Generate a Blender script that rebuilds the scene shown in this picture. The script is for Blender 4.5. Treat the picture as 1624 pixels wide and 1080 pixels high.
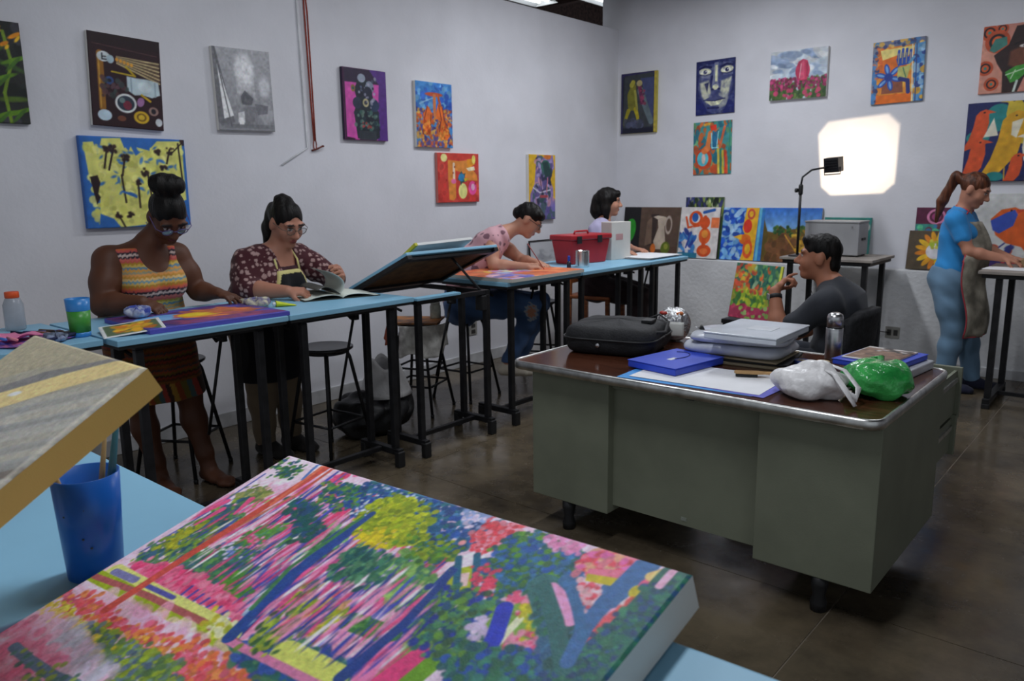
import bpy, bmesh, math, random
import numpy as np
from mathutils import Vector, Matrix, Euler

for o in list(bpy.data.objects):
    bpy.data.objects.remove(o)
SC = bpy.context.scene
COL = SC.collection
R = math.radians
PI = math.pi

# ------------------------------------------------------------------ camera
AZ, PITCH, ROLL = R(40.5), R(10.9), R(0.7)
fwd = Vector((-math.sin(AZ)*math.cos(PITCH), math.cos(AZ)*math.cos(PITCH), -math.sin(PITCH)))
rgt0 = Vector((math.cos(AZ), math.sin(AZ), 0)); up0 = rgt0.cross(fwd)
rgt = rgt0*math.cos(ROLL) - up0*math.sin(ROLL); upv = up0*math.cos(ROLL) + rgt0*math.sin(ROLL)
cam_d = bpy.data.cameras.new('camera'); cam = bpy.data.objects.new('camera', cam_d); COL.objects.link(cam)
M3 = Matrix((rgt, upv, -fwd)).transposed()
cam.matrix_world = Matrix.Translation((0, 0, 1.52)) @ M3.to_4x4()
cam_d.sensor_fit = 'HORIZONTAL'; cam_d.sensor_width = 23.5; cam_d.lens = 23.5*1244/1624
cam_d.clip_start = 0.05
cam_d.dof.use_dof = True; cam_d.dof.focus_distance = 2.1; cam_d.dof.aperture_fstop = 5.0
SC.camera = cam

# ------------------------------------------------------------------ world and exposure
wd = bpy.data.worlds.new('world'); SC.world = wd; wd.use_nodes = True
wd.node_tree.nodes['Background'].inputs[0].default_value = (0.84, 0.91, 1.0, 1)
wd.node_tree.nodes['Background'].inputs[1].default_value = 0.5
SC.view_settings.view_transform = 'Standard'; SC.view_settings.look = 'None'
SC.view_settings.gamma = 1; SC.view_settings.exposure = -0.12
SC.view_settings.use_curve_mapping = False

# ------------------------------------------------------------------ fluorescent light from the hanging fixtures
FIX = [(-2.9, 5.3), (-2.9, 2.7), (-0.9, 4.9), (-1.3, 1.35)]
FIXZ = 3.42
def area(loc, sx, sy, energy, col):
    d = bpy.data.lights.new('fluorescent_light', 'AREA'); d.shape = 'RECTANGLE'; d.size = sx; d.size_y = sy
    d.energy = energy; d.color = col
    o = bpy.data.objects.new('fluorescent_light', d); o.location = loc; COL.objects.link(o); return o
for i, (fx, fy) in enumerate(FIX):
    area((fx, fy, FIXZ), 0.22, 1.2, [52, 16, 20, 38][i], (0.90, 0.94, 1.0))

# ------------------------------------------------------------------ materials
def lin(c):
    return tuple(((v/12.92) if v <= .04045 else ((v+.055)/1.055)**2.4) for v in c[:3])
def rgb(r, g, b):
    return lin((r/255, g/255, b/255))
MATS = {}
def mat(name, col, rough=.6, metal=0, var=.08, scale=8, bump=0, bscale=60, spec=.5, alpha=1, trans=0, col2=None, stretch=None, coat=0, ior=1.45, sheen=0):
    """principled surface with a procedural noise colour variation and fine relief"""
    if name in MATS: return MATS[name]
    m = bpy.data.materials.new(name); m.use_nodes = True; nt = m.node_tree; N = nt.nodes; L = nt.links
    b = N['Principled BSDF']
    tc = N.new('ShaderNodeTexCoord'); no = N.new('ShaderNodeTexNoise'); no.inputs['Scale'].default_value = scale
    no.inputs['Detail'].default_value = 4
    if stretch:
        mp = N.new('ShaderNodeMapping'); mp.inputs['Scale'].default_value = stretch
        L.new(tc.outputs['Object'], mp.inputs[0]); src = mp.outputs[0]
    else: src = tc.outputs['Object']
    L.new(src, no.inputs['Vector'])
    rp = N.new('ShaderNodeValToRGB'); e = rp.color_ramp.elements
    c2 = col2 if col2 else tuple(v*(1-var*2) for v in col)
    e[0].position = .35; e[1].position = .65
    e[0].color = (*c2, 1); e[1].color = (*[min(1, v*(1+(var if not col2 else 0))) for v in col], 1)
    L.new(no.outputs[0], rp.inputs[0]); L.new(rp.outputs[0], b.inputs['Base Color'])
    b.inputs['Roughness'].default_value = rough; b.inputs['Metallic'].default_value = metal
    b.inputs['Specular IOR Level'].default_value = spec; b.inputs['Alpha'].default_value = alpha
    b.inputs['Transmission Weight'].default_value = trans; b.inputs['IOR'].default_value = ior
    b.inputs['Coat Weight'].default_value = coat; b.inputs['Sheen Weight'].default_value = sheen
    if bump:
        n2 = N.new('ShaderNodeTexNoise'); n2.inputs['Scale'].default_value = bscale; n2.inputs['Detail'].default_value = 3
        L.new(src, n2.inputs['Vector'])
        bp = N.new('ShaderNodeBump'); bp.inputs['Strength'].default_value = bump; bp.inputs['Distance'].default_value = .01
        L.new(n2.outputs[0], bp.inputs['Height']); L.new(bp.outputs[0], b.inputs['Normal'])
    MATS[name] = m; return m
def mattr(name, rough=.6, bump=.15, bscale=300, spec=.4, sheen=0, trans=0):
    """surface coloured by the mesh's own colour attribute (paint, printed cloth, skin)"""
    if name in MATS: return MATS[name]
    m = bpy.data.materials.new(name); m.use_nodes = True; nt = m.node_tree; N = nt.nodes; L = nt.links
    b = N['Principled BSDF']; a = N.new('ShaderNodeAttribute'); a.attribute_name = 'Col'
    L.new(a.outputs['Color'], b.inputs['Base Color'])
    b.inputs['Roughness'].default_value = rough; b.inputs['Specular IOR Level'].default_value = spec
    b.inputs['Sheen Weight'].default_value = sheen
    if bump:
        tc = N.new('ShaderNodeTexCoord'); n2 = N.new('ShaderNodeTexNoise'); n2.inputs['Scale'].default_value = bscale
        L.new(tc.outputs['Object'], n2.inputs['Vector'])
        bp = N.new('ShaderNodeBump'); bp.inputs['Strength'].default_value = bump; bp.inputs['Distance'].default_value = .003
        L.new(n2.outputs[0], bp.inputs['Height']); L.new(bp.outputs[0], b.inputs['Normal'])
    MATS[name] = m; return m
def emis(name, col, s):
    m = bpy.data.materials.new(name); m.use_nodes = True; b = m.node_tree.nodes['Principled BSDF']
    b.inputs['Emission Color'].default_value = (*col, 1); b.inputs['Emission Strength'].default_value = s
    b.inputs['Base Color'].default_value = (*col, 1); return m

# ------------------------------------------------------------------ object helpers
def tag(o, label=None, cat=None, group=None, kind=None):
    if label: o['label'] = label
    if cat: o['category'] = cat
    if group: o['group'] = group
    if kind: o['kind'] = kind
    return o
def empty(name, loc=(0, 0, 0), rz=0, rot=None):
    o = bpy.data.objects.new(name, None); o.empty_display_size = .1; COL.objects.link(o)
    o.location = loc; o.rotation_euler = rot if rot is not None else (0, 0, rz); return o
def thing(name, label, cat, loc=(0, 0, 0), rz=0, group=None, rot=None):
    return tag(empty(name, loc, rz, rot), label, cat, group)
class MB:
    """collects shapes, builds one mesh object"""
    def __init__(s): s.v = []; s.f = []
    def add(s, vs, fs, M=None):
        n = len(s.v)
        s.v += [tuple(M @ Vector(p)) if M is not None else tuple(p) for p in vs]
        s.f += [tuple(i+n for i in f) for f in fs]; return s
    def box(s, x0, x1, y0, y1, z0, z1, M=None):
        v = [(x, y, z) for z in (z0, z1) for y in (y0, y1) for x in (x0, x1)]
        return s.add(v, [(0, 2, 3, 1), (4, 5, 7, 6), (0, 1, 5, 4), (2, 6, 7, 3), (0, 4, 6, 2), (1, 3, 7, 5)], M)
    def prism(s, poly, z0, z1, M=None):
        n = len(poly)
        v = [(x, y, z0) for x, y in poly] + [(x, y, z1) for x, y in poly]
        return s.add(v, [tuple(range(n-1, -1, -1)), tuple(range(n, 2*n))] + [(i, (i+1) % n, n+(i+1) % n, n+i) for i in range(n)], M)
    def bar(s, a, b, w, h=None, upv=(0, 0, 1)):
        """square bar from a to b"""
        h = h or w; a = Vector(a); b = Vector(b); d = (b-a); L = d.length; d.normalize()
        u = Vector(upv)
        if abs(d.dot(u)) > .98: u = Vector((0, 1, 0))
        x = u.cross(d).normalized(); y = d.cross(x)
        v = []
        for p in (a, b):
            for sx, sy in ((-1, -1), (1, -1), (1, 1), (-1, 1)): v.append(p + x*sx*w/2 + y*sy*h/2)
        return s.add(v, [(3, 2, 1, 0), (4, 5, 6, 7)] + [(i, (i+1) % 4, 4+(i+1) % 4, 4+i) for i in range(4)])
    def tube(s, pts, r, n=10, cap=True, flat=1.0):
        pts = [Vector(p) for p in pts]; m = len(pts); rs = r if isinstance(r, (list, tuple)) else [r]*m
        v = []; t0 = None
        for i, p in enumerate(pts):
            t = (pts[min(i+1, m-1)] - pts[max(i-1, 0)]).normalized()
            if t0 is None:
                u = Vector((0, 0, 1)) if abs(t.z) < .9 else Vector((1, 0, 0))
                x = u.cross(t).normalized()
            else:
                x = (x - t*x.dot(t)).normalized()
            t0 = t; y = t.cross(x)
            for k in range(n):
                a = 2*PI*k/n; v.append(p + x*math.cos(a)*rs[i] + y*math.sin(a)*rs[i]*flat)
        f = [(i*n+k, i*n+(k+1) % n, (i+1)*n+(k+1) % n, (i+1)*n+k) for i in range(m-1) for k in range(n)]
        if cap: f += [tuple(range(n-1, -1, -1)), tuple(range((m-1)*n, m*n))]
        return s.add(v, f)
    def lathe(s, prof, n=24, M=None, cap=True):
        m = len(prof); v = [(r*math.cos(2*PI*k/n), r*math.sin(2*PI*k/n), z) for r, z in prof for k in range(n)]
        f = [(i*n+k, i*n+(k+1) % n, (i+1)*n+(k+1) % n, (i+1)*n+k) for i in range(m-1) for k in range(n)]
        if cap: f += [tuple(range(n-1, -1, -1)), tuple(range((m-1)*n, m*n))]
        return s.add(v, f, M)
    def sheet(s, fn, nu, nv, th=0):
        """surface fn(u,v), closed with a thickness if th"""
        g = [[Vector(fn(i/nu, j/nv)) for i in range(nu+1)] for j in range(nv+1)]
        vs = [p for row in g for p in row]; W = nu+1
        fs = [(j*W+i, j*W+i+1, (j+1)*W+i+1, (j+1)*W+i) for j in range(nv) for i in range(nu)]
        if th:
            nn = len(vs); nv2 = []
            for j in range(nv+1):
                for i in range(nu+1):
                    a = g[j][min(i+1, nu)]-g[j][max(i-1, 0)]; b = g[min(j+1, nv)][i]-g[max(j-1, 0)][i]
                    nrm = a.cross(b)
                    nrm = nrm.normalized() if nrm.length > 1e-9 else Vector((0, 0, 1))
                    nv2.append(g[j][i]-nrm*th)
            vs = vs+nv2; fs2 = [tuple(reversed([k+nn for k in f])) for f in fs]
            rim = [i for i in range(W)] + [j*W+nu for j in range(1, nv+1)] + [nv*W+i for i in range(nu-1, -1, -1)] + [j*W for j in range(nv-1, 0, -1)]
            fs = fs+fs2+[(rim[(k+1) % len(rim)], rim[k], rim[k]+nn, rim[(k+1) % len(rim)]+nn) for k in range(len(rim))]
        return s.add(vs, fs)
    def build(s, name, m, parent=None, smooth=False, bevel=0, seg=2, sub=0, loc=None, rot=None, M=None):
        me = bpy.data.meshes.new(name); me.from_pydata(s.v, [], s.f); me.update()
        bm = bmesh.new(); bm.from_mesh(me); bmesh.ops.recalc_face_normals(bm, faces=bm.faces); bm.to_mesh(me); bm.free()
        me.materials.append(m)
        if smooth: me.polygons.foreach_set('use_smooth', [True]*len(me.polygons))
        o = bpy.data.objects.new(name, me); COL.objects.link(o)
        if parent: o.parent = parent
        if loc is not None: o.location = loc
        if rot is not None: o.rotation_euler = rot
        if M is not None: o.matrix_local = M
        if bevel:
            b = o.modifiers.new('bevel', 'BEVEL'); b.width = bevel; b.segments = seg; b.limit_method = 'ANGLE'; b.angle_limit = R(40)
            b.harden_normals = False
        if sub:
            b = o.modifiers.new('subsurf', 'SUBSURF'); b.levels = sub; b.render_levels = sub
        return o
def npmesh(name, V, F, m, parent=None, col=None, smooth=True):
    """fast mesh from arrays: V (n,3), F (m,4) ints; col (n,3) linear"""
    me = bpy.data.meshes.new(name); n = len(V); k = len(F)
    me.vertices.add(n); me.vertices.foreach_set('co', np.asarray(V, np.float32).ravel())
    me.loops.add(k*4); me.loops.foreach_set('vertex_index', np.asarray(F, np.int32).ravel())
    me.polygons.add(k); me.polygons.foreach_set('loop_start', np.arange(k, dtype=np.int32)*4)
    me.polygons.foreach_set('loop_total', np.full(k, 4, np.int32))
    me.polygons.foreach_set('use_smooth', np.full(k, smooth, bool))
    me.update(calc_edges=True)
    if col is not None:
        a = me.color_attributes.new('Col', 'FLOAT_COLOR', 'POINT')
        c4 = np.ones((n, 4), np.float32); c4[:, :3] = col; a.data.foreach_set('color', c4.ravel())
    me.materials.append(m)
    o = bpy.data.objects.new(name, me); COL.objects.link(o)
    if parent: o.parent = parent
    return o
def copy_tree(o, parent=None):
    c = o.copy(); COL.objects.link(c)
    if parent: c.parent = parent
    for ch in list(o.children): copy_tree(ch, c)
    return c
def frame(x, y, z, o):
    return Matrix((Vector(x), Vector(y), Vector(z))).transposed().to_4x4(), Vector(o)
def basis(ex, ey, ez, o):
    m = Matrix((Vector(ex), Vector(ey), Vector(ez))).transposed().to_4x4(); m.translation = Vector(o); return m

# ================================================================== the room
WX, WY, WTOP = -4.69, 7.25, 3.12
m_wall = mat('white_wall_paint', (.71, .705, .745), .75, var=.03, scale=2.2, bump=.12, bscale=40, spec=.25)
m_wall2 = mat('white_wall_paint_block', (.70, .70, .71), .8, var=.05, scale=3, bump=.5, bscale=28, spec=.2)
m_base = mat('grey_skirting_paint', (.52, .52, .53), .6, var=.12, scale=7)
m_floor = mat('polished_brown_concrete', (.150, .116, .074), .22, col2=(.036, .028, .019), scale=1.5, bump=.05, bscale=9, spec=.55)
def floor_nodes():
    nt = m_floor.node_tree; N = nt.nodes; L = nt.links; b = N['Principled BSDF']
    tc = N.new('ShaderNodeTexCoord')
    n = N.new('ShaderNodeTexNoise'); n.inputs['Scale'].default_value = 5; n.inputs['Detail'].default_value = 8; n.inputs['Roughness'].default_value = .7
    geo = N.new('ShaderNodeNewGeometry'); L.new(geo.outputs['Position'], n.inputs['Vector'])
    mr = N.new('ShaderNodeMapRange'); mr.inputs[1].default_value = .3; mr.inputs[2].default_value = .7
    mr.inputs[3].default_value = .09; mr.inputs[4].default_value = .34
    L.new(n.outputs[0], mr.inputs[0]); L.new(mr.outputs[0], b.inputs['Roughness'])
    n1 = [x for x in N if x.type == 'TEX_NOISE'][0]
    for l in list(n1.inputs['Vector'].links): L.remove(l)
    n1.inputs['Detail'].default_value = 9; n1.inputs['Roughness'].default_value = .68
    L.new(geo.outputs['Position'], n1.inputs['Vector'])
floor_nodes()
m_joint = mat('floor_joint_filler', (.20, .165, .125), .5, var=.1)
fl = tag(empty('floor'), 'polished brown concrete floor', None, None, 'structure')
xs = [-4.9, -3.13, -.83, 1.47, 4.2]; ys = [-3.2, -1.9, .44, 2.78, 5.12, 7.5]
for i in range(4):
    for j in range(5):
        MB().box(xs[i]+.003, xs[i+1]-.003, ys[j]+.002, ys[j+1]-.002, -.12, 0).build('floor_slab', m_floor, fl)
MB().box(-4.9, 4.2, -3.2, 7.5, -.14, -.0025).build('joint_filler', m_joint, fl)

wl = tag(MB().box(WX-.2, WX, -3.2, WY+.2, 0, WTOP).build('wall_left', m_wall), 'white painted side wall hung with canvases', None, None, 'structure')
wb = tag(MB().box(WX-.2, 4.2, WY, WY+.2, 0, 4.6).build('wall_back', m_wall), 'white painted end wall', None, None, 'structure')
# lower part of the end wall stands proud and makes a ledge
MB().box(WX, 4.2, WY-.15, WY, 0, .82).build('ledge_block', m_wall2, wb, bevel=.008)
wr = tag(MB().box(4.0, 4.2, 1.8, WY, 0, 4.6).build('added_wall_right', m_wall), 'unseen white wall added opposite the hung canvases to shape the light', None, None, 'structure')  # unseen wall, added to darken that side; cut short to admit light near camera
def skirt(name, x0, x1, y0, y1, h=.10):
    o = MB().box(x0, x1, y0, y1, 0, h).build(name, m_base, bevel=.004); return tag(o, 'grey painted skirting', None, None, 'structure')
skirt('baseboard_left', WX, WX+.018, -3.2, WY-.15)
skirt('baseboard_back', WX+.02, 4.0, WY-.168, WY-.15, .08)
# dark timber roof above the open wall top
m_roof = mat('dark_roof_timber', rgb(62, 44, 40), .8, var=.3, scale=3, stretch=(1, 8, 8), bump=.2)
rf = tag(empty('ceiling'), 'dark timber roof over the studio', None, None, 'structure')
for k in range(31):
    x = -7.6+k*.38
    MB().box(x+.004, x+.372, -3.2, 15.0, 4.4, 4.43).build('roof_board', m_roof, rf)
for k in range(10):
    y = -2.4+k*1.75
    MB().box(-7.6, 4.2, y-.06, y+.06, 4.18, 4.398).build('rafter', m_roof, rf)
MB().box(-7.8, -7.6, -3.2, 15, 0, 4.6).build('far_lining', m_roof, rf); MB().box(-7.6, -4.9, 14.8, 15, 0, 4.4).build('end_lining', m_roof, rf)
m_hood = mat('white_enamel_hood', (.75, .76, .76), .4, var=.03)
m_tube = emis('fluorescent_tube_glass', (.93, .97, 1.0), 6)
def fixture(x, y, z, label):
    t = thing('ceiling_light', label, 'ceiling light', (x, y, z), 0, 'hanging fluorescent lights')
    MB().add([(-.16, -.65, .0), (.16, -.65, .0), (.16, .65, .0), (-.16, .65, .0), (-.07, -.65, .07), (.07, -.65, .07), (.07, .65, .07), (-.07, .65, .07)],
             [(4, 5, 6, 7), (0, 1, 5, 4), (1, 2, 6, 5), (2, 3, 7, 6), (3, 0, 4, 7)]).build('hood', m_hood, t)
    for s in (-1, 1):
        MB().tube([(s*.06, -.6, .03), (s*.06, .6, .03)], .014, 10).build('tube', m_tube, t, True)
        MB().tube([(0, s*.5, .07), (0, s*.5, 4.4-z)], .004, 6).build('hanger', m_hood, t)
    return t
for fx, fy in FIX: fixture(fx, fy, FIXZ+.03, 'white hooded fluorescent light hanging over the studio tables and desk')
for fx, fy, fz in ((-5.75, 6.75, 3.55), (-5.75, 8.3, 3.77)): fixture(fx, fy, fz, 'white hooded fluorescent light glimpsed beyond the top of the side wall')

# ================================================================== drafting tables
m_blk = mat('black_steel_tube', (.012, .012, .014), .45, var=.2, scale=20, spec=.4)
m_blk2 = mat('black_plastic', (.01, .01, .011), .55, var=.1)
m_blue = mat('light_blue_laminate', rgb(138, 190, 218), .42, var=.03, scale=3, spec=.4)
m_brown = mat('brown_hardboard', rgb(120, 84, 52), .7, var=.15, scale=14)
m_steel = mat('brushed_steel', (.55, .55, .56), .3, 1, var=.05, stretch=(1, 1, 12))
TABG = 'drafting tables in a row along the wall'
def drafting_table(x0, y0, w, label, d=.7, h=.945, tilt=0, legs=(.1, -.14), rod=True, group=TABG, fdir=-1, topmat=None):
    """front edge on x0, runs from y0 to y0+w; depth d towards fdir"""
    t = thing('drafting_table', label, 'table', (x0, y0, 0), 0, group)
    s = fdir; ly = [legs[0], w+legs[1]]
    lx = [s*.045, s*.255]
    for y in ly:
        fb = MB().box(min(0, s*.33), max(0, s*.33), y-.02, y+.02, .07, .105).build('foot_bar', m_blk, t, bevel=.003)
        for x in (s*.012, s*.31):
            MB().box(x-.02, x+.02, y-.024, y+.024, .0, .09).build('foot_block', m_blk2, t, bevel=.006)
        for x in lx:
            MB().box(x-.017, x+.017, y-.017, y+.017, .105, h-.055).build('leg', m_blk, t, bevel=.003)
    MB().box(s*.15-.015, s*.15+.015, ly[0]+.02, ly[1]-.02, .074, .10).build('stretcher', m_blk, t, bevel=.003)
    fr = MB()
    for y in ly: fr.box(min(s*.03, s*(d-.05)), max(s*.03, s*(d-.05)), y-.016, y+.016, h-.055, h-.028)
    for x in (s*.045, s*(d-.07)): fr.box(x-.014, x+.014, ly[0]+.016, ly[1]-.016, h-.055, h-.028)
    fr.build('top_frame', m_blk, t, bevel=.002)
    # tilt clamps with wing levers, and the hanging stay rod
    for y, q in ((ly[0], -.6), (ly[1], 1)):
        b = MB().box(s*.3-.03, s*.3+.03, y-q*.045-.014, y-q*.045+.014, h-.13, h-.03).build('tilt_clamp', m_blk2, t, bevel=.004)
        MB().tube([(s*.3, y-q*.06, h-.1), (s*.3, y-q*.09, h-.1), (s*.3-s*.05, y-q*.10, h-.115)], .008, 8).build('lever', m_blk2, b, True)
    if rod:
        MB().tube([(s*.3, ly[1]-.045, h-.1), (s*.40, ly[1]-.10, .34)], .008, 8).build('stay_rod', m_blk, t, True)
    tm = topmat or m_blue
    if not tilt:
        MB().box(min(0, s*d), max(0, s*d), .003, w-.003, h-.026, h).build('tabletop', tm, t, bevel=.003)
        MB().box(min(s*.006, s*(d-.006)), max(s*.006, s*(d-.006)), .01, w-.01, h-.04, h-.0265).build('under_board', m_blk2, t)
    else:
        # hinged at the far side, aisle edge lifted
        a = tilt; hx = s*.575
        M = Matrix.Translation((hx, 0, h-.02)) @ Matrix.Rotation(-a*s*-1, 4, 'Y')
        L_ = .575*-s
        tb = MB().box(min(0, L_), max(0, L_), .003, w-.003, .012, .030).build('tabletop', tm, t, bevel=.003, M=M)
        MB().box(min(.03, L_-.03), max(.03, L_-.03), .04, w-.04, .004, .0118).build('under_board', m_brown, t, M=M)
        rb = MB()
        for y in (.02, w-.02): rb.box(min(0, L_), max(0, L_), y-.018, y+.018, -.012, .0118)
        for x in (.03, L_*.93): rb.box(x-.018, x+.018, .04, w-.04, -.012, .0118)
        rb.build('under_frame', m_blk, t, M=M, bevel=.002)
        MB().box(min(s*.0, s*.06), max(s*.0, s*.06), .02, w*.48, h-.027, h-.012).build('ledge_strip', m_blue, t, bevel=.002)
        P = M @ Vector((L_*.86, w*.55, 0))
        MB().tube([tuple(P), (s*.05, ly[1]-.02, h-.05), (s*.05, ly[1]-.0, h-.16)], .008, 8).build('stay_rod', m_blk, t, True)
        MB().box(s*.05-.03, s*.05+.03, ly[1]-.06, ly[1]-.02, h-.15, h-.06).build('stay_clamp', m_blk2, t, bevel=.004)
    return t
TX = -3.19
drafting_table(TX-.09, .47, .83, 'blue drafting table holding the pencil case and plastic bottle', d=.66)
drafting_table(TX, 1.31, .80, 'blue drafting table under the purple sunset painting')
drafting_table(TX, 2.112, .80, 'blue drafting table with an open picture book on it')
drafting_table(TX, 2.915, .76, 'drafting table with its brown-backed top tilted up towards the aisle', tilt=R(24), legs=(.06, -.13))
drafting_table(TX, 3.69, .81, 'drafting table under the orange painting in progress', legs=(.09, -.12))
drafting_table(TX, 4.505, .94, 'drafting table holding the red toolbox', legs=(.05, -.08), rod=False)
drafting_table(TX, 5.45, .61, 'drafting table with white paper at the row end by the back wall', legs=(.09, -.10))
# ---- work tables close to the camera
nt1 = drafting_table(-2.12, -.02, .70, 'flat blue drafting table holding the blue cup of brushes', d=.955, fdir=1, legs=(.1, -.1), rod=False, group='drafting tables in the foreground')

# tilted drafting table carrying the garden canvas
CV_R = Matrix(((.997, .027, -.072), (-.045, .962, -.271), (.062, .273, .960)))
CV_O = Vector((-1.155, .745, 1.067))
def tilted_table():
    t = thing('drafting_table', 'blue drafting table tilted up under the pink garden canvas', 'table', (-.7, .3, 0), 0, 'drafting tables in the foreground')
    M = Matrix.Translation(-Vector((-.7, .3, 0))) @ Matrix.Translation(CV_O) @ CV_R.to_4x4()
    MB().box(.01, 1.05, -.70, -.052, -.072, -.047).build('tabletop', m_blue, t, bevel=.004, M=M)
    MB().box(0, 1.0, -.72, -.10, -.09, -.0722).build('under_frame', m_blk, t, M=M)
    for x in (-.38, .42):
        MB().box(x-.02, x+.02, -.22, .28, .03, .065).build('foot_bar', m_blk, t, bevel=.003)
        for y in (-.2, .26): MB().box(x-.022, x+.022, y-.02, y+.02, 0, .03).build('foot_block', m_blk2, t, bevel=.005)
        for y, zt in ((-.12, .80), (.12, .87)): MB().box(x-.017, x+.017, y-.017, y+.017, .065, zt).build('leg', m_blk, t)
    MB().box(-.36, .40, .0, .03, .033, .06).build('stretcher', m_blk, t)
    return t
tilted_table()

# ================================================================== stools and chairs
def stool(x, y, h, label, rz=0, r=.155, group='black round-seat stools', bare=True):
    t = thing('stool', label, 'stool', (x, y, 0), rz, group)
    MB().lathe([(r*.3, h-.022), (r*.93, h-.022), (r, h-.014), (r, h-.004), (r*.95, h), (r*.8, h-.004), (.001, h-.006)], 32).build('seat', m_seat, t, True)
    MB().lathe([(r*.78, h-.04), (r*.8, h-.0222), (r*.7, h-.0222), (r*.7, h-.04)], 24, cap=False).build('seat_ring', m_blk, t, True)
    b = .21
    for k in range(4):
        a = PI/4+k*PI/2; c, s_ = math.cos(a), math.sin(a)
        MB().tube([(c*r*.72, s_*r*.72, h-.03), (c*r*.85, s_*r*.85, h-.07), (c*b*1.18, s_*b*1.18, .01)], .0105, 10).build('leg', m_blk, t, True)
        MB().lathe([(.012, 0), (.013, .02), (.011, .022)], 10, Matrix.Translation((c*b*1.18, s_*b*1.18, 0))).build('foot_cap', m_blk2, t, True)
    for zz in ((.20, .32) if not bare else (.22,)):
        f = (h-.07-zz)/(h-.07-.01); q = r*.85+(b*1.18-r*.85)*f
        P = [(math.cos(PI/4+k*PI/2)*q, math.sin(PI/4+k*PI/2)*q, zz) for k in range(4)]
        for k in range(4): MB().tube([P[k], P[(k+1) % 4]], .008, 8).build('rung', m_blk, t, True)
    return t
m_seat = mat('black_varnished_seat', (.02, .02, .022), .3, var=.2, spec=.5)
stool(-3.67, 2.655, .655, 'empty black stool with round seat beside the table with the open book', R(8))
stool(-3.98, 3.66, .63, 'black stool hung with a paint-stained rag and topped by a jar', R(20), bare=False)
stool(-4.10, 1.98, .64, 'black stool behind the woman in the striped dress', R(30))
stool(-3.98, 4.13, .62, 'black stool that the woman in the pink blouse sits on', R(5))
stool(-4.0, 5.02, .62, 'black stool between the pink-blouse woman and the woman in lilac', R(25))

m_wood = mat('orange_brown_chair_wood', rgb(150, 84, 40), .5, var=.2, scale=12, stretch=(1, 1, 6))
def wood_chair(x, y, rz):
    t = thing('wooden_chair', 'orange-brown wooden chair under the woman in lilac', 'chair', (x, y, 0), rz)
    MB().box(-.21, .21, -.2, .2, .56, .59).build('seat', m_wood, t, bevel=.008)
    for sx in (-1, 1):
        for sy in (-1, 1):
            top = .95 if sx < 0 else .56
            MB().bar((sx*.19, sy*.18, 0), (sx*.18, sy*.17, top), .035).build('leg', m_wood, t, bevel=.004)
        MB().bar((sx*.187, -.16, .2), (sx*.187, .16, .2), .022).build('rung', m_wood, t, bevel=.003)
    for z in (.72, .88): MB().box(-.195, -.17, -.15, .15, z-.03, z+.03).build('back_slat', m_wood, t, bevel=.004)
    return t
wood_chair(-3.97, 5.83, R(10))
m_dkfab = mat('charcoal_chair_fabric', (.022, .022, .025), .9, var=.2, scale=40, bump=.3, bscale=200)
def office_chair(x, y, rz):
    t = thing('office_chair', 'charcoal padded chair with rounded back under the seated man', 'chair', (x, y, 0), rz)
    MB().box(-.23, .23, -.22, .22, .42, .48).build('seat', m_dkfab, t, bevel=.025, seg=3, smooth=True)
    def back(u, v):
        a = (u-.5)*2; w = .22*(1-.25*max(0, v-.6)**1.0*2.0*abs(a)**3)
        top = .48+.41*v*(1-.16*abs(a)**4*v)
        return (-.235-.05*v-.05*(1-a*a), a*w, top)
    MB().sheet(back, 14, 12, .045).build('backrest', m_dkfab, t, True)
    MB().tube([(-.26, 0, .56), (-.23, 0, .44), (-.1, 0, .41)], .02, 10).build('back_stem', m_blk, t, True)
    MB().lathe([(.03, .08), (.03, .25), (.022, .25), (.022, .42)], 16).build('column', m_blk, t, True)
    for k in range(5):
        a = k*2*PI/5
        MB().bar((0, 0, .1), (math.cos(a)*.27, math.sin(a)*.27, .07), .035, .03).build('base_arm', m_blk, t, bevel=.005)
        MB().lathe([(.01, -.018), (.027, -.014), (.027, .014), (.01, .018)], 16, Matrix.Translation((math.cos(a)*.27, math.sin(a)*.27, .027)) @ Matrix.Rotation(PI/2, 4, 'X')).build('caster', m_blk2, t, True)
    return t
office_chair(-1.555, 4.32, R(178))
# low black bench seat that carries a painting
def bench():
    t = thing('bench', 'low black wooden stool bench carrying the water-garden painting', 'bench', (-2.60, 6.14, 0), R(0))
    MB().box(-.24, .22, -.15, .15, .415, .45).build('seat', m_blk, t, bevel=.004)
    for sx in (-.21, .19):
        for sy in (-.12, .12): MB().box(sx-.02, sx+.02, sy-.02, sy+.02, 0, .415).build('leg', m_blk, t, bevel=.003)
        MB().box(sx-.012, sx+.012, -.1, .1, .15, .18).build('rung', m_blk, t)
    return t
bench()
# high tables by the back wall
def high_table(x0, x1, y0, y1, h, label, m=None, legs=None):
    t = thing('high_table', label, 'table', (x0, y0, 0))
    w = x1-x0; d = y1-y0
    MB().box(0, w, 0, d, h-.022, h).build('tabletop', m or m_ply, t, bevel=.003)
    MB().box(.02, w-.02, .02, d-.02, h-.05, h-.0222).build('apron', m_blk, t)
    for x in (legs or (.07, w-.07)):
        for y in (.06, d-.08): MB().box(x-.02, x+.02, y-.02, y+.02, .07, h-.05).build('leg', m_blk, t, bevel=.003)
        MB().box(x-.022, x+.022, .0, d-.02, .035, .07).build('foot_bar', m_blk, t, bevel=.003)
        for y in (.02, d-.04): MB().box(x-.024, x+.024, y-.02, y+.02, 0, .035).build('foot_block', m_blk2, t, bevel=.004)
    MB().box((legs or (.07,))[0], (legs or (0, w-.07))[1], d/2-.012, d/2+.012, .04, .066).build('stretcher', m_blk, t)
    return t
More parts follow.
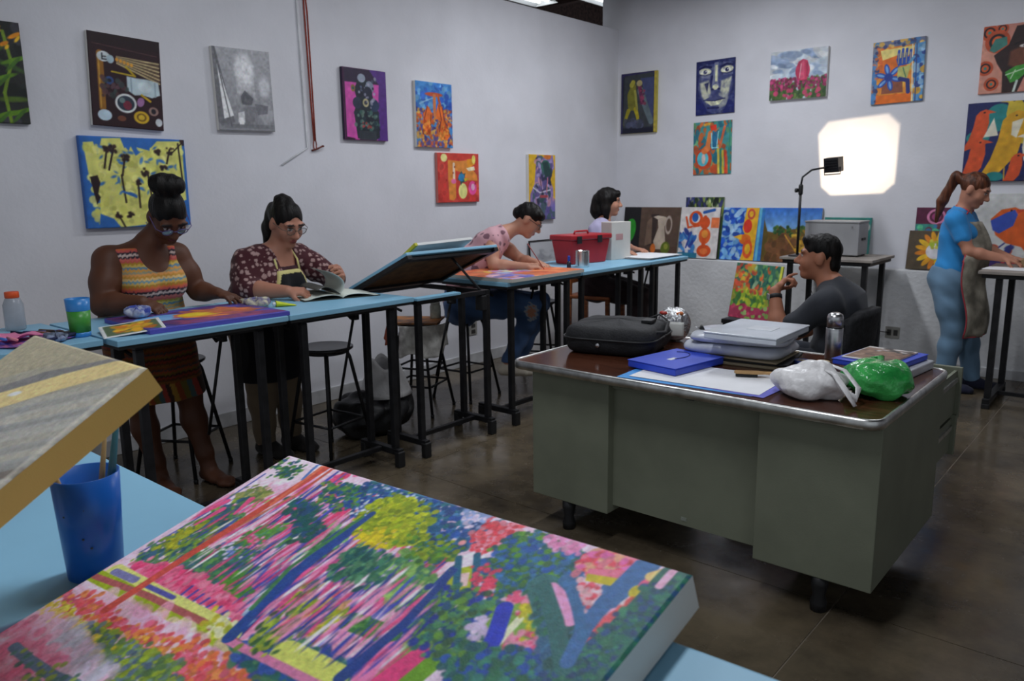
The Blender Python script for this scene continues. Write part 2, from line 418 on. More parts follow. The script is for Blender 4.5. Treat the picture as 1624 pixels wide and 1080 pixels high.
m_ply = mat('worn_grey_tabletop', rgb(150, 142, 135), .5, var=.12, scale=6)
high_table(-2.53, -1.80, 6.38, 6.98, .95, 'tall black-legged table carrying the grey metal box behind the seated man')
high_table(-1.03, .35, 6.05, 6.72, .945, 'tall black-legged table where the woman in blue works', m_ply, (.12, 1.25))

# ================================================================== steel desk
m_desk = mat('olive_grey_desk_enamel', rgb(122, 126, 108), .5, var=.05, scale=5, bump=.06, bscale=220)
m_dtop = mat('dark_walnut_laminate', rgb(78, 44, 30), .14, var=.2, scale=4, stretch=(1.2, 14, 1), spec=.5)
m_alu = mat('worn_aluminium_trim', (.62, .62, .60), .32, 1, var=.15, scale=18)
DX0, DX1, DY0, DY1, DZ = -2.25, -.675, 2.615, 3.585, .765
def rrect(x0, x1, y0, y1, r, n=7):
    P = []
    for cx, cy, a0 in ((x1-r, y0+r, -90), (x1-r, y1-r, 0), (x0+r, y1-r, 90), (x0+r, y0+r, 180)):
        for k in range(n): a = R(a0+90*k/(n-1)); P.append((cx+r*math.cos(a), cy+r*math.sin(a)))
    return P
def desk():
    t = thing('office_desk', 'olive-grey steel desk with walnut laminate top and aluminium edge', 'desk', (DX0, DY0, 0))
    T = Matrix.Translation((-DX0, -DY0, 0))
    MB().prism(rrect(DX0+.012, DX1-.012, DY0+.012, DY1-.012, .05), DZ-.03, DZ, T).build('desktop', m_dtop, t)
    # rounded aluminium edge band with a raised lip
    prof = [(-.014, -.032), (-.004, -.034), (0, -.030), (.002, -.018), (.001, -.004), (-.003, .003), (-.009, .004), (-.0135, .0005)]
    v = []; f = []; ring = rrect(0, 1, 0, 1, .0) if False else None
    base = rrect(DX0, DX1, DY0, DY1, .062, 9); n = len(base); mth = len(prof)
    for i, (x, y) in enumerate(base):
        a = Vector(base[(i+1) % n])-Vector(base[i-1]); nrm = Vector((a.y, -a.x)).normalized()
        for o, z in prof: v.append((x+nrm.x*o, y+nrm.y*o, DZ+z))
    for i in range(n):
        j = (i+1) % n
        for k in range(mth): k2 = (k+1) % mth; f.append((i*mth+k, j*mth+k, j*mth+k2, i*mth+k2))
    MB().add(v, f, T).build('edge_band', m_alu, t, True)
    fy = DY0+.07
    def ped(x0, x1, nm):
        return MB().box(x0, x1, fy, DY1-.05, .135, DZ-.031, T).build(nm, m_desk, t, bevel=.004)
    ped(DX0+.075, -1.765, 'pedestal'); pr = ped(-1.11, DX1-.008, 'pedestal')
    MB().box(-1.765, -1.11, fy+.045, fy+.06, .165, DZ-.031, T).build('modesty_panel', m_desk, t)
    MB().box(-1.765, -1.11, fy+.03, fy+.0448, .69, DZ-.031, T).build('top_rail', m_desk, t, bevel=.002)
    MB().box(-1.765, -1.11, fy+.3, DY1-.06, .63, DZ-.031, T).build('centre_drawer', m_desk, t)
    MB().box(-1.42, -1.385, fy+.026, fy+.0298, .70, .708, T).build('maker_plate', m_blk2, t)
    MB().box(-1.435, -1.41, fy+.043, fy+.0449, .185, .20, T).build('inventory_tag', mat('pale_tag', rgb(140, 145, 135), .5), t)
    for x, y in ((DX0+.26, fy+.03), (-.865, fy+.03), (DX0+.26, DY1-.12), (-.865, DY1-.12)):
        lg = MB().lathe([(.028, .0), (.03, .03), (.022, .06), (.03, .1), (.03, .134)], 14, T @ Matrix.Translation((x, y, 0))).build('leg', m_blk2, t, True)
    # drawers standing open on the seat side of the pedestal
    for z0, z1, pull in ((.50, .70, .36), (.335, .485, .33)):
        d = MB()
        x0, x1 = -1.09, DX1-.03; y0, y1 = DY1-.049, DY1-.05+pull
        d.box(x0, x0+.012, y0, y1, z0, z1, T); d.box(x1-.012, x1, y0, y1, z0, z1, T); d.box(x0+.012, x1-.012, y0, y1, z0, z0+.01, T)
        dr = d.build('drawer', m_desk, t)
        MB().box(x0-.015, x1+.02, y1, y1+.02, z0-.02, z1+.015, T).build('drawer_front', m_desk, dr, bevel=.004)
        MB().bar((x0+.12-DX0, y1+.03-DY0, (z0+z1)/2), (x1-.12-DX0, y1+.03-DY0, (z0+z1)/2), .014).build('handle', m_alu, dr, bevel=.003)
        MB().box(x1, x1+.008, y0, y1-.01, z1-.05, z1-.03, T).build('runner', m_alu, dr)
    return t
desk()

# ================================================================== painted pictures (colour attribute on fine canvas grids)
class Pic:
    """small painter: colours laid down on a grid; coordinates 0..1 across and 0..1 down"""
    def __init__(s, w, h, nx, bg, seed=1):
        s.w, s.h = w, h; s.nx = nx; s.ny = int(round(nx*h/w)); s.px = w/s.nx
        s.a = np.zeros((s.ny+1, s.nx+1, 3)); s.a[:] = np.array(bg)/255.
        s.X, s.Y = np.meshgrid(np.linspace(0, w, s.nx+1), np.linspace(0, h, s.ny+1))
        s.r = np.random.RandomState(seed); s.ds = s.dn = 1.0
    def _win(s, x0, x1, y0, y1):
        i0 = max(0, int(x0/s.px)-1); i1 = min(s.nx+1, int(x1/s.px)+3); j0 = max(0, int(y0/s.px)-1); j1 = min(s.ny+1, int(y1/s.px)+3)
        return (slice(j0, j1), slice(i0, i1)) if i1 > i0 and j1 > j0 else None
    def _mix(s, win, m, col, al=1):
        c = np.array(col)/255.; t = (np.clip(m, 0, 1)*al)[..., None]
        s.a[win] = s.a[win]*(1-t)+c*t
    def poly(s, pts, col, al=1, soft=1.0):
        P = np.array([(x*s.w, y*s.h) for x, y in pts]); win = s._win(P[:, 0].min(), P[:, 0].max(), P[:, 1].min(), P[:, 1].max())
        if not win: return s
        X, Y = s.X[win], s.Y[win]; ins = np.zeros(X.shape, bool); d = np.full(X.shape, 9.)
        n = len(P)
        for i in range(n):
            a, b = P[i], P[(i+1) % n]
            with np.errstate(divide='ignore', invalid='ignore'):
                c = ((a[1] > Y) != (b[1] > Y)) & (X < (b[0]-a[0])*(Y-a[1])/(b[1]-a[1]+1e-12)+a[0])
            ins ^= c
            e = b-a; t = np.clip(((X-a[0])*e[0]+(Y-a[1])*e[1])/(e@e+1e-12), 0, 1)
            d = np.minimum(d, np.hypot(X-a[0]-e[0]*t, Y-a[1]-e[1]*t))
        sd = np.where(ins, -d, d); s._mix(win, .5-sd/(s.px*soft), col, al); return s
    def rect(s, x0, y0, x1, y1, col, al=1): return s.poly([(x0, y0), (x1, y0), (x1, y1), (x0, y1)], col, al)
    def ell(s, cx, cy, rx, ry, col, rot=0, al=1, soft=1.0):
        x, y, a, b = cx*s.w, cy*s.h, rx*s.w, ry*s.h; m = max(a, b)*1.3; win = s._win(x-m, x+m, y-m, y+m)
        if not win: return s
        X, Y = s.X[win]-x, s.Y[win]-y; c, q = math.cos(rot), math.sin(rot)
        u, v = (X*c+Y*q)/a, (-X*q+Y*c)/b; d = (np.hypot(u, v)-1)*min(a, b)
        s._mix(win, .5-d/(s.px*soft), col, al); return s
    def ring(s, cx, cy, rx, ry, t, col, rot=0, al=1):
        x, y, a, b = cx*s.w, cy*s.h, rx*s.w, ry*s.h; m = max(a, b)*1.4; win = s._win(x-m, x+m, y-m, y+m)
        if not win: return s
        X, Y = s.X[win]-x, s.Y[win]-y; c, q = math.cos(rot), math.sin(rot)
        d = np.abs((np.hypot((X*c+Y*q)/a, (-X*q+Y*c)/b)-1)*min(a, b))-t*s.w/2
        s._mix(win, .5-d/s.px, col, al); return s
    def line(s, pts, w, col, al=1, w2=None):
        """stroke of width w (fraction of picture width), tapering to w2"""
        P = [np.array((x*s.w, y*s.h)) for x, y in pts]; w *= s.w; w2 = w if w2 is None else w2*s.w; n = len(P)-1
        for i in range(n):
            a, b = P[i], P[i+1]; m = max(w, w2)
            win = s._win(min(a[0], b[0])-m, max(a[0], b[0])+m, min(a[1], b[1])-m, max(a[1], b[1])+m)
            if not win: continue
            X, Y = s.X[win], s.Y[win]; e = b-a; t = np.clip(((X-a[0])*e[0]+(Y-a[1])*e[1])/(e@e+1e-12), 0, 1)
            ww = w+(w2-w)*(i+t)/n
            d = np.hypot(X-a[0]-e[0]*t, Y-a[1]-e[1]*t)-ww/2; s._mix(win, .5-d/s.px, col, al)
        return s
    def dabs(s, n, area, cols, size, ln=1.0, ang=None, jit=.4, al=.9):
        """brush dabs scattered in a polygon or rectangle"""
        if len(area) == 4 and not hasattr(area[0], '__len__'):
            x0, y0, x1, y1 = area; pg = None
        else:
            pg = np.array(area); x0, y0 = pg.min(0); x1, y1 = pg.max(0)
        if ln < 4: n = int(n*s.dn); size = size*s.ds
        k = 0; tries = 0
        while k < n and tries < n*6:
            tries += 1; x, y = s.r.uniform(x0, x1), s.r.uniform(y0, y1)
            if pg is not None:
                ins = False; m = len(pg)
                for i in range(m):
                    a, b = pg[i], pg[(i+1) % m]
                    if (a[1] > y) != (b[1] > y) and x < (b[0]-a[0])*(y-a[1])/(b[1]-a[1]+1e-12)+a[0]: ins = not ins
                if not ins: continue
            if s.ds != 1 and ln < 4: x += s.r.normal()*.010; y += s.r.normal()*.010
            k += 1; c = np.array(cols[s.r.randint(len(cols))])*s.r.uniform(.86, 1.1); c = np.clip(c, 0, 255)
            r = size*s.r.uniform(.6, 1.3); th = (s.r.uniform(0, PI) if ang is None else ang+s.r.normal()*jit)
            s.ell(x, y, r*ln, r*s.w/s.h, c, th, al, 1.6)
        return s
    def grain(s, amt=.04, sc=6):
        g = s.r.normal(size=(s.ny//sc+3, s.nx//sc+3)); J = np.arange(s.ny+1)/sc; I = np.arange(s.nx+1)/sc
        j0 = J.astype(int); i0 = I.astype(int); fj = (J-j0)[:, None]; fi = (I-i0)[None]
        G = (g[j0][:, i0]*(1-fj)*(1-fi)+g[j0+1][:, i0]*fj*(1-fi)+g[j0][:, i0+1]*(1-fj)*fi+g[j0+1][:, i0+1]*fj*fi)
        s.a = np.clip(s.a*(1+amt*G[..., None])+s.r.normal(size=s.a.shape)*amt*.25, 0, 1); return s
    def vgrad(s, c0, c1, y0=0, y1=1):
        t = np.clip((s.Y/s.h-y0)/(y1-y0), 0, 1)[..., None]; win = (s.Y/s.h >= y0) & (s.Y/s.h <= y1)
        col = np.array(c0)/255.*(1-t)+np.array(c1)/255.*t; s.a[win] = col[win]; return s
    def linear(s):
        a = np.clip(s.a, 0, 1); return np.where(a <= .04045, a/12.92, ((a+.055)/1.055)**2.4)
m_paint = mattr('acrylic_paint_on_canvas', .5, .25, 500, .35)
def canvas(name, label, pic, M, th=.03, edge=(225, 222, 215), cat='painting', group=None, wrap=True, m=None, parent=None):
    """stretched canvas: painted front grid, sides and back in one closed mesh. Local x right, y up, z out; M places its centre-back."""
    nx, ny = pic.nx, pic.ny; w, h = pic.w, pic.h; W = nx+1
    X = pic.X-w/2; Y = h/2-pic.Y
    # front edges are slightly rounded over the stretcher
    e = np.minimum(np.minimum(pic.X, w-pic.X), np.minimum(pic.Y, h-pic.Y)); Z = th-np.clip(.004-e, 0, .004)*.6
    V = np.stack([X, Y, Z], -1).reshape(-1, 3); C = pic.linear().reshape(-1, 3)
    idx = np.arange((ny+1)*W).reshape(ny+1, W)
    F = np.stack([idx[1:, :-1], idx[1:, 1:], idx[:-1, 1:], idx[:-1, :-1]], -1).reshape(-1, 4)
    n = len(V); ec = np.array(rgb(*edge))
    sv = []; sf = []; sc = []
    cs = [(-w/2, -h/2), (w/2, -h/2), (w/2, h/2), (-w/2, h/2)]
    def quad(p):
        k = n+len(sv); sv.extend(p); sc.extend([ec]*4); sf.append((k, k+1, k+2, k+3))
    zt = th-.0024
    for i in range(4):
        a, b = cs[i], cs[(i+1) % 4]; quad([(*a, 0), (*b, 0), (*b, zt), (*a, zt)])
    quad([(*cs[3], 0), (*cs[2], 0), (*cs[1], 0), (*cs[0], 0)])
    o = npmesh(name, np.vstack([V, sv]), np.vstack([F, sf]), m or m_paint, parent, np.vstack([C, sc]), smooth=False)
    o.matrix_local = M
    if label: tag(o, label, cat, group)
    return o
def on_left(yc, zc, roll=0, off=.002):
    """hung on the side wall: local x runs along +Y, z out of the wall"""
    return Matrix.Translation((WX+off, yc, zc)) @ basis((0, 1, 0), (0, 0, 1), (1, 0, 0), (0, 0, 0)) @ Matrix.Rotation(roll, 4, 'Z')
def on_back(xc, zc, roll=0, off=.002):
    return Matrix.Translation((xc, WY-off, zc)) @ basis((1, 0, 0), (0, 0, 1), (0, -1, 0), (0, 0, 0)) @ Matrix.Rotation(roll, 4, 'Z')
def leaning(xc, h, lean, z0=.82, y=WY-.006, rz=0, th=.025):
    """stands on the ledge and leans back on the end wall"""
    y0 = y-h*math.sin(lean)
    B = Matrix.Translation((xc, y0, z0+th*math.sin(lean)+.001)) @ Matrix.Rotation(rz, 4, 'Z') @ basis((1, 0, 0), (0, 0, 1), (0, -1, 0), (0, 0, 0)) @ Matrix.Rotation(-lean, 4, 'X')
    return B @ Matrix.Translation((0, h/2, 0))

# ------------------------------------------------------------------ canvases on the side wall
HUNG = 'canvases hung on the side wall'
NX = 96
def art_leaves():
    p = Pic(.40, .50, NX, (40, 42, 40), 3)
    p.dabs(60, (0, 0, 1, 1), [(30, 34, 34), (60, 58, 66), (24, 30, 26)], .10)
    for i in range(6):
        y = .32+.11*i; p.ell(.62+.25*math.sin(i*2.1), y, .20, .028, [(84, 112, 34), (60, 90, 40)][i % 2], -.5+.9*math.sin(i*1.7), .9, 2)
    p.line([(.78, 1), (.74, .7), (.86, .4), (.80, .1)], .04, (120, 150, 40))
    for x, y, r in ((.93, .13, .09), (.8, .22, .06), (.72, .08, .07), (.5, .2, .08), (.4, .4, .07)): p.ell(x, y, r, .02, (226, 140, 20), -.5).ell(x+.03, y+.03, r*.6, .015, (240, 190, 40), -.9)
    for x, y in ((.9, .37), (.75, .55), (.9, .88), (.7, .92), (.5, .7), (.3, .8)): p.ell(x, y, .17, .022, (96, 140, 30), -.35).ell(x-.02, y+.04, .13, .018, (70, 110, 36), -.8)
    return p.grain(.06)
canvas('canvas_painting', 'dark canvas of green leaves and orange buds at the picture-wall end', art_leaves(), on_left(1.405, 2.135), group=HUNG, edge=(60, 62, 60))
def art_jars():
    p = Pic(.40, .50, NX, (44, 18, 26), 4)
    p.rect(0, 0, 1, .12, (38, 18, 24)); p.line([(.05, .12), (.95, .17)], .01, (92, 60, 60))
    p.line([(.15, .22), (.15, .8)], .09, (156, 104, 34)).line([(.13, .22), (.13, .8)], .02, (200, 150, 60))
    for k in range(11): p.line([(.38, .235+.007*k), (.97, .25+.022*k)], .022, [(196, 176, 130), (96, 78, 60)][k % 2])
    p.ell(.2, .25, .09, .055, (210, 218, 220)).line([(.18, .22), (.18, .28), (.24, .28)], .018, (40, 40, 50)).line([(.18, .25), (.23, .25)], .015, (40, 40, 50)).ell(.29, .27, .05, .045, (178, 200, 210))
    for k in range(5): p.ell(.38+.05*k, .265+.01*k, .022, .02, (226, 160, 60))
    p.line([(.3, .40), (.62, .42)], .02, (206, 180, 40)).line([(.5, .33), (.62, .42)], .03, (190, 160, 30))
    p.poly([(.5, .43), (.62, .44), (.8, .44), (.95, .46), (.97, .60), (.85, .64), (.72, .62), (.6, .63), (.5, .58)], (196, 214, 220))
    p.line([(.56, .45), (.56, .6)], .02, (150, 170, 184)).line([(.9, .47), (.9, .62)], .025, (160, 178, 190)).ell(.75, .53, .1, .06, (224, 234, 236), 0, .6)
    p.ell(.26, .5, .06, .045, (50, 76, 130)).ell(.26, .5, .03, .02, (26, 30, 50))
    p.dabs(26, (.15, .45, .5, .68), [(84, 56, 60), (60, 70, 70), (100, 70, 80)], .035)
    p.line([(.7, .62), (.82, .68)], .03, (206, 170, 30))
    p.ell(.47, .73, .15, .105, (224, 228, 226)).ell(.47, .73, .12, .082, (44, 56, 70)).ell(.49, .75, .06, .05, (120, 40, 60)).ell(.42, .70, .04, .03, (110, 130, 130))
    p.ell(.68, .7, .05, .055, (170, 120, 170), .4)
    p.ell(.17, .88, .095, .06, (200, 222, 236)); p.ell(.68, .87, .11, .07, (212, 172, 40)).ell(.68, .87, .07, .045, (120, 84, 20)).ell(.68, .87, .045, .03, (214, 180, 50))
    p.ell(.86, .79, .07, .05, (150, 120, 110)).ell(.86, .79, .035, .03, (34, 30, 40)); p.ell(.93, .91, .05, .045, (210, 214, 220)); p.ell(.40, .9, .06, .03, (120, 70, 50))
    return p.grain(.05)
canvas('canvas_painting', 'dark maroon still life of jars, lids and brushes hung above the yellow canvas', art_jars(), on_left(2.125, 2.14, R(-2.2)), group=HUNG)
def art_grey():
    p = Pic(.40, .50, NX, (140, 140, 144), 5); p.vgrad((150, 150, 154), (120, 120, 124))
    p.poly([(0, 0), (.05, 0), (.28, .9), (.05, .95), (0, .9)], (96, 96, 100)); p.poly([(.06, .2), (.27, .82), (.10, .86)], (206, 206, 206))
    p.ell(.52, .28, .17, .2, (192, 192, 194), 0, .8, 8).rect(.36, .28, .68, .55, (176, 176, 178), .6); p.ell(.52, .6, .17, .11, (160, 160, 162), 0, .9, 5)
    p.ell(.52, .62, .13, .08, (96, 96, 100), 0, .9, 6).poly([(.42, .58), (.5, .5), (.64, .6), (.6, .68), (.44, .68)], (78, 78, 84), .8)
    p.rect(.45, .7, .68, .94, (110, 110, 114)).poly([(.35, .78), (.46, .76), (.46, .9), (.34, .9)], (186, 186, 188)).rect(.36, .84, .44, .93, (226, 226, 224))
    p.ell(.85, .45, .1, .14, (172, 172, 176), 0, .7, 6).ell(.86, .78, .13, .12, (156, 156, 160), 0, .7, 5).poly([(.66, .66), (.9, .68), (.88, .78), (.7, .8)], (92, 92, 98), .8)
    p.rect(.1, .92, 1, .97, (96, 96, 100), .7); p.line([(.03, .0), (.22, .95)], .02, (84, 84, 88))
    p.dabs(120, (0, 0, 1, 1), [(130, 130, 134), (180, 180, 182)], .03, 1, None, .4, .10); p.ell(.52, .25, .15, .19, (206, 206, 208), 0, .7, 8); p.ell(.86, .45, .08, .12, (190, 190, 194), 0, .6, 6); p.a = np.clip((p.a-.5)*1.15+.60, 0, 1)
    return p.grain(.05, 3)
canvas('canvas_painting', 'grey pencil-like still life hung beside the red hoist cord', art_grey(), on_left(2.866, 2.16, R(1.2)), group=HUNG)
def art_trees():
    p = Pic(.60, .505, 130, (52, 112, 190), 6); yel = (228, 226, 124)
    p.poly([(.03, .07), (.12, .06), (.15, .2), (.2, .02), (.37, .01), (.4, .12), (.45, .07), (.5, .2), (.66, .1), (.72, .03), (.97, .02), (.97, .70), (.9, .74), (.86, .95), (.3, 1.0), (.22, .9), (.12, .82), (.14, .6), (.06, .5)], yel)
    p.dabs(240, (.05, .1, .95, .95), [yel, (236, 232, 140), (222, 220, 110)], .03)
    p.dabs(46, (.15, .1, .9, .62), [(52, 112, 190), (70, 130, 200)], .012, 2.2, None)
    p.poly([(.40, .0), (.66, 0), (.64, .14), (.53, .11), (.47, .07), (.44, .15), (.4, .1)], (52, 112, 190))
    p.poly([(.12, .84), (.24, .9), (.3, 1), (.1, 1)], (52, 112, 190)); p.poly([(.9, .72), (1, .7), (1, 1), (.88, .96)], (52, 112, 190)); p.rect(0, 0, .022, 1, (46, 104, 184))
    k = (44, 28, 30)
    p.poly([(.06, .44), (.13, .42), (.15, .5), (.12, .62), (.14, .66), (.10, .74), (.08, .6)], k)
    for a, b in (((.24, .12), (.2, .34)), ((.30, .12), (.24, .36)), ((.4, .2), (.36, .42)), ((.35, .42), (.37, .72)), ((.5, .5), (.5, .78)), ((.6, .38), (.63, .8)), ((.93, .05), (.95, .55)), ((.84, .12), (.8, .28))): p.line([a, b], .018, k)
    for x, y, r in ((.22, .14, .03), (.29, .13, .035), (.4, .22, .03), (.57, .38, .04), (.5, .5, .025), (.72, .16, .025), (.76, .34, .03), (.85, .14, .04), (.97, .03, .03), (.29, .86, .03), (.4, .86, .03)): p.dabs(9, (x-r, y-r, x+r, y+r), [k, (56, 34, 34)], .014)
    p.line([(.86, .16), (.97, .04)], .012, k).line([(.28, .84), (.34, 1)], .016, k)
    p.line([(.35, .6), (.47, .66), (.42, .62)], .02, (52, 112, 190)).ell(.43, .63, .05, .018, (52, 112, 190), .3)
    return p.grain(.04)
canvas('canvas_painting', 'yellow and blue canvas of dark branches hung lowest behind the woman in stripes', art_trees(), on_left(2.13, 1.585, R(-.2)), .035, (46, 104, 184), group=HUNG)
def art_vase():
    p = Pic(.40, .50, NX, (208, 80, 168), 7)
    p.rect(0, 0, 1, .2, (44, 30, 58)).poly([(.6, .0), (1, 0), (1, 1), (.75, 1), (.82, .2)], (84, 44, 128)).rect(0, 0, .04, 1, (60, 30, 60))
    p.poly([(.28, .98), (.22, .62), (.3, .45), (.25, .3), (.35, .12), (.45, .1), (.6, .2), (.68, .4), (.8, .6), (.8, .95), (.7, 1)], (34, 44, 52))
    p.ell(.42, .13, .09, .06, (150, 160, 176)).ell(.6, .25, .1, .09, (130, 140, 160)).ell(.37, .3, .11, .1, (30, 32, 48)).ell(.55, .33, .11, .09, (36, 40, 60)).ell(.5, .47, .07, .06, (180, 170, 130)).ell(.5, .47, .04, .03, (60, 60, 70))
    p.ell(.3, .48, .1, .08, (44, 50, 70)).ell(.7, .5, .11, .09, (40, 56, 84)).ell(.22, .28, .05, .05, (140, 110, 60)).ell(.22, .28, .025, .02, (40, 80, 90))
    p.dabs(60, (.25, .6, .8, .85), [(60, 96, 90), (30, 50, 60), (96, 120, 110), (24, 30, 44)], .035)
    p.dabs(26, (.3, .1, .75, .55), [(84, 96, 120), (150, 150, 170), (30, 34, 50)], .025); p.rect(.32, .87, .72, 1, (50, 56, 64)); p.dabs(8, (.4, .75, .65, .82), [(160, 60, 60)], .02)
    p.poly([(.04, .96), (.22, .98), (.22, 1), (.04, 1)], (40, 20, 40))
    return p.grain(.05)
canvas('canvas_painting', 'pink and purple canvas of a dark flower vase on the side wall', art_vase(), on_left(3.845, 2.138, R(0)), group=HUNG, edge=(48, 34, 60))
def art_pots():
    p = Pic(.40, .50, NX, (70, 140, 206), 8)
    p.dabs(90, (0, 0, 1, .5), [(60, 130, 206), (110, 170, 216), (50, 100, 190)], .06); p.dabs(12, (.7, .2, 1, .42), [(40, 84, 180)], .06)
    p.dabs(420, [(0, .42), (.35, .4), (.5, .55), (.8, .4), (1, .42), (1, 1), (0, 1)], [(226, 130, 50), (70, 60, 120), (206, 90, 40), (220, 170, 80), (96, 80, 140)], .03, 1.4)
    o = (230, 112, 40)
    p.poly([(.16, .78), (.2, .5), (.3, .36), (.36, .4), (.44, .5), (.36, .78), (.26, .82)], o).poly([(.52, .5), (.6, .32), (.72, .36), (.74, .55), (.92, .8), (.84, .88), (.66, .88), (.6, .74), (.66, .6), (.55, .55)], o)
    p.ell(.49, .185, .24, .032, (196, 84, 50)).line([(.5, .2), (.5, .5)], .08, (206, 120, 70)).line([(.6, .2), (.66, .34)], .06, (200, 96, 44))
    for pts in ([(.3, .38), (.22, .55), (.18, .8)], [(.4, .5), (.36, .76)], [(.62, .35), (.68, .55), (.62, .75)], [(.72, .38), (.76, .56), (.92, .8)]): p.line(pts, .025, (140, 50, 30))
    p.dabs(30, (.18, .6, .36, .8), [(240, 150, 60), (196, 80, 30)], .03); p.dabs(30, (.64, .66, .88, .86), [(240, 150, 60), (200, 80, 30)], .03); p.line([(.1, .34), (.3, .28), (.46, .24)], .025, (150, 190, 220), .8)
    return p.grain(.06)
canvas('canvas_painting', 'blue canvas of orange clay pots hung above the red abstract', art_pots(), on_left(4.54, 2.108), group=HUNG)
def art_red():
    p = Pic(.49, .40, NX+14, (206, 66, 56), 9); p.dabs(80, (0, 0, 1, 1), [(200, 58, 52), (214, 78, 66)], .05)
    o = (226, 140, 60); p.poly([(.24, .14), (.5, .16), (.7, .14), (.95, .45), (.96, .56), (.7, .55), (.6, .4), (.42, .35), (.42, .9), (.36, .96), (.26, .94), (.24, .5)], o).poly([(.7, .12), (.86, .1), (.9, .22), (.72, .3)], (230, 150, 40))
    p.ell(.15, .1, .075, .08, (236, 228, 150)).ell(.87, .12, .045, .09, (240, 222, 110)).poly([(.68, .3), (.88, .26), (.9, .34), (.74, .36)], (240, 226, 190)).ell(.59, .77, .105, .16, (232, 226, 140))
    p.line([(.38, .22), (.38, .58)], .05, (244, 214, 190)).ell(.37, .57, .06, .05, (226, 110, 160)).ell(.83, .71, .1, .145, (240, 84, 160)).ell(.84, .69, .045, .07, (250, 190, 220))
    p.poly([(.5, .44), (.56, .36), (.6, .42), (.66, .4), (.64, .5), (.68, .58), (.58, .6), (.54, .66), (.52, .56), (.46, .54)], (60, 90, 80)).ell(.56, .49, .075, .08, (50, 130, 180)).poly([(.62, .5), (.76, .52), (.64, .58)], (206, 170, 40))
    for x, y in ((.4, .28), (.36, .4), (.2, .55), (.9, .62)): p.ell(x, y, .015, .02, (150, 40, 40))
    return p.grain(.05)
canvas('canvas_painting', 'red abstract canvas with orange shapes and pink ring hung on the wall', art_red(), on_left(4.80, 1.62), group=HUNG, edge=(200, 120, 110))
def art_purple():
    p = Pic(.40, .60, NX, (222, 176, 40), 10)
    p.poly([(.3, 0), (.6, .05), (.9, .0), (.95, .2), (.75, .35), (.9, .5), (1, .75), (1, 1), (0, 1), (.05, .6), (.2, .45), (.25, .2)], (140, 120, 176)).rect(0, .8, 1, 1, (96, 84, 150))
    p.dabs(130, [(.3, .05), (.9, .1), (.8, .4), (.95, .75), (.1, .78), (.25, .4)], [(96, 84, 140), (176, 160, 206), (60, 90, 96), (200, 150, 170), (50, 50, 80)], .05, 1.8)
    p.ell(.62, .18, .18, .10, (60, 110, 100)).poly([(.5, .12), (.7, .1), (.85, .3), (.6, .36)], (40, 70, 70)).dabs(20, (.1, .78, 1, .98), [(70, 90, 100), (120, 110, 180)], .09)
    p.line([(.15, .5), (.4, .58), (.8, .54)], .03, (214, 206, 226)).line([(.4, .35), (.5, .6)], .03, (60, 40, 70)).line([(.7, .36), (.66, .58)], .03, (220, 130, 140)).rect(.4, .62, .7, .66, (170, 70, 80))
    p.poly([(.9, .3), (1, .28), (1, .7), (.92, .66)], (226, 180, 36)).ell(.7, .03, .14, .04, (216, 120, 50))
    return p.grain(.05)
canvas('canvas_painting', 'yellow and violet still life canvas nearest the room corner', art_purple(), on_left(5.917, 1.535), .035, group=HUNG)

# ------------------------------------------------------------------ canvases on the end wall
HUNGB = 'canvases hung on the end wall'
def art_banana():
    p = Pic(.42, .60, NX, (36, 40, 52), 11); p.rect(0, 0, 1, .06, (50, 44, 90)).rect(0, .92, 1, 1, (22, 24, 44)).rect(0, 0, .05, 1, (50, 46, 90)).rect(.93, 0, 1, 1, (180, 160, 60))
    p.poly([(.1, .04), (.9, .02), (.9, .9), (.06, .9)], (58, 62, 66)).poly([(.55, .1), (.92, .1), (.92, .8), (.75, .5)], (66, 72, 110))
    y = (150, 140, 34)
    p.poly([(.2, .55), (.18, .35), (.3, .18), (.42, .2), (.46, .55), (.38, .62), (.26, .62)], (120, 116, 40)).line([(.22, .62), (.16, .72), (.1, .84)], .11, y, 1, .06).line([(.42, .6), (.48, .72), (.5, .82)], .11, (176, 160, 30), 1, .06).line([(.3, .2), (.34, .16)], .12, (170, 160, 60)).line([(.4, .3), (.46, .6)], .06, (160, 156, 70))
    p.line([(.55, .3), (.72, .6), (.86, .82)], .17, (96, 110, 116), 1, .14).line([(.52, .2), (.6, .5)], .1, (120, 50, 84)).ell(.52, .18, .08, .05, (176, 160, 110)).dabs(14, (.55, .3, .68, .52), [(150, 60, 90), (90, 40, 70)], .035)
    p.dabs(30, (.1, .78, .6, .9), [(80, 84, 110), (60, 64, 80)], .06); return p.grain(.06)
canvas('canvas_painting', 'dark canvas of bananas hung closest to the corner on the end wall', art_banana(), on_back(-4.42, 2.376), group=HUNGB, edge=(190, 176, 70))
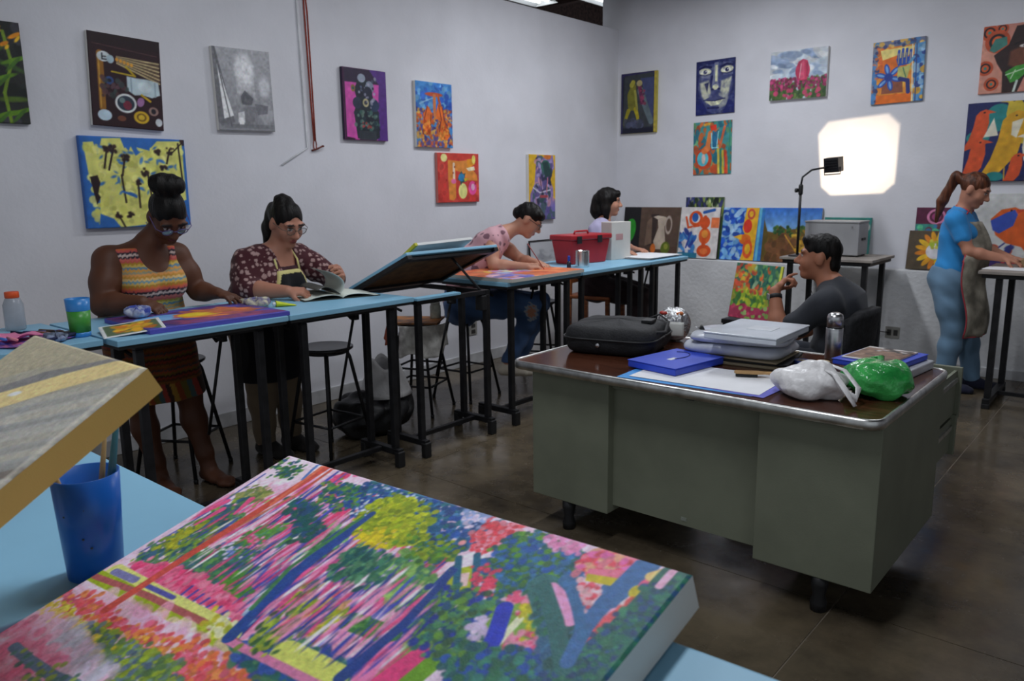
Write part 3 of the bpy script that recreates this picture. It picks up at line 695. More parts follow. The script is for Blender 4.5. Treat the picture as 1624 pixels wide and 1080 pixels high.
def art_face():
    p = Pic(.40, .50, NX+10, (44, 50, 96), 12); L = (206, 206, 176); D = (34, 38, 84)
    p.poly([(.1, .08), (.9, .06), (.95, .5), (.8, .9), (.5, 1), (.2, .9), (.05, .5)], (74, 80, 120))
    p.poly([(.06, .12), (.3, .06), (.38, .25), (.36, .34), (.12, .3)], (110, 114, 140)).poly([(.7, .05), (.95, .1), (.95, .3), (.7, .3)], (100, 104, 134))
    for x in (.24, .8):
        p.ell(x, .2, .16, .06, L, .08 if x < .5 else -.08).ell(x, .205, .12, .035, (230, 230, 214)).ell(x, .205, .05, .036, D).ell(x+.02, .195, .015, .012, (240, 240, 240)); p.line([(x-.16, .14), (x, .10), (x+.15, .13)], .05, D).line([(x-.14, .25), (x, .27), (x+.14, .25)], .02, D)
    p.poly([(.48, .05), (.58, .05), (.58, .42), (.62, .52), (.5, .56), (.42, .5)], (120, 124, 150)).poly([(.5, .1), (.56, .1), (.56, .4), (.5, .4)], L).ell(.51, .5, .075, .05, L).ell(.43, .54, .04, .02, D).ell(.6, .54, .04, .02, D).line([(.42, .3), (.38, .48)], .05, D)
    p.poly([(.1, .4), (.34, .36), (.4, .6), (.3, .8), (.16, .65)], L, .85, 5).poly([(.66, .4), (.92, .34), (.86, .6), (.72, .7), (.64, .58)], L, .85, 5).poly([(.22, .42), (.34, .4), (.3, .6)], D, .8)
    p.poly([(.6, .62), (.86, .6), (.8, .85), (.6, .92)], (170, 172, 160), .7, 4)
    p.poly([(.22, .72), (.4, .665), (.5, .69), (.6, .665), (.74, .72), (.5, .755)], (80, 84, 120)).poly([(.24, .74), (.5, .765), (.72, .74), (.6, .84), (.4, .84)], L).line([(.2, .73), (.5, .755), (.76, .725)], .022, D).line([(.32, .88), (.6, .89)], .04, D)
    p.poly([(0, .6), (.15, .7), (.3, .92), (.3, 1), (0, 1)], (40, 48, 104)).poly([(1, .6), (.85, .75), (.7, 1), (1, 1)], (40, 48, 104))
    p.dabs(160, (0, 0, 1, 1), [(60, 66, 120), (120, 124, 150), (40, 44, 90), (180, 180, 170)], .03, 2, None, .4, .16); p.a = np.clip((p.a-.45)*1.2+.44, 0, 1); return p.grain(.06)
canvas('canvas_painting', 'blue and cream painted face hung on the end wall', art_face(), on_back(-3.585, 2.46, R(1)), .012, (60, 64, 100), group=HUNGB)
def art_teal():
    p = Pic(.40, .50, NX, (70, 150, 150), 13); p.dabs(150, (0, 0, 1, 1), [(60, 150, 150), (226, 110, 50), (40, 110, 130), (110, 170, 120), (200, 84, 44)], .06, 1.8, 1.4, .5)
    p.poly([(.4, .18), (.62, .2), (.66, .5), (.52, .55), (.4, .4)], (40, 110, 150)).ell(.28, .7, .22, .2, (206, 76, 40)).ell(.26, .7, .15, .14, (90, 190, 206)).ell(.28, .7, .05, .1, (230, 200, 190)).line([(.38, .5), (.3, .55)], .16, (226, 120, 60)).line([(.45, .22), (.38, .5)], .12, (226, 130, 70))
    p.poly([(.45, .08), (.6, .06), (.62, .16), (.48, .18)], (220, 60, 40)).line([(.3, .06), (.42, .04)], .06, (230, 170, 60))
    for x, c in ((.66, (220, 200, 80)), (.72, (60, 130, 90)), (.78, (206, 190, 70)), (.85, (220, 70, 50)), (.93, (50, 130, 150))): p.line([(x, .5+.1*math.sin(x*9)), (x+.02, 1)], .05, c)
    p.line([(.82, .12), (.7, .5)], .06, (216, 110, 70)).line([(.48, .22), (.5, .5), (.66, .5)], .025, (150, 220, 226)).line([(.66, .2), (.62, .5)], .02, (160, 220, 226)).line([(.96, 0), (.95, 1)], .05, (60, 140, 120)); return p.grain(.06)
canvas('canvas_painting', 'teal and orange abstract hung beneath the painted face', art_teal(), on_back(-3.594, 1.893, R(1)), .012, (90, 150, 150), group=HUNGB)
def art_tulip():
    p = Pic(.51, .42, NX+20, (196, 206, 216), 14); p.vgrad((204, 210, 216), (170, 186, 206), 0, .6)
    p.dabs(70, (0, .05, 1, .55), [(150, 170, 200), (226, 228, 228), (120, 140, 170), (206, 220, 230)], .05, 2.6, .15, .25, .7)
    p.dabs(240, (0, .62, 1, 1), [(70, 100, 50), (50, 80, 44), (96, 120, 60)], .03, 1.8, 1.5, .3); p.dabs(180, (0, .56, 1, .8), [(160, 50, 96), (190, 70, 120), (120, 40, 70)], .022); p.dabs(16, (0, .8, 1, .97), [(200, 70, 110)], .035)
    p.line([(.58, .7), (.58, .98)], .02, (60, 110, 50)); p.ell(.58, .44, .125, .2, (186, 46, 84)).poly([(.46, .4), (.5, .25), (.58, .2), (.66, .24), (.7, .4), (.66, .62), (.52, .62)], (196, 56, 92)).poly([(.54, .28), (.6, .22), (.62, .6), (.55, .62)], (214, 84, 116)).line([(.55, .3), (.53, .58)], .012, (236, 190, 200)).line([(.65, .28), (.66, .55)], .012, (140, 26, 60)); return p.grain(.05)
canvas('canvas_painting', 'single pink tulip above a tulip field on the end wall', art_tulip(), on_back(-2.78, 2.496), .035, group=HUNGB)
def art_flower():
    p = Pic(.40, .50, NX+10, (226, 140, 50), 15)
    p.dabs(80, (0, 0, 1, 1), [(226, 150, 50), (206, 96, 40), (236, 190, 80)], .06); p.rect(0, 0, 1, .1, (110, 120, 150)); p.dabs(40, (0, 0, 1, .1), [(70, 130, 190), (206, 110, 60), (226, 180, 90), (60, 70, 120)], .04); p.rect(0, .1, .1, 1, (120, 130, 150)); p.dabs(40, (0, .1, .12, 1), [(70, 130, 190), (206, 110, 60), (60, 70, 120)], .04)
    p.poly([(.15, .14), (.8, .12), (.78, .22), (.6, .3), (.2, .3)], (236, 216, 130)).poly([(.2, .3), (.5, .24), (.5, .6), (.2, .62)], (220, 110, 30)).poly([(.22, .6), (.6, .62), (.62, .84), (.2, .84)], (140, 80, 60)).rect(.1, .86, .78, 1, (226, 110, 30))
    p.poly([(.8, .1), (1, .08), (1, 1), (.82, 1)], (90, 150, 200)).dabs(36, (.82, .1, 1, 1), [(40, 60, 130), (226, 170, 60), (150, 190, 220), (40, 110, 190)], .06); p.line([(.76, .1), (.8, 1)], .02, (240, 230, 200)).line([(.84, .1), (.86, 1)], .02, (60, 70, 120))
    B = (34, 76, 170)
    for k in range(6): a = k*PI/3+.3; p.ell(.33+.15*math.cos(a), .58+.125*math.sin(a), .12, .042, B, a*1.0).ell(.33+.16*math.cos(a), .58+.13*math.sin(a), .08, .02, (120, 170, 226), a)
    p.ell(.33, .58, .08, .06, (30, 56, 140))
    p.poly([(.46, .3), (.74, .28), (.72, .4), (.5, .42)], B)
    for k in range(4): x = .5+.075*k; p.line([(x, .34), (x+.01, .18-.02*math.sin(k*1.2))], .05, B).line([(x+.005, .38), (x+.005, .22)], .012, (226, 190, 100))
    p.line([(.72, .38), (.8, .3)], .05, (90, 150, 190)).poly([(.5, .44), (.74, .42), (.68, .66), (.5, .6)], (190, 190, 110)).line([(.55, .62), (.7, .66), (.72, .84)], .08, (40, 50, 120)).line([(.6, .45), (.66, .6)], .02, (60, 120, 90)); return p.grain(.05)
canvas('canvas_painting', 'colourful canvas with a blue star flower and a blue hand', art_flower(), on_back(-1.955, 2.438, R(1.2)), .02, (120, 150, 180), group=HUNGB)
def art_profile():
    p = Pic(.42, .50, NX+10, (206, 140, 124), 16); p.rect(0, 0, .35, 1, (216, 150, 130))
    for x, y, r in ((.1, .1, .14), (.3, .06, .1), (.08, .62, .13), (.2, .86, .12), (.24, .24, .2)): p.ell(x, y, r, r*.84, (196, 84, 50)).ell(x, y, r*.68, r*.57, (40, 30, 34)).ell(x, y, r*.45, r*.4, (220, 96, 50)).ell(x, y, r*.2, r*.17, (60, 140, 130))
    p.poly([(.12, .36), (.2, .2), (.38, .18), (.4, .3), (.2, .4)], (70, 130, 120))
    p.poly([(.2, .44), (.42, .3), (.52, .04), (.8, .02), (.86, .25), (.84, .34), (.96, .44), (.88, .5), (.9, .6), (.84, .72), (.7, .8), (.62, 1), (.38, 1), (.36, .7), (.26, .56)], (50, 34, 34)).poly([(.46, .4), (.62, .34), (.78, .4), (.8, .56), (.6, .66), (.44, .6)], (120, 70, 50), .9, 5).poly([(.66, .4), (.8, .44), (.78, .56), (.7, .55)], (176, 120, 100), .8, 4)
    p.line([(.52, .3), (.66, .26), (.76, .3)], .03, (24, 18, 22)).ell(.66, .335, .07, .022, (214, 206, 200)).ell(.68, .335, .03, .022, (20, 16, 20)); p.ell(.84, .43, .05, .04, (80, 50, 48))
    p.poly([(.4, .7), (.56, .62), (.88, .58), (.86, .66), (.72, .74), (.6, .84), (.5, .86)], (70, 156, 60)).line([(.42, .74), (.8, .64)], .02, (200, 230, 190)).line([(.5, .8), (.56, .68)], .02, (190, 226, 180)).line([(.6, .84), (.56, 1)], .04, (206, 220, 210)); p.poly([(.9, .1), (1, .1), (1, .7), (.94, .6)], (206, 130, 120)); return p.grain(.05)
canvas('canvas_painting', 'profile of a dark face holding a green leaf hung above the bird canvas', art_profile(), on_back(-1.145, 2.454), .02, (200, 150, 140), group=HUNGB)
def bird(p, x, y, s, col, flip=1, legs=True, beak=None):
    pts = [(0, -.5), (.12, -.55), (.26, -.5), (.2, -.42), (.22, -.2), (.16, .12), (-.05, .4), (-.35, .52), (-.2, .2), (-.12, -.1), (-.08, -.4)]
    if legs:
        for q in (.0, .07): p.line([(x+flip*q*s, y+.3*s), (x+flip*(q+.02)*s, y+.75*s)], .014, (206, 160, 60))
    p.poly([(x+flip*a*s, y+b*s) for a, b in pts], col); p.ell(x+flip*.1*s, y-.47*s, .012, .01, (30, 24, 30)); p.poly([(x+flip*.22*s, y-.52*s), (x+flip*.36*s, y-.46*s), (x+flip*.2*s, y-.44*s)], beak or col)
def art_birds():
    p = Pic(.62, .60, 130, (34, 40, 92), 17)
    T = (40, 130, 130); O = (214, 84, 44); Y = (214, 160, 40); G = (206, 180, 60)
    p.ell(.34, .2, .15, .18, T, .5).ell(.14, .44, .13, .09, T).ell(.8, .3, .2, .25, T).ell(.9, .82, .2, .14, T); bird(p, .14, .36, .5, O, 1, True); p.poly([(.2, .44), (.3, .2), (.36, .42)], (226, 220, 200))
    bird(p, .56, .28, .6, G, -1, True); bird(p, .46, .56, .8, Y, 1, True); p.poly([(.5, .26), (.62, .22), (.56, .46), (.5, .42)], (230, 224, 200))
    bird(p, .12, .76, .55, O, 1); bird(p, .74, .68, .5, (230, 222, 206), -1); bird(p, .56, .88, .42, O, 1); bird(p, .88, .22, .5, O, -1); bird(p, .94, .62, .55, Y, 1); p.ell(.36, .94, .1, .06, T); return p.grain(.05)
canvas('canvas_painting', 'large dark blue canvas of stylised orange and yellow birds', art_birds(), on_back(-1.10, 1.838), .035, (30, 36, 84), group=HUNGB)
# ------------------------------------------------------------------ canvases leaning on the ledge
LEAN = 'canvases leaning on the ledge'
def art_jug():
    p = Pic(.68, .50, 120, (66, 52, 46), 18); p.rect(0, 0, .30, 1, (26, 24, 28)).poly([(.3, 0), (1, 0), (1, 1), (.3, 1)], (92, 72, 60)).rect(.3, .8, 1, 1, (84, 62, 50))
    p.poly([(.48, .15), (.62, .14), (.6, .3), (.56, .8), (.44, .8), (.5, .3)], (60, 46, 42)).poly([(.42, .3), (.5, .2), (.52, .75), (.4, .8)], (120, 96, 80))
    p.poly([(.6, .25), (.74, .2), (.76, .26), (.72, .4), (.76, .75), (.70, .86), (.58, .86), (.55, .7), (.62, .42)], (196, 178, 160)).ring(.79, .36, .05, .16, .018, (190, 172, 160)).poly([(.6, .25), (.52, .2), (.6, .17), (.74, .2)], (206, 190, 172))
    p.ell(.76, .83, .075, .13, (96, 110, 30), .2).ell(.77, .8, .035, .06, (150, 156, 60)).ell(.55, .85, .045, .1, (214, 110, 40)); p.ell(.12, .5, .1, .26, (40, 150, 40), .2).ell(.1, .45, .04, .12, (90, 190, 70)); p.line([(.99, 0), (.97, 1)], .012, (160, 170, 160)); return p.grain(.05)
canvas('canvas_painting', 'dark still life of a white jug and green pear leaning behind the woman in lilac', art_jug(), leaning(-4.225, .5, R(7)), .02, (130, 130, 125), group=LEAN)
def art_smallgreen():
    p = Pic(.41, .60, NX, (60, 84, 50), 19); p.rect(0, 0, .4, 1, (44, 50, 110)); p.dabs(120, (0, 0, 1, .4), [(40, 60, 40), (150, 170, 80), (60, 60, 120), (24, 34, 30), (190, 200, 150)], .035, 2.4, 1.57, .2); return p.grain(.05)
canvas('canvas_painting', 'green foliage canvas mostly hidden behind the orange guitar-figure canvas', art_smallgreen(), leaning(-3.645, .60, R(4)), .018, (190, 190, 180), group=LEAN)
def art_guitar():
    p = Pic(.42, .50, NX, (222, 216, 214), 20); O = (220, 84, 34); B = (40, 96, 176)
    p.ell(.67, .85, .18, .12, O).ell(.66, .56, .15, .16, (226, 100, 44)).ell(.64, .3, .13, .12, O).line([(.64, .2), (.65, .8)], .1, O).ell(.66, .52, .08, .08, (236, 150, 60)).ell(.67, .86, .1, .06, (236, 120, 60)).rect(.8, .2, 1, .4, (230, 120, 70))
    p.ring(.4, .22, .14, .12, .07, O).ell(.38, .2, .08, .09, B).line([(.6, .1), (.85, .05)], .07, B).line([(.15, .2), (.22, .4), (.5, .36)], .05, O); p.dabs(44, (.04, .45, .4, .92), [B, (40, 60, 150), (60, 130, 196), (226, 220, 220)], .045, 2.0); p.rect(0, .9, .5, 1, (40, 120, 150)); p.line([(.1, .5), (.3, .7)], .04, B).line([(.3, .5), (.2, .8)], .04, (50, 70, 160)); return p.grain(.05)
canvas('canvas_painting', 'white canvas of an orange guitar-like figure with blue strokes', art_guitar(), leaning(-3.665, .505, R(8), y=WY-.042), .02, (120, 100, 90), group=LEAN)
def art_bluyel():
    p = Pic(.42, .50, NX, (50, 110, 206), 21); p.dabs(170, (0, 0, .55, 1), [(40, 96, 206), (120, 180, 230), (24, 70, 176), (170, 206, 236)], .05, 1.6); p.poly([(.56, 0), (.86, 0), (.84, 1), (.5, 1), (.62, .6), (.5, .4)], (232, 176, 40)).poly([(.86, 0), (1, 0), (1, 1), (.82, 1)], (50, 120, 190)).line([(.9, 0), (.88, 1)], .06, (100, 180, 210))
    p.ell(.62, .35, .1, .13, (216, 56, 36)).ring(.68, .12, .07, .08, .04, (206, 84, 60)).ell(.58, .6, .14, .1, (226, 110, 30)).ring(.66, .78, .09, .14, .05, (226, 90, 40)).poly([(.3, .56), (.5, .5), (.5, .62)], (236, 180, 40)); return p.grain(.05)
canvas('canvas_painting', 'blue and yellow abstract with red shapes leaning on the ledge', art_bluyel(), leaning(-3.228, .50, R(8)), .02, (90, 140, 200), group=LEAN)
def art_land():
    p = Pic(.53, .50, NX+20, (70, 130, 206), 22); p.vgrad((50, 110, 200), (130, 176, 220), 0, .45); p.poly([(0, .42), (.2, .46), (.3, .32), (.42, .4), (.6, .38), (.8, .42), (1, .4), (1, 1), (0, 1)], (110, 84, 30)); p.dabs(60, (.2, .34, .95, .5), [(50, 90, 40), (34, 70, 36), (80, 110, 40)], .03); p.dabs(60, (.55, .42, 1, .9), [(206, 160, 40), (180, 130, 40), (226, 180, 60)], .03, 1.8, .6); p.poly([(.05, 1), (.25, .6), (.34, .46), (.42, .46), (.6, 1)], (120, 76, 44)).poly([(.0, .2), (.1, .5), (.05, .9), (0, 1)], (96, 80, 30)); p.dabs(40, (.1, .55, .6, 1), [(130, 84, 50), (100, 66, 34)], .05, 1.5, 1.2); p.line([(.4, .5), (.62, .8)], .02, (206, 150, 50)); return p.grain(.06)
canvas('canvas_painting', 'landscape canvas of a brown path under a blue sky', art_land(), leaning(-2.755, .50, R(8)), .025, (170, 176, 180), group=LEAN)
def art_tealframe():
    p = Pic(.40, .42, 60, (150, 190, 185), 23); p.rect(0, 0, 1, .08, (40, 120, 110)).rect(.9, 0, 1, 1, (40, 130, 120)).rect(0, 0, .1, 1, (40, 120, 110)).rect(.1, .08, .9, 1, (190, 196, 196)); p.dabs(30, (.3, .2, .9, .95), [(150, 180, 180), (206, 206, 200), (90, 150, 150)], .07); return p.grain(.05)
canvas('canvas_painting', 'teal-bordered canvas leaning behind the grey metal box', art_tealframe(), leaning(-2.27, .42, R(7), .82), .018, (50, 120, 110), group=LEAN)
def art_sun():
    p = Pic(.40, .32, NX, (84, 70, 52), 24)
    for k in range(17):
        a = k*2*PI/17; p.ell(.55+.28*math.cos(a), .5+.34*math.sin(a), .13, .06, [(230, 160, 30), (240, 190, 40), (220, 130, 30)][k % 3], math.atan2(.34*.8*math.sin(a), .28*math.cos(a)))
    p.ell(.58, .5, .22, .26, (196, 190, 60)).ell(.52, .52, .17, .2, (226, 222, 226)); p.dabs(30, (.4, .2, .8, .5), [(170, 190, 50), (206, 200, 70)], .035); return p.grain(.05)
canvas('canvas_painting', 'sunflower canvas leaning on the ledge behind the woman in blue', art_sun(), leaning(-1.55, .32, R(9), y=WY-.046), .025, (70, 60, 50), group=LEAN)
def art_maroon():
    p = Pic(.34, .50, NX, (90, 30, 60), 25); p.ring(.45, .15, .18, .11, .05, (216, 130, 170)).ell(.45, .15, .1, .06, (150, 60, 110)).rect(0, .27, 1, .42, (60, 140, 130)).dabs(40, (0, .3, 1, .6), [(60, 130, 180), (130, 60, 80), (90, 190, 140), (110, 120, 160)], .06); return p.grain(.05)
canvas('canvas_painting', 'maroon canvas with a pink ring standing behind the sunflower', art_maroon(), leaning(-1.55, .52, R(4)), .018, (100, 60, 80), group=LEAN)
def art_robin():
    p = Pic(.56, .62, 110, (206, 206, 204), 26); O = (220, 96, 36); B = (60, 84, 180)
    p.poly([(.22, .32), (.34, .2), (.5, .17), (.62, .22), (.68, .42), (.72, .62), (.84, .78), (.76, .8), (.62, .66), (.44, .62), (.3, .52)], O).poly([(.22, .34), (.4, .24), (.5, .2), (.54, .26), (.5, .4), (.34, .5), (.26, .46)], B).poly([(.52, .2), (.66, .19), (.54, .25)], (206, 70, 40)).ell(.46, .21, .012, .012, (30, 30, 40))
    p.line([(.42, .62), (.3, .72)], .02, (60, 60, 130)).line([(.5, .64), (.42, .74)], .02, (60, 60, 130)); p.dabs(50, (.02, .64, .5, .84), [(40, 50, 120), (206, 70, 40), (60, 70, 150)], .03, 1.6); p.rect(0, .84, 1, 1, (60, 50, 110)); p.dabs(30, (0, .84, 1, 1), [(50, 50, 120), (200, 60, 60), (90, 60, 120)], .04); return p.grain(.04)
canvas('canvas_painting', 'white canvas of a blue and orange bird leaning beside the woman in blue', art_robin(), leaning(-1.02, .62, R(5)), .025, (206, 206, 204), group=LEAN)
def art_pond():
    p = Pic(.40, .45, NX+6, (150, 150, 60), 27); p.rect(0, 0, 1, .5, (60, 110, 90)); p.dabs(110, (.1, 0, 1, .5), [(40, 110, 90), (30, 84, 80), (110, 160, 90), (150, 180, 140), (220, 100, 50)], .03, 2.2, 1.6, .2); p.dabs(40, (0, 0, .4, .5), [(220, 100, 50), (196, 170, 60), (200, 80, 60)], .04, 1.6); p.dabs(90, (.05, .48, 1, .78), [(200, 206, 60), (150, 180, 50), (90, 140, 50), (60, 110, 60)], .04, 1.8, 1.4, .4); p.dabs(30, (0, .42, 1, .52), [(216, 110, 60), (206, 80, 60)], .03); p.rect(0, .78, 1, 1, (170, 60, 90)); p.dabs(44, (0, .74, 1, 1), [(130, 180, 80), (196, 70, 100), (160, 50, 80), (150, 190, 110)], .045); p.rect(.95, 0, 1, 1, (206, 206, 70)); return p.grain(.06)
PB = Matrix.Translation((-2.60, 6.03, .452)) @ Matrix.Rotation(R(-3), 4, 'Z') @ basis((1, 0, 0), (0, 0, 1), (0, -1, 0), (0, 0, 0)) @ Matrix.Rotation(-R(13), 4, 'X') @ Matrix.Rotation(-R(2), 4, 'Z') @ Matrix.Translation((0, .232, 0))
canvas('canvas_painting', 'green and pink water-garden canvas standing on the low black bench', art_pond(), PB, .02, (190, 196, 80))

# ------------------------------------------------------------------ the garden canvas in the foreground
GW, GH = .80, .62
def G(L): return [(u/GW, v/GH) for u, v in L]
def art_garden():
    p = Pic(GW, GH, 560, (246, 208, 228), 40); V = PI/2; p.ds = .42; p.dn = 1.75
    pink, hot, red, blu, dbl, grn, dgr, yel, wht, pal_ = (240, 150, 190), (236, 84, 140), (224, 66, 90), (70, 80, 190), (40, 60, 150), (96, 150, 70), (30, 96, 92), (176, 186, 24), (250, 240, 246), (248, 206, 228)
    A = lambda L: G(L)
    # pale wash and pink blushes
    p.dabs(120, (0, 0, 1, 1), [(248, 214, 232), (244, 196, 220), (250, 226, 238)], .05, 1.6, V, .3, .5)
    # upright hatching of the bamboo thicket
    thicket = A([(0.000,0.160),(0.098,0.068),(0.159,0.028),(0.352,0.030),(0.513,0.085),(0.568,0.159),(0.602,0.266),(0.467,0.335),(0.315,0.324),(0.293,0.286),(0.149,0.267)])
    p.dabs(520, thicket, [pink, hot, pal_, wht, (244, 170, 200), pink], .006, 5.5, V, .06, .85)
    p.dabs(210, thicket, [blu, dbl, (96, 90, 190), (60, 70, 170)], .0028, 10, V-.03, .07, .9)
    p.dabs(130, thicket, [(120, 110, 60), (90, 120, 60), wht, (130, 80, 60)], .0018, 13, V, .07, .9)
    p.dabs(60, thicket, [hot, red], .006, 6, V, .08, .85)
    # pale wall of the far garden, left strip
    p.poly(A([(0.016,0.001),(0.107,0.001),(0.124,0.114),(0.020,0.153)]), (248, 216, 232)); p.dabs(30, A([(0.059,0.062),(0.138,0.063),(0.112,0.119),(0.072,0.124)]), [(244, 180, 210), (250, 226, 238)], .02, 2, V, .3, .6)
    p.dabs(60, A([(0.001,0.030),(0.007,0.013),(0.069,0.014),(0.091,0.055),(0.046,0.058)]), [dgr, (40, 80, 130), grn, (60, 100, 60)], .012)
    p.line(A([(0.016,0.060),(0.025,0.173),(0.021,0.277)]), .006, (90, 100, 180)); p.line(A([(0.035,0.090),(0.034,0.210)]), .004, (120, 130, 190))
    p.dabs(70, A([(0.027,0.122),(0.045,0.090),(0.096,0.097),(0.088,0.127)]), [(130, 150, 70), (160, 160, 90), (110, 130, 80)], .010, 1.6)
    # left shrub
    p.dabs(260, A([(0.045,0.158),(0.054,0.125),(0.114,0.171),(0.116,0.251),(0.064,0.296),(0.027,0.288),(0.027,0.239)]), [(60, 100, 130), (70, 130, 70), (44, 90, 110), (130, 160, 50), (90, 130, 90)], .012, 1.6, V, .5)
    p.dabs(44, A([(0.040,0.213),(0.057,0.189),(0.064,0.256),(0.039,0.270)]), [(176, 176, 40), (150, 160, 50)], .011, 1.4)
    for L in ([(0.028,0.140),(0.019,0.181)], [(0.070,0.119),(0.083,0.156)], [(0.045,0.158),(0.040,0.202)]): p.line(A(L), .017, hot, .95, .008)
    # mid shrub right of the orange trunk
    p.dabs(300, A([(0.186,0.191),(0.165,0.151),(0.222,0.206),(0.271,0.250),(0.289,0.274),(0.167,0.267),(0.098,0.274)]), [(60, 120, 90), (80, 140, 80), (70, 110, 130), (100, 150, 80), (50, 100, 100)], .014, 1.4, V, .6)
    p.dabs(90, A([(0.240,0.256),(0.272,0.236),(0.297,0.265),(0.251,0.272)]), [(90, 150, 50), (70, 130, 60)], .014, 1.4)
    p.dabs(22, A([(0.151,0.218),(0.168,0.201),(0.194,0.226)]), [(216, 210, 236), (110, 130, 200)], .009)
    p.dabs(110, A([(0.135,0.092),(0.204,0.085),(0.262,0.113),(0.277,0.157),(0.226,0.167),(0.242,0.145),(0.225,0.111),(0.168,0.107)]), [dgr, (40, 96, 80), (70, 120, 90), (40, 80, 120)], .013, 1.4)
    p.dabs(150, A([(0.162,0.176),(0.209,0.134),(0.257,0.154),(0.235,0.183),(0.184,0.195)]), [(90, 150, 60), (110, 160, 80), (80, 140, 110)], .011, 1.5)
    p.dabs(120, A([(0.280,0.137),(0.282,0.105),(0.326,0.126),(0.330,0.162),(0.298,0.182)]), [(120, 180, 120), (80, 140, 80), (150, 200, 130), (60, 120, 80)], .014, 1.3)
    p.dabs(110, A([(0.364,0.133),(0.412,0.127),(0.451,0.138),(0.438,0.169),(0.390,0.184),(0.368,0.152)]), [(60, 120, 90), (30, 90, 90), (90, 150, 110)], .013, 1.6, V, .5)
    p.dabs(150, A([(0.435,0.125),(0.455,0.109),(0.535,0.139),(0.536,0.191),(0.464,0.170)]), [(96, 150, 80), (120, 170, 90), (70, 130, 100), (150, 190, 100)], .015, 1.4)
    # red-pink shoots
    for L, w in (([(0.270,0.060),(0.272,0.109),(0.281,0.160),(0.276,0.198)], .022), ([(0.260,0.077),(0.264,0.120)], .024), ([(0.180,0.011),(0.168,0.034)], .03), ([(0.213,0.055),(0.202,0.077)], .028), ([(0.220,0.121),(0.222,0.148)], .02), ([(0.179,0.108),(0.189,0.154)], .014)): p.line(A(L), w, (228, 70, 120), .95, w*.4)
    p.dabs(20, A([(0.162,0.036),(0.162,-0.002),(0.202,0.009),(0.192,0.039)]), [red, hot], .012)
    p.dabs(24, A([(0.178,0.186),(0.190,0.177),(0.217,0.191),(0.208,0.200)]), [hot, pink], .008)
    # orange trunks
    for L, w, c in (([(0.122,-0.001),(0.116,0.251),(0.118,0.374)], .022, (206, 84, 70)), ([(0.111,-0.002),(0.124,0.114)], .012, (226, 120, 90)), ([(0.138,-0.000),(0.144,0.080)], .009, (196, 90, 70)), ([(0.144,0.080),(0.115,0.220)], .010, (200, 120, 90))): p.line(A(L), w, c)
    p.line(A([(0.096,-0.001),(0.100,0.018),(0.110,0.044)]), .008, (90, 130, 200)); p.line(A([(0.156,-0.000),(0.170,0.097)]), .006, (70, 80, 180)); p.line(A([(0.176,-0.001),(0.190,0.098)]), .004, (90, 90, 190))
    # blue leaning trunks
    for L, w, c, w2 in (([(0.322,0.066),(0.324,0.199),(0.356,0.316)], .026, (40, 76, 150), .040), ([(0.314,0.077),(0.309,0.199),(0.334,0.273)], .012, (70, 130, 80), .010), ([(0.536,0.108),(0.549,0.202),(0.546,0.289)], .024, (36, 66, 140), .034), ([(0.274,0.192),(0.313,0.231),(0.342,0.282)], .010, (70, 110, 110), .03)): p.line(A(L), w, c, .95, w2)
    p.dabs(50, A([(0.293,0.219),(0.262,0.190),(0.346,0.280),(0.336,0.296)]), [(150, 180, 210), (200, 206, 226), (110, 150, 190)], .012, 2.5, V, .2)
    # path edge, kerb bands and near lawn
    p.poly(A([(0.157,0.271),(0.324,0.271),(0.336,0.296),(0.059,0.313),(0.046,0.296)]), (236, 96, 140)); p.dabs(90, A([(0.157,0.271),(0.324,0.271),(0.336,0.296),(0.059,0.313),(0.046,0.296)]), [(240, 110, 150), (226, 70, 120), (244, 140, 170)], .016, 1.4, V, .4)
    for q in range(7):
        f = q/6.; a = [(0.200,0.288),(0.305,0.292)]; b = [(0.203,0.308),(0.297,0.315)]; p.line(G([(a[0][0]+(a[1][0]-a[0][0])*f, a[0][1]+(a[1][1]-a[0][1])*f), (b[0][0]+(b[1][0]-b[0][0])*f, b[0][1]+(b[1][1]-b[0][1])*f)]), .006, (80, 80, 170))
    p.line(A([(0.025,0.328),(0.167,0.323),(0.312,0.314),(0.356,0.316)]), .036, (222, 224, 130)); p.line(A([(0.003,0.348),(0.132,0.339),(0.270,0.327),(0.381,0.326)]), .030, (160, 180, 40)); p.line(A([(0.007,0.349),(0.152,0.330),(0.288,0.319),(0.410,0.317)]), .013, (176, 96, 96))
    p.line(A([(0.029,0.328),(0.091,0.322)]), .016, (130, 130, 180)); p.line(A([(0.122,0.320),(0.197,0.314)]), .010, (90, 90, 170)); p.dabs(26, A([(0.291,0.311),(0.345,0.310),(0.343,0.322)]), [(226, 216, 60), (240, 240, 190), (190, 200, 60)], .014, 1.6, .6)
    # pale path and flower borders
    p.poly(A([(-0.007,0.372),(0.070,0.360),(0.343,0.339),(0.509,0.313),(0.400,0.369),(0.252,0.378),(0.007,0.395)]), (248, 196, 220)); p.dabs(70, A([(0.084,0.360),(0.343,0.339),(0.462,0.332),(0.357,0.370),(0.170,0.368)]), [(244, 176, 210), (250, 210, 226)], .03, 1.8, .5, .3, .6)
    p.dabs(280, A([(-0.004,0.396),(0.052,0.375),(0.184,0.374),(0.313,0.348),(0.489,0.333),(0.372,0.393),(0.294,0.380),(0.128,0.394),(0.054,0.402)]), [(226, 96, 110), (230, 120, 70), (236, 140, 80), (236, 110, 140), (220, 80, 90)], .016)
    p.dabs(60, A([(0.081,0.403),(0.212,0.386),(0.307,0.362),(0.316,0.374),(0.202,0.390)]), [(240, 180, 60), (236, 150, 80), (250, 200, 210)], .012)
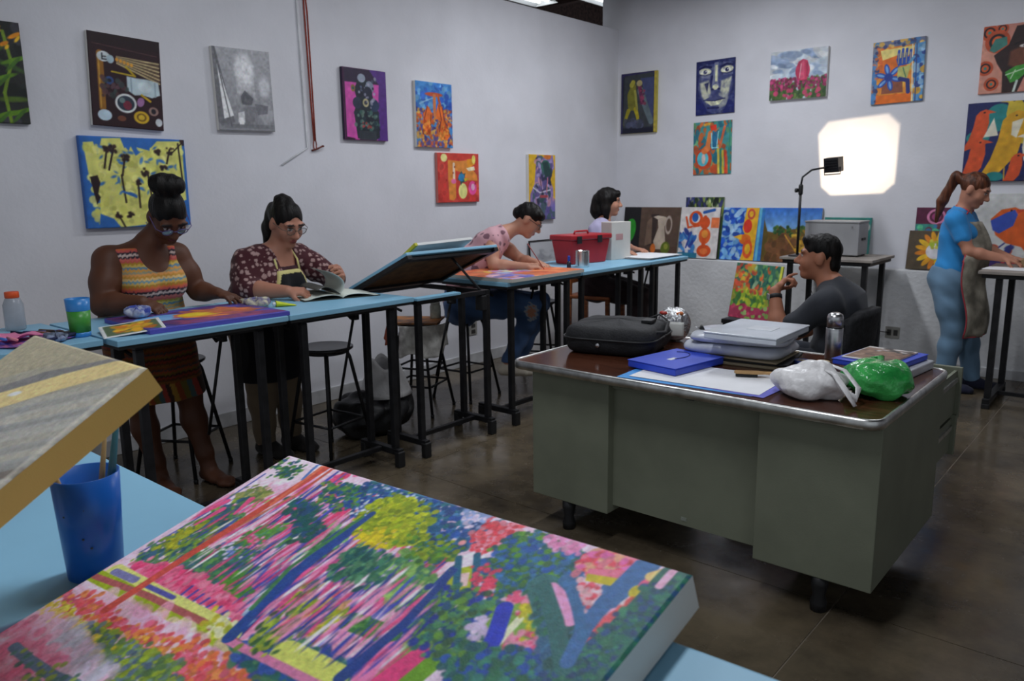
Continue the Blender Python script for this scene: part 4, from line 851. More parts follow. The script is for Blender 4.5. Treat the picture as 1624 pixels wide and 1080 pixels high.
    p.dabs(420, A([(0.095,0.410),(0.160,0.398),(0.256,0.388),(0.316,0.374),(0.396,0.401),(0.287,0.468),(0.276,0.427),(0.193,0.419)]), [(110, 140, 130), (96, 130, 80), (150, 170, 50), (90, 110, 140), (130, 160, 60)], .015)
    p.dabs(70, A([(-0.014,0.423),(0.045,0.399),(0.115,0.407),(0.220,0.417),(0.213,0.426),(0.087,0.414)]), [(226, 200, 50), (240, 220, 90)], .011)
    p.poly(A([(-0.001,0.427),(0.069,0.409),(0.206,0.424),(0.274,0.423),(0.275,0.464),(0.205,0.469),(0.045,0.466),(-0.004,0.477)]), (240, 176, 204), .6, 20); p.dabs(40, A([(0.077,0.418),(0.264,0.423),(0.254,0.449),(0.121,0.441)]), [(206, 206, 226), (216, 190, 214)], .03, 1.5, 1.2, .4, .5); p.dabs(70, A([(-0.004,0.477),(0.013,0.448),(0.146,0.442),(0.218,0.473),(0.123,0.511)]), [(240, 130, 170), (244, 170, 200), (236, 110, 150)], .03, 1.3, None, .4, .5)
    p.line(A([(0.061,0.477),(0.115,0.475),(0.190,0.468),(0.237,0.458)]), .018, (110, 130, 160)); p.dabs(18, A([(0.046,0.478),(0.069,0.473),(0.246,0.453),(0.185,0.485)]), [(90, 130, 120), (150, 170, 80)], .014)
    # blue-green hedge at the foot
    p.poly(A([(0.349,0.325),(0.420,0.307),(0.466,0.284),(0.549,0.275),(0.559,0.315),(0.467,0.335)]), (50, 96, 110)); p.dabs(160, A([(0.349,0.325),(0.420,0.307),(0.466,0.284),(0.549,0.275),(0.559,0.315),(0.467,0.335)]), [(40, 80, 150), (50, 110, 100), (80, 130, 90), (60, 90, 170)], .016, 1.8, .3); p.line(A([(0.448,0.298),(0.539,0.293)]), .045, (214, 220, 110)); p.line(A([(0.357,0.321),(0.435,0.315),(0.548,0.307)]), .014, (216, 130, 170))
    p.dabs(140, A([(0.366,0.227),(0.375,0.204),(0.423,0.255),(0.420,0.307),(0.401,0.316)]), [(130, 160, 60), (60, 100, 60), (176, 190, 60)], .011, 1.6, V, .4); p.dabs(70, A([(0.408,0.226),(0.455,0.217),(0.459,0.244),(0.450,0.265)]), [(190, 196, 40), (150, 170, 40), (226, 170, 120)], .014, 1.6, V, .4)
    p.line(A([(0.481,0.228),(0.549,0.221)]), .034, (70, 130, 60)); p.dabs(30, A([(0.477,0.224),(0.550,0.217),(0.551,0.227),(0.490,0.235)]), [(50, 110, 60), (100, 160, 80)], .010)
    p.poly(A([(0.572,0.222),(0.580,0.181),(0.605,0.196),(0.605,0.268),(0.566,0.288)]), (120, 170, 70)); p.line(A([(0.609,0.209),(0.596,0.278)]), .04, (228, 70, 130)); p.line(A([(0.566,0.235),(0.569,0.278)]), .03, (240, 130, 180)); p.line(A([(0.626,0.215),(0.621,0.265)]), .03, (110, 160, 40))
    # tree canopies along the far edge
    p.dabs(460, A([(0.217,0.026),(0.259,0.003),(0.423,-0.004),(0.531,0.008),(0.544,0.059),(0.497,0.092),(0.413,0.084),(0.270,0.060)]), [(30, 90, 130), (34, 80, 160), (40, 110, 120), (60, 120, 170), (36, 70, 130)], .015)
    p.dabs(140, A([(0.168,0.034),(0.223,0.024),(0.285,0.055),(0.269,0.078),(0.207,0.075)]), [(40, 100, 80), (60, 130, 80), (36, 80, 150), (110, 150, 60)], .012); p.dabs(80, A([(0.267,0.053),(0.297,0.033),(0.352,0.078),(0.336,0.100)]), [(44, 70, 160), (60, 100, 180), (220, 226, 240)], .010)
    p.dabs(60, A([(0.267,0.009),(0.310,-0.006),(0.378,0.004),(0.352,0.030)]), [(30, 100, 120), (200, 206, 236), (40, 80, 160), (60, 130, 130)], .010)
    p.dabs(340, A([(0.306,0.047),(0.316,0.018),(0.365,0.017),(0.427,0.049),(0.451,0.083),(0.389,0.108),(0.319,0.099)]), [(166, 180, 24), (150, 170, 30), (190, 196, 40), (130, 150, 30)], .014); p.dabs(40, A([(0.342,0.105),(0.395,0.091),(0.404,0.110),(0.370,0.116)]), [(226, 206, 30), (210, 190, 40)], .012); p.dabs(80, A([(0.413,0.084),(0.494,0.066),(0.523,0.094),(0.474,0.115)]), [(90, 140, 40), (60, 110, 60), (140, 160, 30)], .012)
    p.dabs(40, A([(0.461,0.002),(0.511,-0.001),(0.508,0.020),(0.478,0.026)]), [(226, 210, 240), (150, 170, 220)], .012); p.dabs(150, A([(0.505,0.047),(0.521,0.010),(0.554,0.003),(0.560,0.052),(0.538,0.064)]), [(228, 64, 80), (236, 90, 100), (240, 150, 170)], .012)
    p.dabs(520, A([(0.560,0.052),(0.570,0.015),(0.613,0.004),(0.672,0.019),(0.685,0.072),(0.671,0.112),(0.609,0.118),(0.570,0.087)]), [(30, 96, 100), (40, 90, 170), (60, 120, 180), (90, 150, 40), (70, 120, 60), (50, 110, 160)], .015)
    p.dabs(60, A([(0.601,0.002),(0.653,-0.001),(0.651,0.021),(0.622,0.016)]), [(240, 170, 206), (236, 140, 190)], .012)
    # house bits between the trunks
    p.poly(A([(0.530,0.110),(0.558,0.086),(0.591,0.128),(0.557,0.143)]), (176, 184, 40)); p.poly(A([(0.548,0.109),(0.558,0.102),(0.573,0.122),(0.563,0.127)]), (250, 200, 200)); p.line(A([(0.524,0.087),(0.571,0.140)]), .012, (30, 100, 130)); p.line(A([(0.543,0.073),(0.593,0.131)]), .012, (30, 100, 130)); p.dabs(26, A([(0.556,0.080),(0.582,0.088),(0.606,0.125),(0.593,0.131)]), [(228, 70, 100)], .012)
    p.dabs(420, A([(0.523,0.180),(0.550,0.132),(0.617,0.126),(0.690,0.145),(0.700,0.197),(0.633,0.222),(0.578,0.209)]), [(36, 80, 120), (50, 110, 100), (40, 60, 160), (80, 140, 90), (110, 160, 60), (60, 100, 70)], .015); p.dabs(20, A([(0.618,0.158),(0.645,0.151),(0.651,0.168),(0.635,0.171)]), [(226, 206, 240)], .014)
    p.poly(A([(0.634,0.123),(0.651,0.105),(0.696,0.142),(0.701,0.169),(0.673,0.177),(0.638,0.159)]), (130, 170, 70)); p.dabs(40, A([(0.677,0.171),(0.699,0.146),(0.716,0.161),(0.692,0.178)]), [(232, 90, 130), (240, 150, 180)], .012); p.line(A([(0.668,0.130),(0.670,0.174)]), .012, (246, 240, 200)); p.dabs(24, A([(0.634,0.112),(0.651,0.105),(0.661,0.122)]), [(236, 90, 130), (240, 160, 180)], .011); p.dabs(24, A([(0.658,0.113),(0.674,0.105),(0.702,0.149),(0.684,0.138)]), [(200, 190, 30)], .012); p.line(A([(0.641,0.131),(0.661,0.169),(0.670,0.194)]), .026, (44, 60, 190))
    p.dabs(200, A([(0.645,0.196),(0.725,0.167),(0.750,0.198),(0.658,0.246)]), [(44, 100, 110), (60, 130, 110), (40, 80, 170), (50, 110, 80)], .017)
    # forked tree at the right
    p.line(A([(0.659,0.084),(0.706,0.122),(0.755,0.170)]), .05, (60, 116, 116)); p.line(A([(0.678,0.064),(0.713,0.093),(0.747,0.127)]), .026, (60, 110, 160)); p.line(A([(0.743,0.007),(0.738,0.076),(0.742,0.120),(0.753,0.162)]), .05, (70, 116, 170), 1, .04); p.dabs(130, A([(0.658,0.084),(0.704,0.097),(0.764,0.156),(0.756,0.186),(0.702,0.139)]), [(50, 120, 90), (60, 110, 150), (40, 90, 90)], .014, 1.8, V); p.line(A([(0.669,0.085),(0.697,0.094),(0.721,0.115)]), .028, (240, 160, 206), 1, .02)
    p.dabs(120, A([(0.672,0.025),(0.690,0.005),(0.730,0.001),(0.732,0.029),(0.689,0.042)]), [(230, 70, 90), (240, 130, 150), (240, 176, 140), (236, 110, 180)], .014, 1.5); p.poly(A([(0.692,0.044),(0.732,0.035),(0.731,0.052),(0.698,0.057)]), (206, 186, 30)); p.poly(A([(0.690,0.038),(0.735,0.022),(0.733,0.038),(0.692,0.046)]), (238, 120, 150)); p.dabs(50, A([(0.694,0.066),(0.730,0.069),(0.729,0.085),(0.714,0.082)]), [(232, 80, 100), (246, 190, 200)], .012)
    p.poly(A([(0.771,0.007),(0.780,0.003),(0.771,0.076),(0.755,0.099),(0.754,0.069)]), (232, 216, 220)); p.line(A([(0.764,0.048),(0.781,0.043)]), .03, (196, 180, 40)); p.line(A([(0.768,0.035),(0.780,0.022)]), .03, (236, 100, 140)); p.line(A([(0.763,0.021),(0.775,0.008)]), .02, (240, 200, 130))
    p.poly(A([(0.750,0.081),(0.778,0.063),(0.777,0.131),(0.765,0.178),(0.749,0.136)]), (240, 176, 206)); p.dabs(60, A([(0.761,0.073),(0.779,0.065),(0.774,0.105),(0.767,0.159),(0.757,0.113)]), [(226, 80, 80), (236, 100, 110)], .014, 1.6, 1.2)
    p.line(A([(0.791,0.006),(0.786,0.099),(0.770,0.184)]), .062, (50, 104, 96)); p.dabs(220, A([(0.780,0.003),(0.798,0.000),(0.796,0.104),(0.783,0.181),(0.750,0.198),(0.769,0.097)]), [(40, 110, 90), (44, 80, 130), (60, 130, 100), (36, 90, 110)], .012)
    p.line(A([(0.779,0.003),(0.778,0.031)]), .012, (240, 180, 210))
    p.dabs(170, A([(0.197,0.170),(0.226,0.076),(0.352,0.124),(0.568,0.159),(0.588,0.254),(0.398,0.284),(0.311,0.277)]), [blu, dbl, (60, 70, 170)], .0024, 9, V-.03, .08, .9)
    p.dabs(150, A([(0.197,0.170),(0.226,0.076),(0.352,0.124),(0.568,0.159),(0.588,0.254),(0.398,0.284),(0.311,0.277)]), [pink, hot, wht, (244, 150, 190)], .004, 6, V, .08, .85)
    p.dabs(60, A([(0.060,0.191),(0.129,0.057),(0.294,0.147),(0.286,0.263),(0.133,0.259)]), [(70, 80, 170), (246, 236, 244), hot], .003, 8, V, .08, .9)
    for L, w, c, w2 in (([(0.322,0.066),(0.324,0.199),(0.356,0.316)], .015, (40, 76, 150), .026), ([(0.314,0.077),(0.309,0.199),(0.334,0.273)], .008, (70, 130, 80), .010), ([(0.536,0.108),(0.549,0.202),(0.546,0.289)], .013, (36, 66, 140), .022), ([(0.122,-0.001),(0.116,0.251),(0.118,0.374)], .017, (206, 84, 70), .022), ([(0.111,-0.002),(0.124,0.114)], .009, (226, 120, 90), .009)): p.line(A(L), w, c, .95, w2)
    p.dabs(70, A([(0.364,0.175),(0.364,0.133),(0.440,0.129),(0.460,0.166),(0.414,0.186)]), [(60, 120, 90), (30, 90, 90), (90, 150, 110)], .012, 1.8, V, .5); p.dabs(60, A([(0.159,0.101),(0.234,0.099),(0.280,0.137),(0.264,0.159)]), [dgr, (40, 96, 80), (40, 80, 120)], .014, 1.6)
    p.line(A([(0.659,0.084),(0.706,0.122),(0.755,0.170)]), .024, (50, 106, 106)); p.line(A([(0.743,0.007),(0.738,0.076),(0.742,0.120),(0.753,0.162)]), .028, (64, 110, 166), 1, .02); p.line(A([(0.678,0.064),(0.713,0.093),(0.747,0.127)]), .016, (60, 110, 160))
    p.a = np.clip((p.a-.5)*1.08+.53, 0, 1)
    return p.grain(.05, 3)
CVM = Matrix.Translation(CV_O) @ CV_R.to_4x4() @ Matrix.Translation((GW/2, -GH/2, -.045))
canvas('canvas_painting', 'large pink and green garden canvas lying on the tilted foreground table', art_garden(), CVM, .045, (222, 222, 216))
# ------------------------------------------------------------------ grey seascape canvas with ochre sides
def art_sea():
    p = Pic(.30, .62, 150, (150, 145, 132), 41); W = lambda y: y
    p.vgrad((158, 148, 124), (150, 146, 134), 0, .12)
    def band(a, b, c, al=.9): p.poly([(0, a), (.35, a+.0), (1, a-.25), (1, b-.25), (.4, b), (0, b)], c, al, 6)
    p.poly([(0, .0), (.62, 0), (.3, .10), (0, .22)], (158, 150, 128)); p.line([(.8, 0), (.45, .10), (0, .30)], .05, (118, 116, 116), .9, .09); p.line([(.95, -.02), (.6, .10), (.2, .26), (0, .40)], .10, (206, 184, 130), .95, .16)
    for k in range(26):
        y = .02+.03*k; c = [(170, 168, 160), (140, 142, 146), (186, 182, 172), (128, 132, 140), (176, 176, 176)][k % 5]; p.line([(1.05, y), (.6, y+.14), (0, y+.40)], .05+.02*(k % 3), c, .42, .07)
    p.line([(1.0, .30), (.8, .36), (.55, .48)], .05, (110, 100, 92), .8, .01); p.line([(.98, .0), (.98, 1)], .03, (196, 190, 176), .6)
    for x, y in ((.42, .16), (.30, .20)): p.ell(x, y, .035, .007, (214, 222, 222), -.5)
    p.a = np.clip(p.a*1.24, 0, 1); return p.grain(.04, 2)
S_R = Matrix(((.995, -.057, .087), (.092, .867, -.490), (-.047, .495, .868))); S_O = Vector((-.994, .442, 1.302))
SM = Matrix.Translation(S_O) @ S_R.to_4x4() @ Matrix.Translation((-.15, -.31, -.04))
canvas('canvas_painting', 'grey seascape canvas with ochre sides propped over the blue cup', art_sea(), SM, .04, (232, 196, 108))
# little wooden easel holding it up
m_pine = mat('pine_easel_wood', rgb(190, 150, 100), .6, var=.15, scale=12)
def easel():
    t = thing('table_easel', 'small pine table easel under the grey seascape canvas', 'easel', (-1.24, .10, .945))
    T = Matrix.Translation((1.24, -.10, -.945)); q = lambda x, y: T @ SM @ Vector((x, y, -.014))
    for x in (-.10, .02): MB().bar(q(x, -.27), q(x, -.06), .018).build('upright', m_pine, t)
    MB().bar(q(-.12, -.12), q(.04, -.12), .014).build('cross_bar', m_pine, t)
    for x in (-.10, .02):
        a = q(x, -.10); MB().bar(a, (a.x, a.y-.03, .003), .016).build('prop', m_pine, t)
    return t
easel()

# ================================================================== sculpting: smooth union of tapered volumes -> one surface
def V3(*a): return np.array(a if len(a) > 1 else a[0], float)
def nrm(v): v = np.asarray(v, float); return v/np.linalg.norm(v)
def smin(a, b, k):
    h = np.clip(.5+.5*(b-a)/k, 0, 1); return b*(1-h)+a*h-k*h*(1-h)
class Sculpt:
    def __init__(s): s.p = []
    def loft(s, st, k=.02, tag='body', sub=False):
        """st: (centre, lateral axis or None, half width, half depth)"""
        for i in range(len(st)-1): s.p.append(('L', st[i], st[i+1], k, tag, sub))
        return s
    def limb(s, pts, rs, k=.02, tag='body'):
        for i in range(len(pts)-1): s.p.append(('L', (V3(pts[i]), None, rs[i], rs[i]), (V3(pts[i+1]), None, rs[i+1], rs[i+1]), k, tag, False))
        return s
    def ell(s, c, ax, rad, k=.015, tag='body', sub=False):
        s.p.append(('E', V3(c), np.array(ax, float), np.array(rad, float), k, tag, sub)); return s
    def bounds(s, ps, m=.04):
        lo = np.full(3, 1e9); hi = -lo
        for p in ps:
            for c, r in ([(p[1], p[3].max())] if p[0] == 'E' else [(q[0], max(q[2], q[3])) for q in (p[1], p[2])]):
                lo = np.minimum(lo, c-r); hi = np.maximum(hi, c+r)
        return lo-m, hi+m
    def field(s, tags=None, off=0, h=.0065, prims=None):
        ps = prims if prims is not None else [p for p in s.p if tags is None or p[-2] in tags]
        lo, hi = s.bounds(ps, .03+off); n = np.ceil((hi-lo)/h).astype(int)+1
        ax = [lo[i]+h*np.arange(n[i]) for i in range(3)]; D = np.full(tuple(n), .06, np.float32)
        for p in ps:
            if p[0] == 'E': c, r = p[1], p[3].max(); l2, h2 = c-r, c+r
            else:
                q1, q2 = p[1], p[2]; r1, r2 = max(q1[2], q1[3]), max(q2[2], q2[3]); l2 = np.minimum(q1[0]-r1, q2[0]-r2); h2 = np.maximum(q1[0]+r1, q2[0]+r2)
            mg = .035+off+p[4] if p[0] == 'E' else .035+off+p[3]
            i0 = np.maximum(((l2-mg-lo)/h).astype(int), 0); i1 = np.minimum(((h2+mg-lo)/h).astype(int)+2, n)
            if (i1 <= i0).any(): continue
            W = tuple(slice(a, b) for a, b in zip(i0, i1))
            P = np.stack(np.meshgrid(*[ax[i][W[i]] for i in range(3)], indexing='ij'), -1)
            if p[0] == 'E':
                Q = (P-p[1])@p[2].T; d = (np.sqrt(((Q/(p[3]+off))**2).sum(-1))-1)*(p[3].min()+off); k = p[4]
            else:
                (c1, l1, a1, b1), (c2, l2_, a2, b2) = p[1], p[2]; k = p[3]; e = c2-c1; L2 = e@e+1e-12
                t = np.clip(((P-c1)@e)/L2, 0, 1)[..., None]; rr = P-c1-e*t; a = (a1+(a2-a1)*t[..., 0])+off
                if l1 is None: d = np.sqrt((rr**2).sum(-1))-a
                else:
                    b = (b1+(b2-b1)*t[..., 0])+off; x = nrm(e); l = nrm((V3(l1)+V3(l2_))/2); l = nrm(l-x*(l@x)); dd = np.cross(l, x); m = np.minimum(a, b)
                    d = (np.sqrt(((rr@l)/a)**2+((rr@dd)/b)**2+((rr@x)/m)**2)-1)*m
            cur = D[W]
            if p[-1]: D[W] = -smin(-cur, d, k).astype(np.float32)
            else: D[W] = smin(cur, d, k).astype(np.float32)
        return D, ax, lo, h
def nets(D, lo, h):
    """naive surface nets"""
    S = D < 0; n = D.shape
    c = [(i, j, k) for i in (0, 1) for j in (0, 1) for k in (0, 1)]
    sl = lambda o: tuple(slice(o[a], n[a]-1+o[a]) for a in range(3))
    cnt = sum(S[sl(o)].astype(np.int8) for o in c); act = (cnt > 0) & (cnt < 8)
    I = np.argwhere(act); idx = np.full(act.shape, -1, np.int64); idx[act] = np.arange(len(I))
    acc = np.zeros((len(I), 3)); num = np.zeros(len(I))
    for a in c:
        for b in c:
            if sum(b) == sum(a)+1 and all(y >= x for x, y in zip(a, b)):
                da = D[tuple((I+a).T)]; db = D[tuple((I+b).T)]; m = (da < 0) != (db < 0)
                t = da/(da-db+1e-20); t = np.where(m, t, 0); A = np.array(a); B = np.array(b)
                acc += np.where(m[:, None], A+(B-A)*t[:, None], 0); num += m
    V = (I+acc/num[:, None])*h+lo
    F = []
    for ax in range(3):
        o1, o2 = [(1, 2), (2, 0), (0, 1)][ax]
        s0 = [slice(1, n[a]-1) for a in range(3)]; s0[ax] = slice(0, n[ax]-1); s1 = list(s0); s1[ax] = slice(1, n[ax])
        A, B = S[tuple(s0)], S[tuple(s1)]
        for flip, m in ((0, A & ~B), (1, ~A & B)):
            E = np.argwhere(m)
            if not len(E): continue
            for a in range(3):
                if a != ax: E[:, a] += 1
            def at(d1, d2):
                q = E.copy(); q[:, o1] -= d1; q[:, o2] -= d2; return idx[tuple(q.T)]
            q = np.stack([at(1, 1), at(0, 1), at(0, 0), at(1, 0)], -1); F.append(q[:, ::-1] if flip else q)
    F = np.vstack(F); return V, F[(F >= 0).all(1)]
def mesh_of(D, lo, h, smooth=1):
    V, F = nets(D, lo, h)
    for _ in range(smooth):
        acc = np.zeros_like(V); num = np.zeros(len(V))
        for a, b in ((0, 1), (1, 2), (2, 3), (3, 0)):
            for x, y in ((a, b), (b, a)):
                acc += np.stack([np.bincount(F[:, x], V[F[:, y], q], len(V)) for q in range(3)], -1); num += np.bincount(F[:, x], minlength=len(V))
        V = V*.5+.5*acc/np.maximum(num, 1)[:, None]
    return V, F
m_skin = mattr('skin', .55, .1, 200, .35)
m_cloth = mattr('printed_cloth', .85, .3, 350, .2, .1)
m_hair = mat('dark_brown_hair', (.007, .0055, .005), .5, var=.4, scale=30, stretch=(1, 1, .15), bump=.5, bscale=90, spec=.22)
m_hair2 = mat('reddish_brown_hair', rgb(96, 52, 30), .45, var=.4, scale=30, stretch=(1, 1, .15), bump=.7, bscale=90, spec=.4)
m_glass = mat('spectacle_lens', (.9, .92, .95), .05, trans=.85, alpha=.25, spec=.6)

def dots(V, cell, r, col, base, seed=1):
    C = np.tile(np.array(rgb(*base)), (len(V), 1)); K = np.floor(V/cell).astype(np.int64)
    hsh = lambda q: ((np.sin(K[:, 0]*127.1+K[:, 1]*311.7+K[:, 2]*74.7+q*19.3+seed)*43758.5453) % 1)
    c = (K+.5+(np.stack([hsh(1), hsh(2), hsh(3)], -1)-.5)*.5)*cell; C[((V-c)**2).sum(1) < (r*(.7+.6*hsh(4)))**2] = rgb(*col); return C
class Head:
    """head landmarks; f forward, u up, l left"""
    def __init__(s, S, c, yaw, pitch, roll=0, sc=1.0, nose=1.0, tag='body'):
        s.c = V3(c); s.sc = sc
        f = V3(math.cos(yaw)*math.cos(pitch), math.sin(yaw)*math.cos(pitch), math.sin(pitch)); l = V3(-math.sin(yaw), math.cos(yaw), 0); u = np.cross(f, l)
        l, u = l*math.cos(roll)+u*math.sin(roll), u*math.cos(roll)-l*math.sin(roll)
        s.f, s.l, s.u = f, l, u; A = np.array([l, f, u]); s.A = A
        q = sc
        S.ell(s.at(0, -.012, .032), A, np.array((.074, .094, .086))*q, .02, tag)
        S.ell(s.at(0, .022, -.03), A, np.array((.060, .068, .084))*q, .03, tag)
        S.ell(s.at(0, .064, -.093), A, np.array((.026, .022, .020))*q, .025, tag)
        for m in (-1, 1):
            S.ell(s.at(m*.036, .056, -.028), A, np.array((.027, .026, .028))*q, .025, tag)
            S.ell(s.at(m*.034, .078, .031), A, np.array((.030, .014, .009))*q, .015, tag)
            S.ell(s.at(m*.031, .100, .010), A, np.array((.017, .013, .011))*q, .012, tag, True)
            S.ell(s.at(m*.031, .074, .010), A, np.array((.0145, .0145, .0125))*q, .004, tag)
            S.ell(s.at(m*.077, -.010, -.006), A, np.array((.011, .021, .032))*q, .012, tag)
            S.ell(s.at(m*.012, .098, -.030), A, np.array((.010, .011, .009))*q, .01, tag)
        S.limb([s.at(0, .086, .014), s.at(0, .100+.012*nose, -.024)], [.009*q, .0125*q], .014, tag)
        S.ell(s.at(0, .088, -.055), A, np.array((.023, .010, .0065))*q, .006, tag); S.ell(s.at(0, .087, -.066), A, np.array((.020, .010, .007))*q, .006, tag)
    def at(s, l, f, u): return s.c+(s.l*l+s.f*f+s.u*u)*s.sc
    def loc(s, V): return (V-s.c)@s.A.T/s.sc
    def paint(s, V, C, lip, brow=(30, 22, 20), iris=(40, 26, 20)):
        Q = s.loc(V); near = np.abs(Q).max(1) < .16
        def el(c, r): return ((((np.abs(Q[:, 0]) if c[0] else Q[:, 0])-c[0])/r[0])**2+((Q[:, 1]-c[1])/r[1])**2+((Q[:, 2]-c[2])/r[2])**2) < 1
        C[near & el((0, .094, -.060), (.025, .016, .0125))] = rgb(*lip)
        C[near & el((0, .098, -.0605), (.024, .02, .0022))] = np.array(rgb(*lip))*.55
        C[near & el((.033, .088, .034), (.026, .03, .006))] = rgb(*brow)
        C[near & el((.031, .088, .010), (.015, .02, .0075))] = (.5, .48, .46)
        C[near & el((.031, .09, .010), (.0075, .03, .0085))] = rgb(*iris)
        C[near & el((.031, .088, .0185), (.017, .03, .0035))] = rgb(*brow)
        return C
def faceclip(H, top=.070, wid=.066, low=-.14, sw=0, ear=None, nape=None):
    """hair is kept outside an oval face opening (and off the ears and nape for short cuts)"""
    def fn(X, Y, Z):
        Q = (np.stack([X, Y, Z], -1)-H.c)@H.A.T/H.sc; l, f, u = Q[..., 0]-sw, Q[..., 1], Q[..., 2]
        d = -(np.sqrt((l/wid)**2+((f-.090)/.085)**2+((u-(top+low)/2)/((top-low)/2))**2)-1)*.05
        if ear is not None: d = np.maximum(d, np.minimum(np.minimum(ear-u, f+.030), np.abs(Q[..., 0])-.045))
        if nape is not None: d = np.maximum(d, nape-u)
        return d
    return fn
def spectacles(H, parent, col, thick=.0022, rx=.025, rz=.018):
    m = mat('spectacle_frame_%d_%d_%d' % col, rgb(*col), .35)
    g = MB()
    for q in (-1, 1):
        ring = [H.at(q*.033+rx*math.cos(a), .104-.004*abs(math.cos(a)), .006+rz*math.sin(a)) for a in np.linspace(0, 2*PI, 21)]
        g.tube(ring, thick*H.sc, 6)
        g.tube([H.at(q*(.033+rx), .102, .012), H.at(q*.078, .08, .012), H.at(q*.082, -.005, .012), H.at(q*.08, -.03, -.006)], thick*H.sc, 6)
    g.tube([H.at(-.01, .104, .010), H.at(0, .108, .013), H.at(.01, .104, .010)], thick*H.sc, 6)
    o = g.build('spectacles', m, parent, True)
    for q in (-1, 1):
        MB().add([H.at(q*.033+rx*.95*math.cos(a), .1035, .006+rz*.95*math.sin(a)) for a in np.linspace(0, 2*PI, 17)[:-1]], [tuple(range(16))]).build('lens', m_glass, o)
    return o
def hand(S, wrist, d, back, side, curl=(.5, .5, .5, .5), thumb=(.4, .3), spread=.06, sc=1.0, tag='body', hold=None):
    """palm plus five jointed fingers. d: wrist->knuckles, back: direction out of the back of the hand, side: +1 if the thumb lies on d x back"""
    d = nrm(d); b = nrm(V3(back)-d*(V3(back)@d)); w = np.cross(d, b)*side; W = V3(wrist)
    S.loft([(W, w, .026*sc, .020*sc), (W+d*.04*sc, w, .036*sc, .016*sc), (W+d*.078*sc, w, .039*sc, .013*sc)], .014, tag)
    for i, (ox, L) in enumerate(((.030, .92), (.010, 1.0), (-.010, .94), (-.029, .76))):
        p = W+d*(.086-.004*abs(i-1))*sc+w*ox*sc; a = 0; dirn = nrm(d+w*spread*(1.5-i)); pts = [p-dirn*.02*sc, p]
        for sg in (.042, .026, .021):
            a += curl[i]*(1.0 if sg > .04 else 1.15); pts.append(pts[-1]+(dirn*math.cos(a)-b*math.sin(a))*sg*L*sc)
        S.limb(pts, [.0095*sc, .0095*sc, .0085*sc, .0078*sc, .0068*sc], .005, tag)
    p = W+d*.022*sc+w*.026*sc; t1 = nrm(d*.62+w*.62-b*thumb[0]); t2 = nrm(d*.85+w*.1*(1-thumb[1])-b*(thumb[0]+.25)); q = p+t1*.042*sc
    S.limb([p, q, q+t2*.032*sc, q+nrm(t2-w*thumb[1]*.6)*.055*sc], [.0145*sc, .0115*sc, .0100*sc, .0082*sc], .008, tag)
def foot(S, ankle, yaw, L=.24, tag='body', r=.04):
    A = V3(ankle); f = V3(math.cos(yaw), math.sin(yaw), 0); l = V3(-math.sin(yaw), math.cos(yaw), 0); z = A[2]
    S.loft([(A-f*.035-V3(0, 0, z-.036), l, .032, .034), (A+f*.06-V3(0, 0, z-.032), l, .040, .030), (A+f*(L-.10)-V3(0, 0, z-.024), l, .043, .022), (A+f*(L-.06)-V3(0, 0, z-.020), l, .034, .017)], .02, tag)
    S.limb([A, A+f*.02-V3(0, 0, max(.0, z-.05))], [r, r*.95], .03, tag)
def skin_body(S, parent, base, heads, tone=.06, h=.0065, extra=None, tags=None):
    D, ax, lo, hh = S.field(tags, 0, h); V, F = mesh_of(D, lo, hh); C = np.tile(np.array(rgb(*base)), (len(V), 1))
    C *= (1+tone*np.sin(V[:, :1]*31+V[:, 1:2]*23)*np.sin(V[:, 2:3]*27))
    for H, lip, brow in heads: C = H.paint(V, C, lip, brow)
    if extra: C = extra(V, C)
    return npmesh('body', V, F, m_skin, parent, C)
def garment(S, name, parent, tags, off, clip, colour, h=.007, fold=None, m=None, smooth=1, prims=None):
    """cloth = offset volume of the named regions, cut by clip(X,Y,Z) <= 0"""
    D, ax, lo, hh = S.field(tags, off, h, prims); G = np.meshgrid(*ax, indexing='ij')
    if fold is not None: D = D+fold(*G).astype(np.float32)
    if clip is not None: D = np.maximum(D, clip(*G)).astype(np.float32)
    for q in range(3):
        s0 = [slice(None)]*3; s0[q] = 0; D[tuple(s0)] = np.maximum(D[tuple(s0)], .01); s0[q] = -1; D[tuple(s0)] = np.maximum(D[tuple(s0)], .01)
    V, F = mesh_of(D, lo, hh, smooth)
    C = colour(V) if callable(colour) else np.tile(np.array(rgb(*colour)), (len(V), 1))
    return npmesh(name, V, F, m or m_cloth, parent, C)
def folds(amp, fx, fy, fz, ph=0):
    return lambda X, Y, Z: amp*np.sin(X*fx+Y*fy+Z*fz+ph+1.5*np.sin(Z*9+ph)+1.2*np.sin((X+Y)*11))

# ================================================================== people
def plane(n, p):
    n = nrm(n); p = V3(p); return lambda X, Y, Z: (X-p[0])*n[0]+(Y-p[1])*n[1]+(Z-p[2])*n[2]
def pal(*cs): return np.array([rgb(*c) for c in cs])
def mid(a, b, t=.5): return V3(a)*(1-t)+V3(b)*t

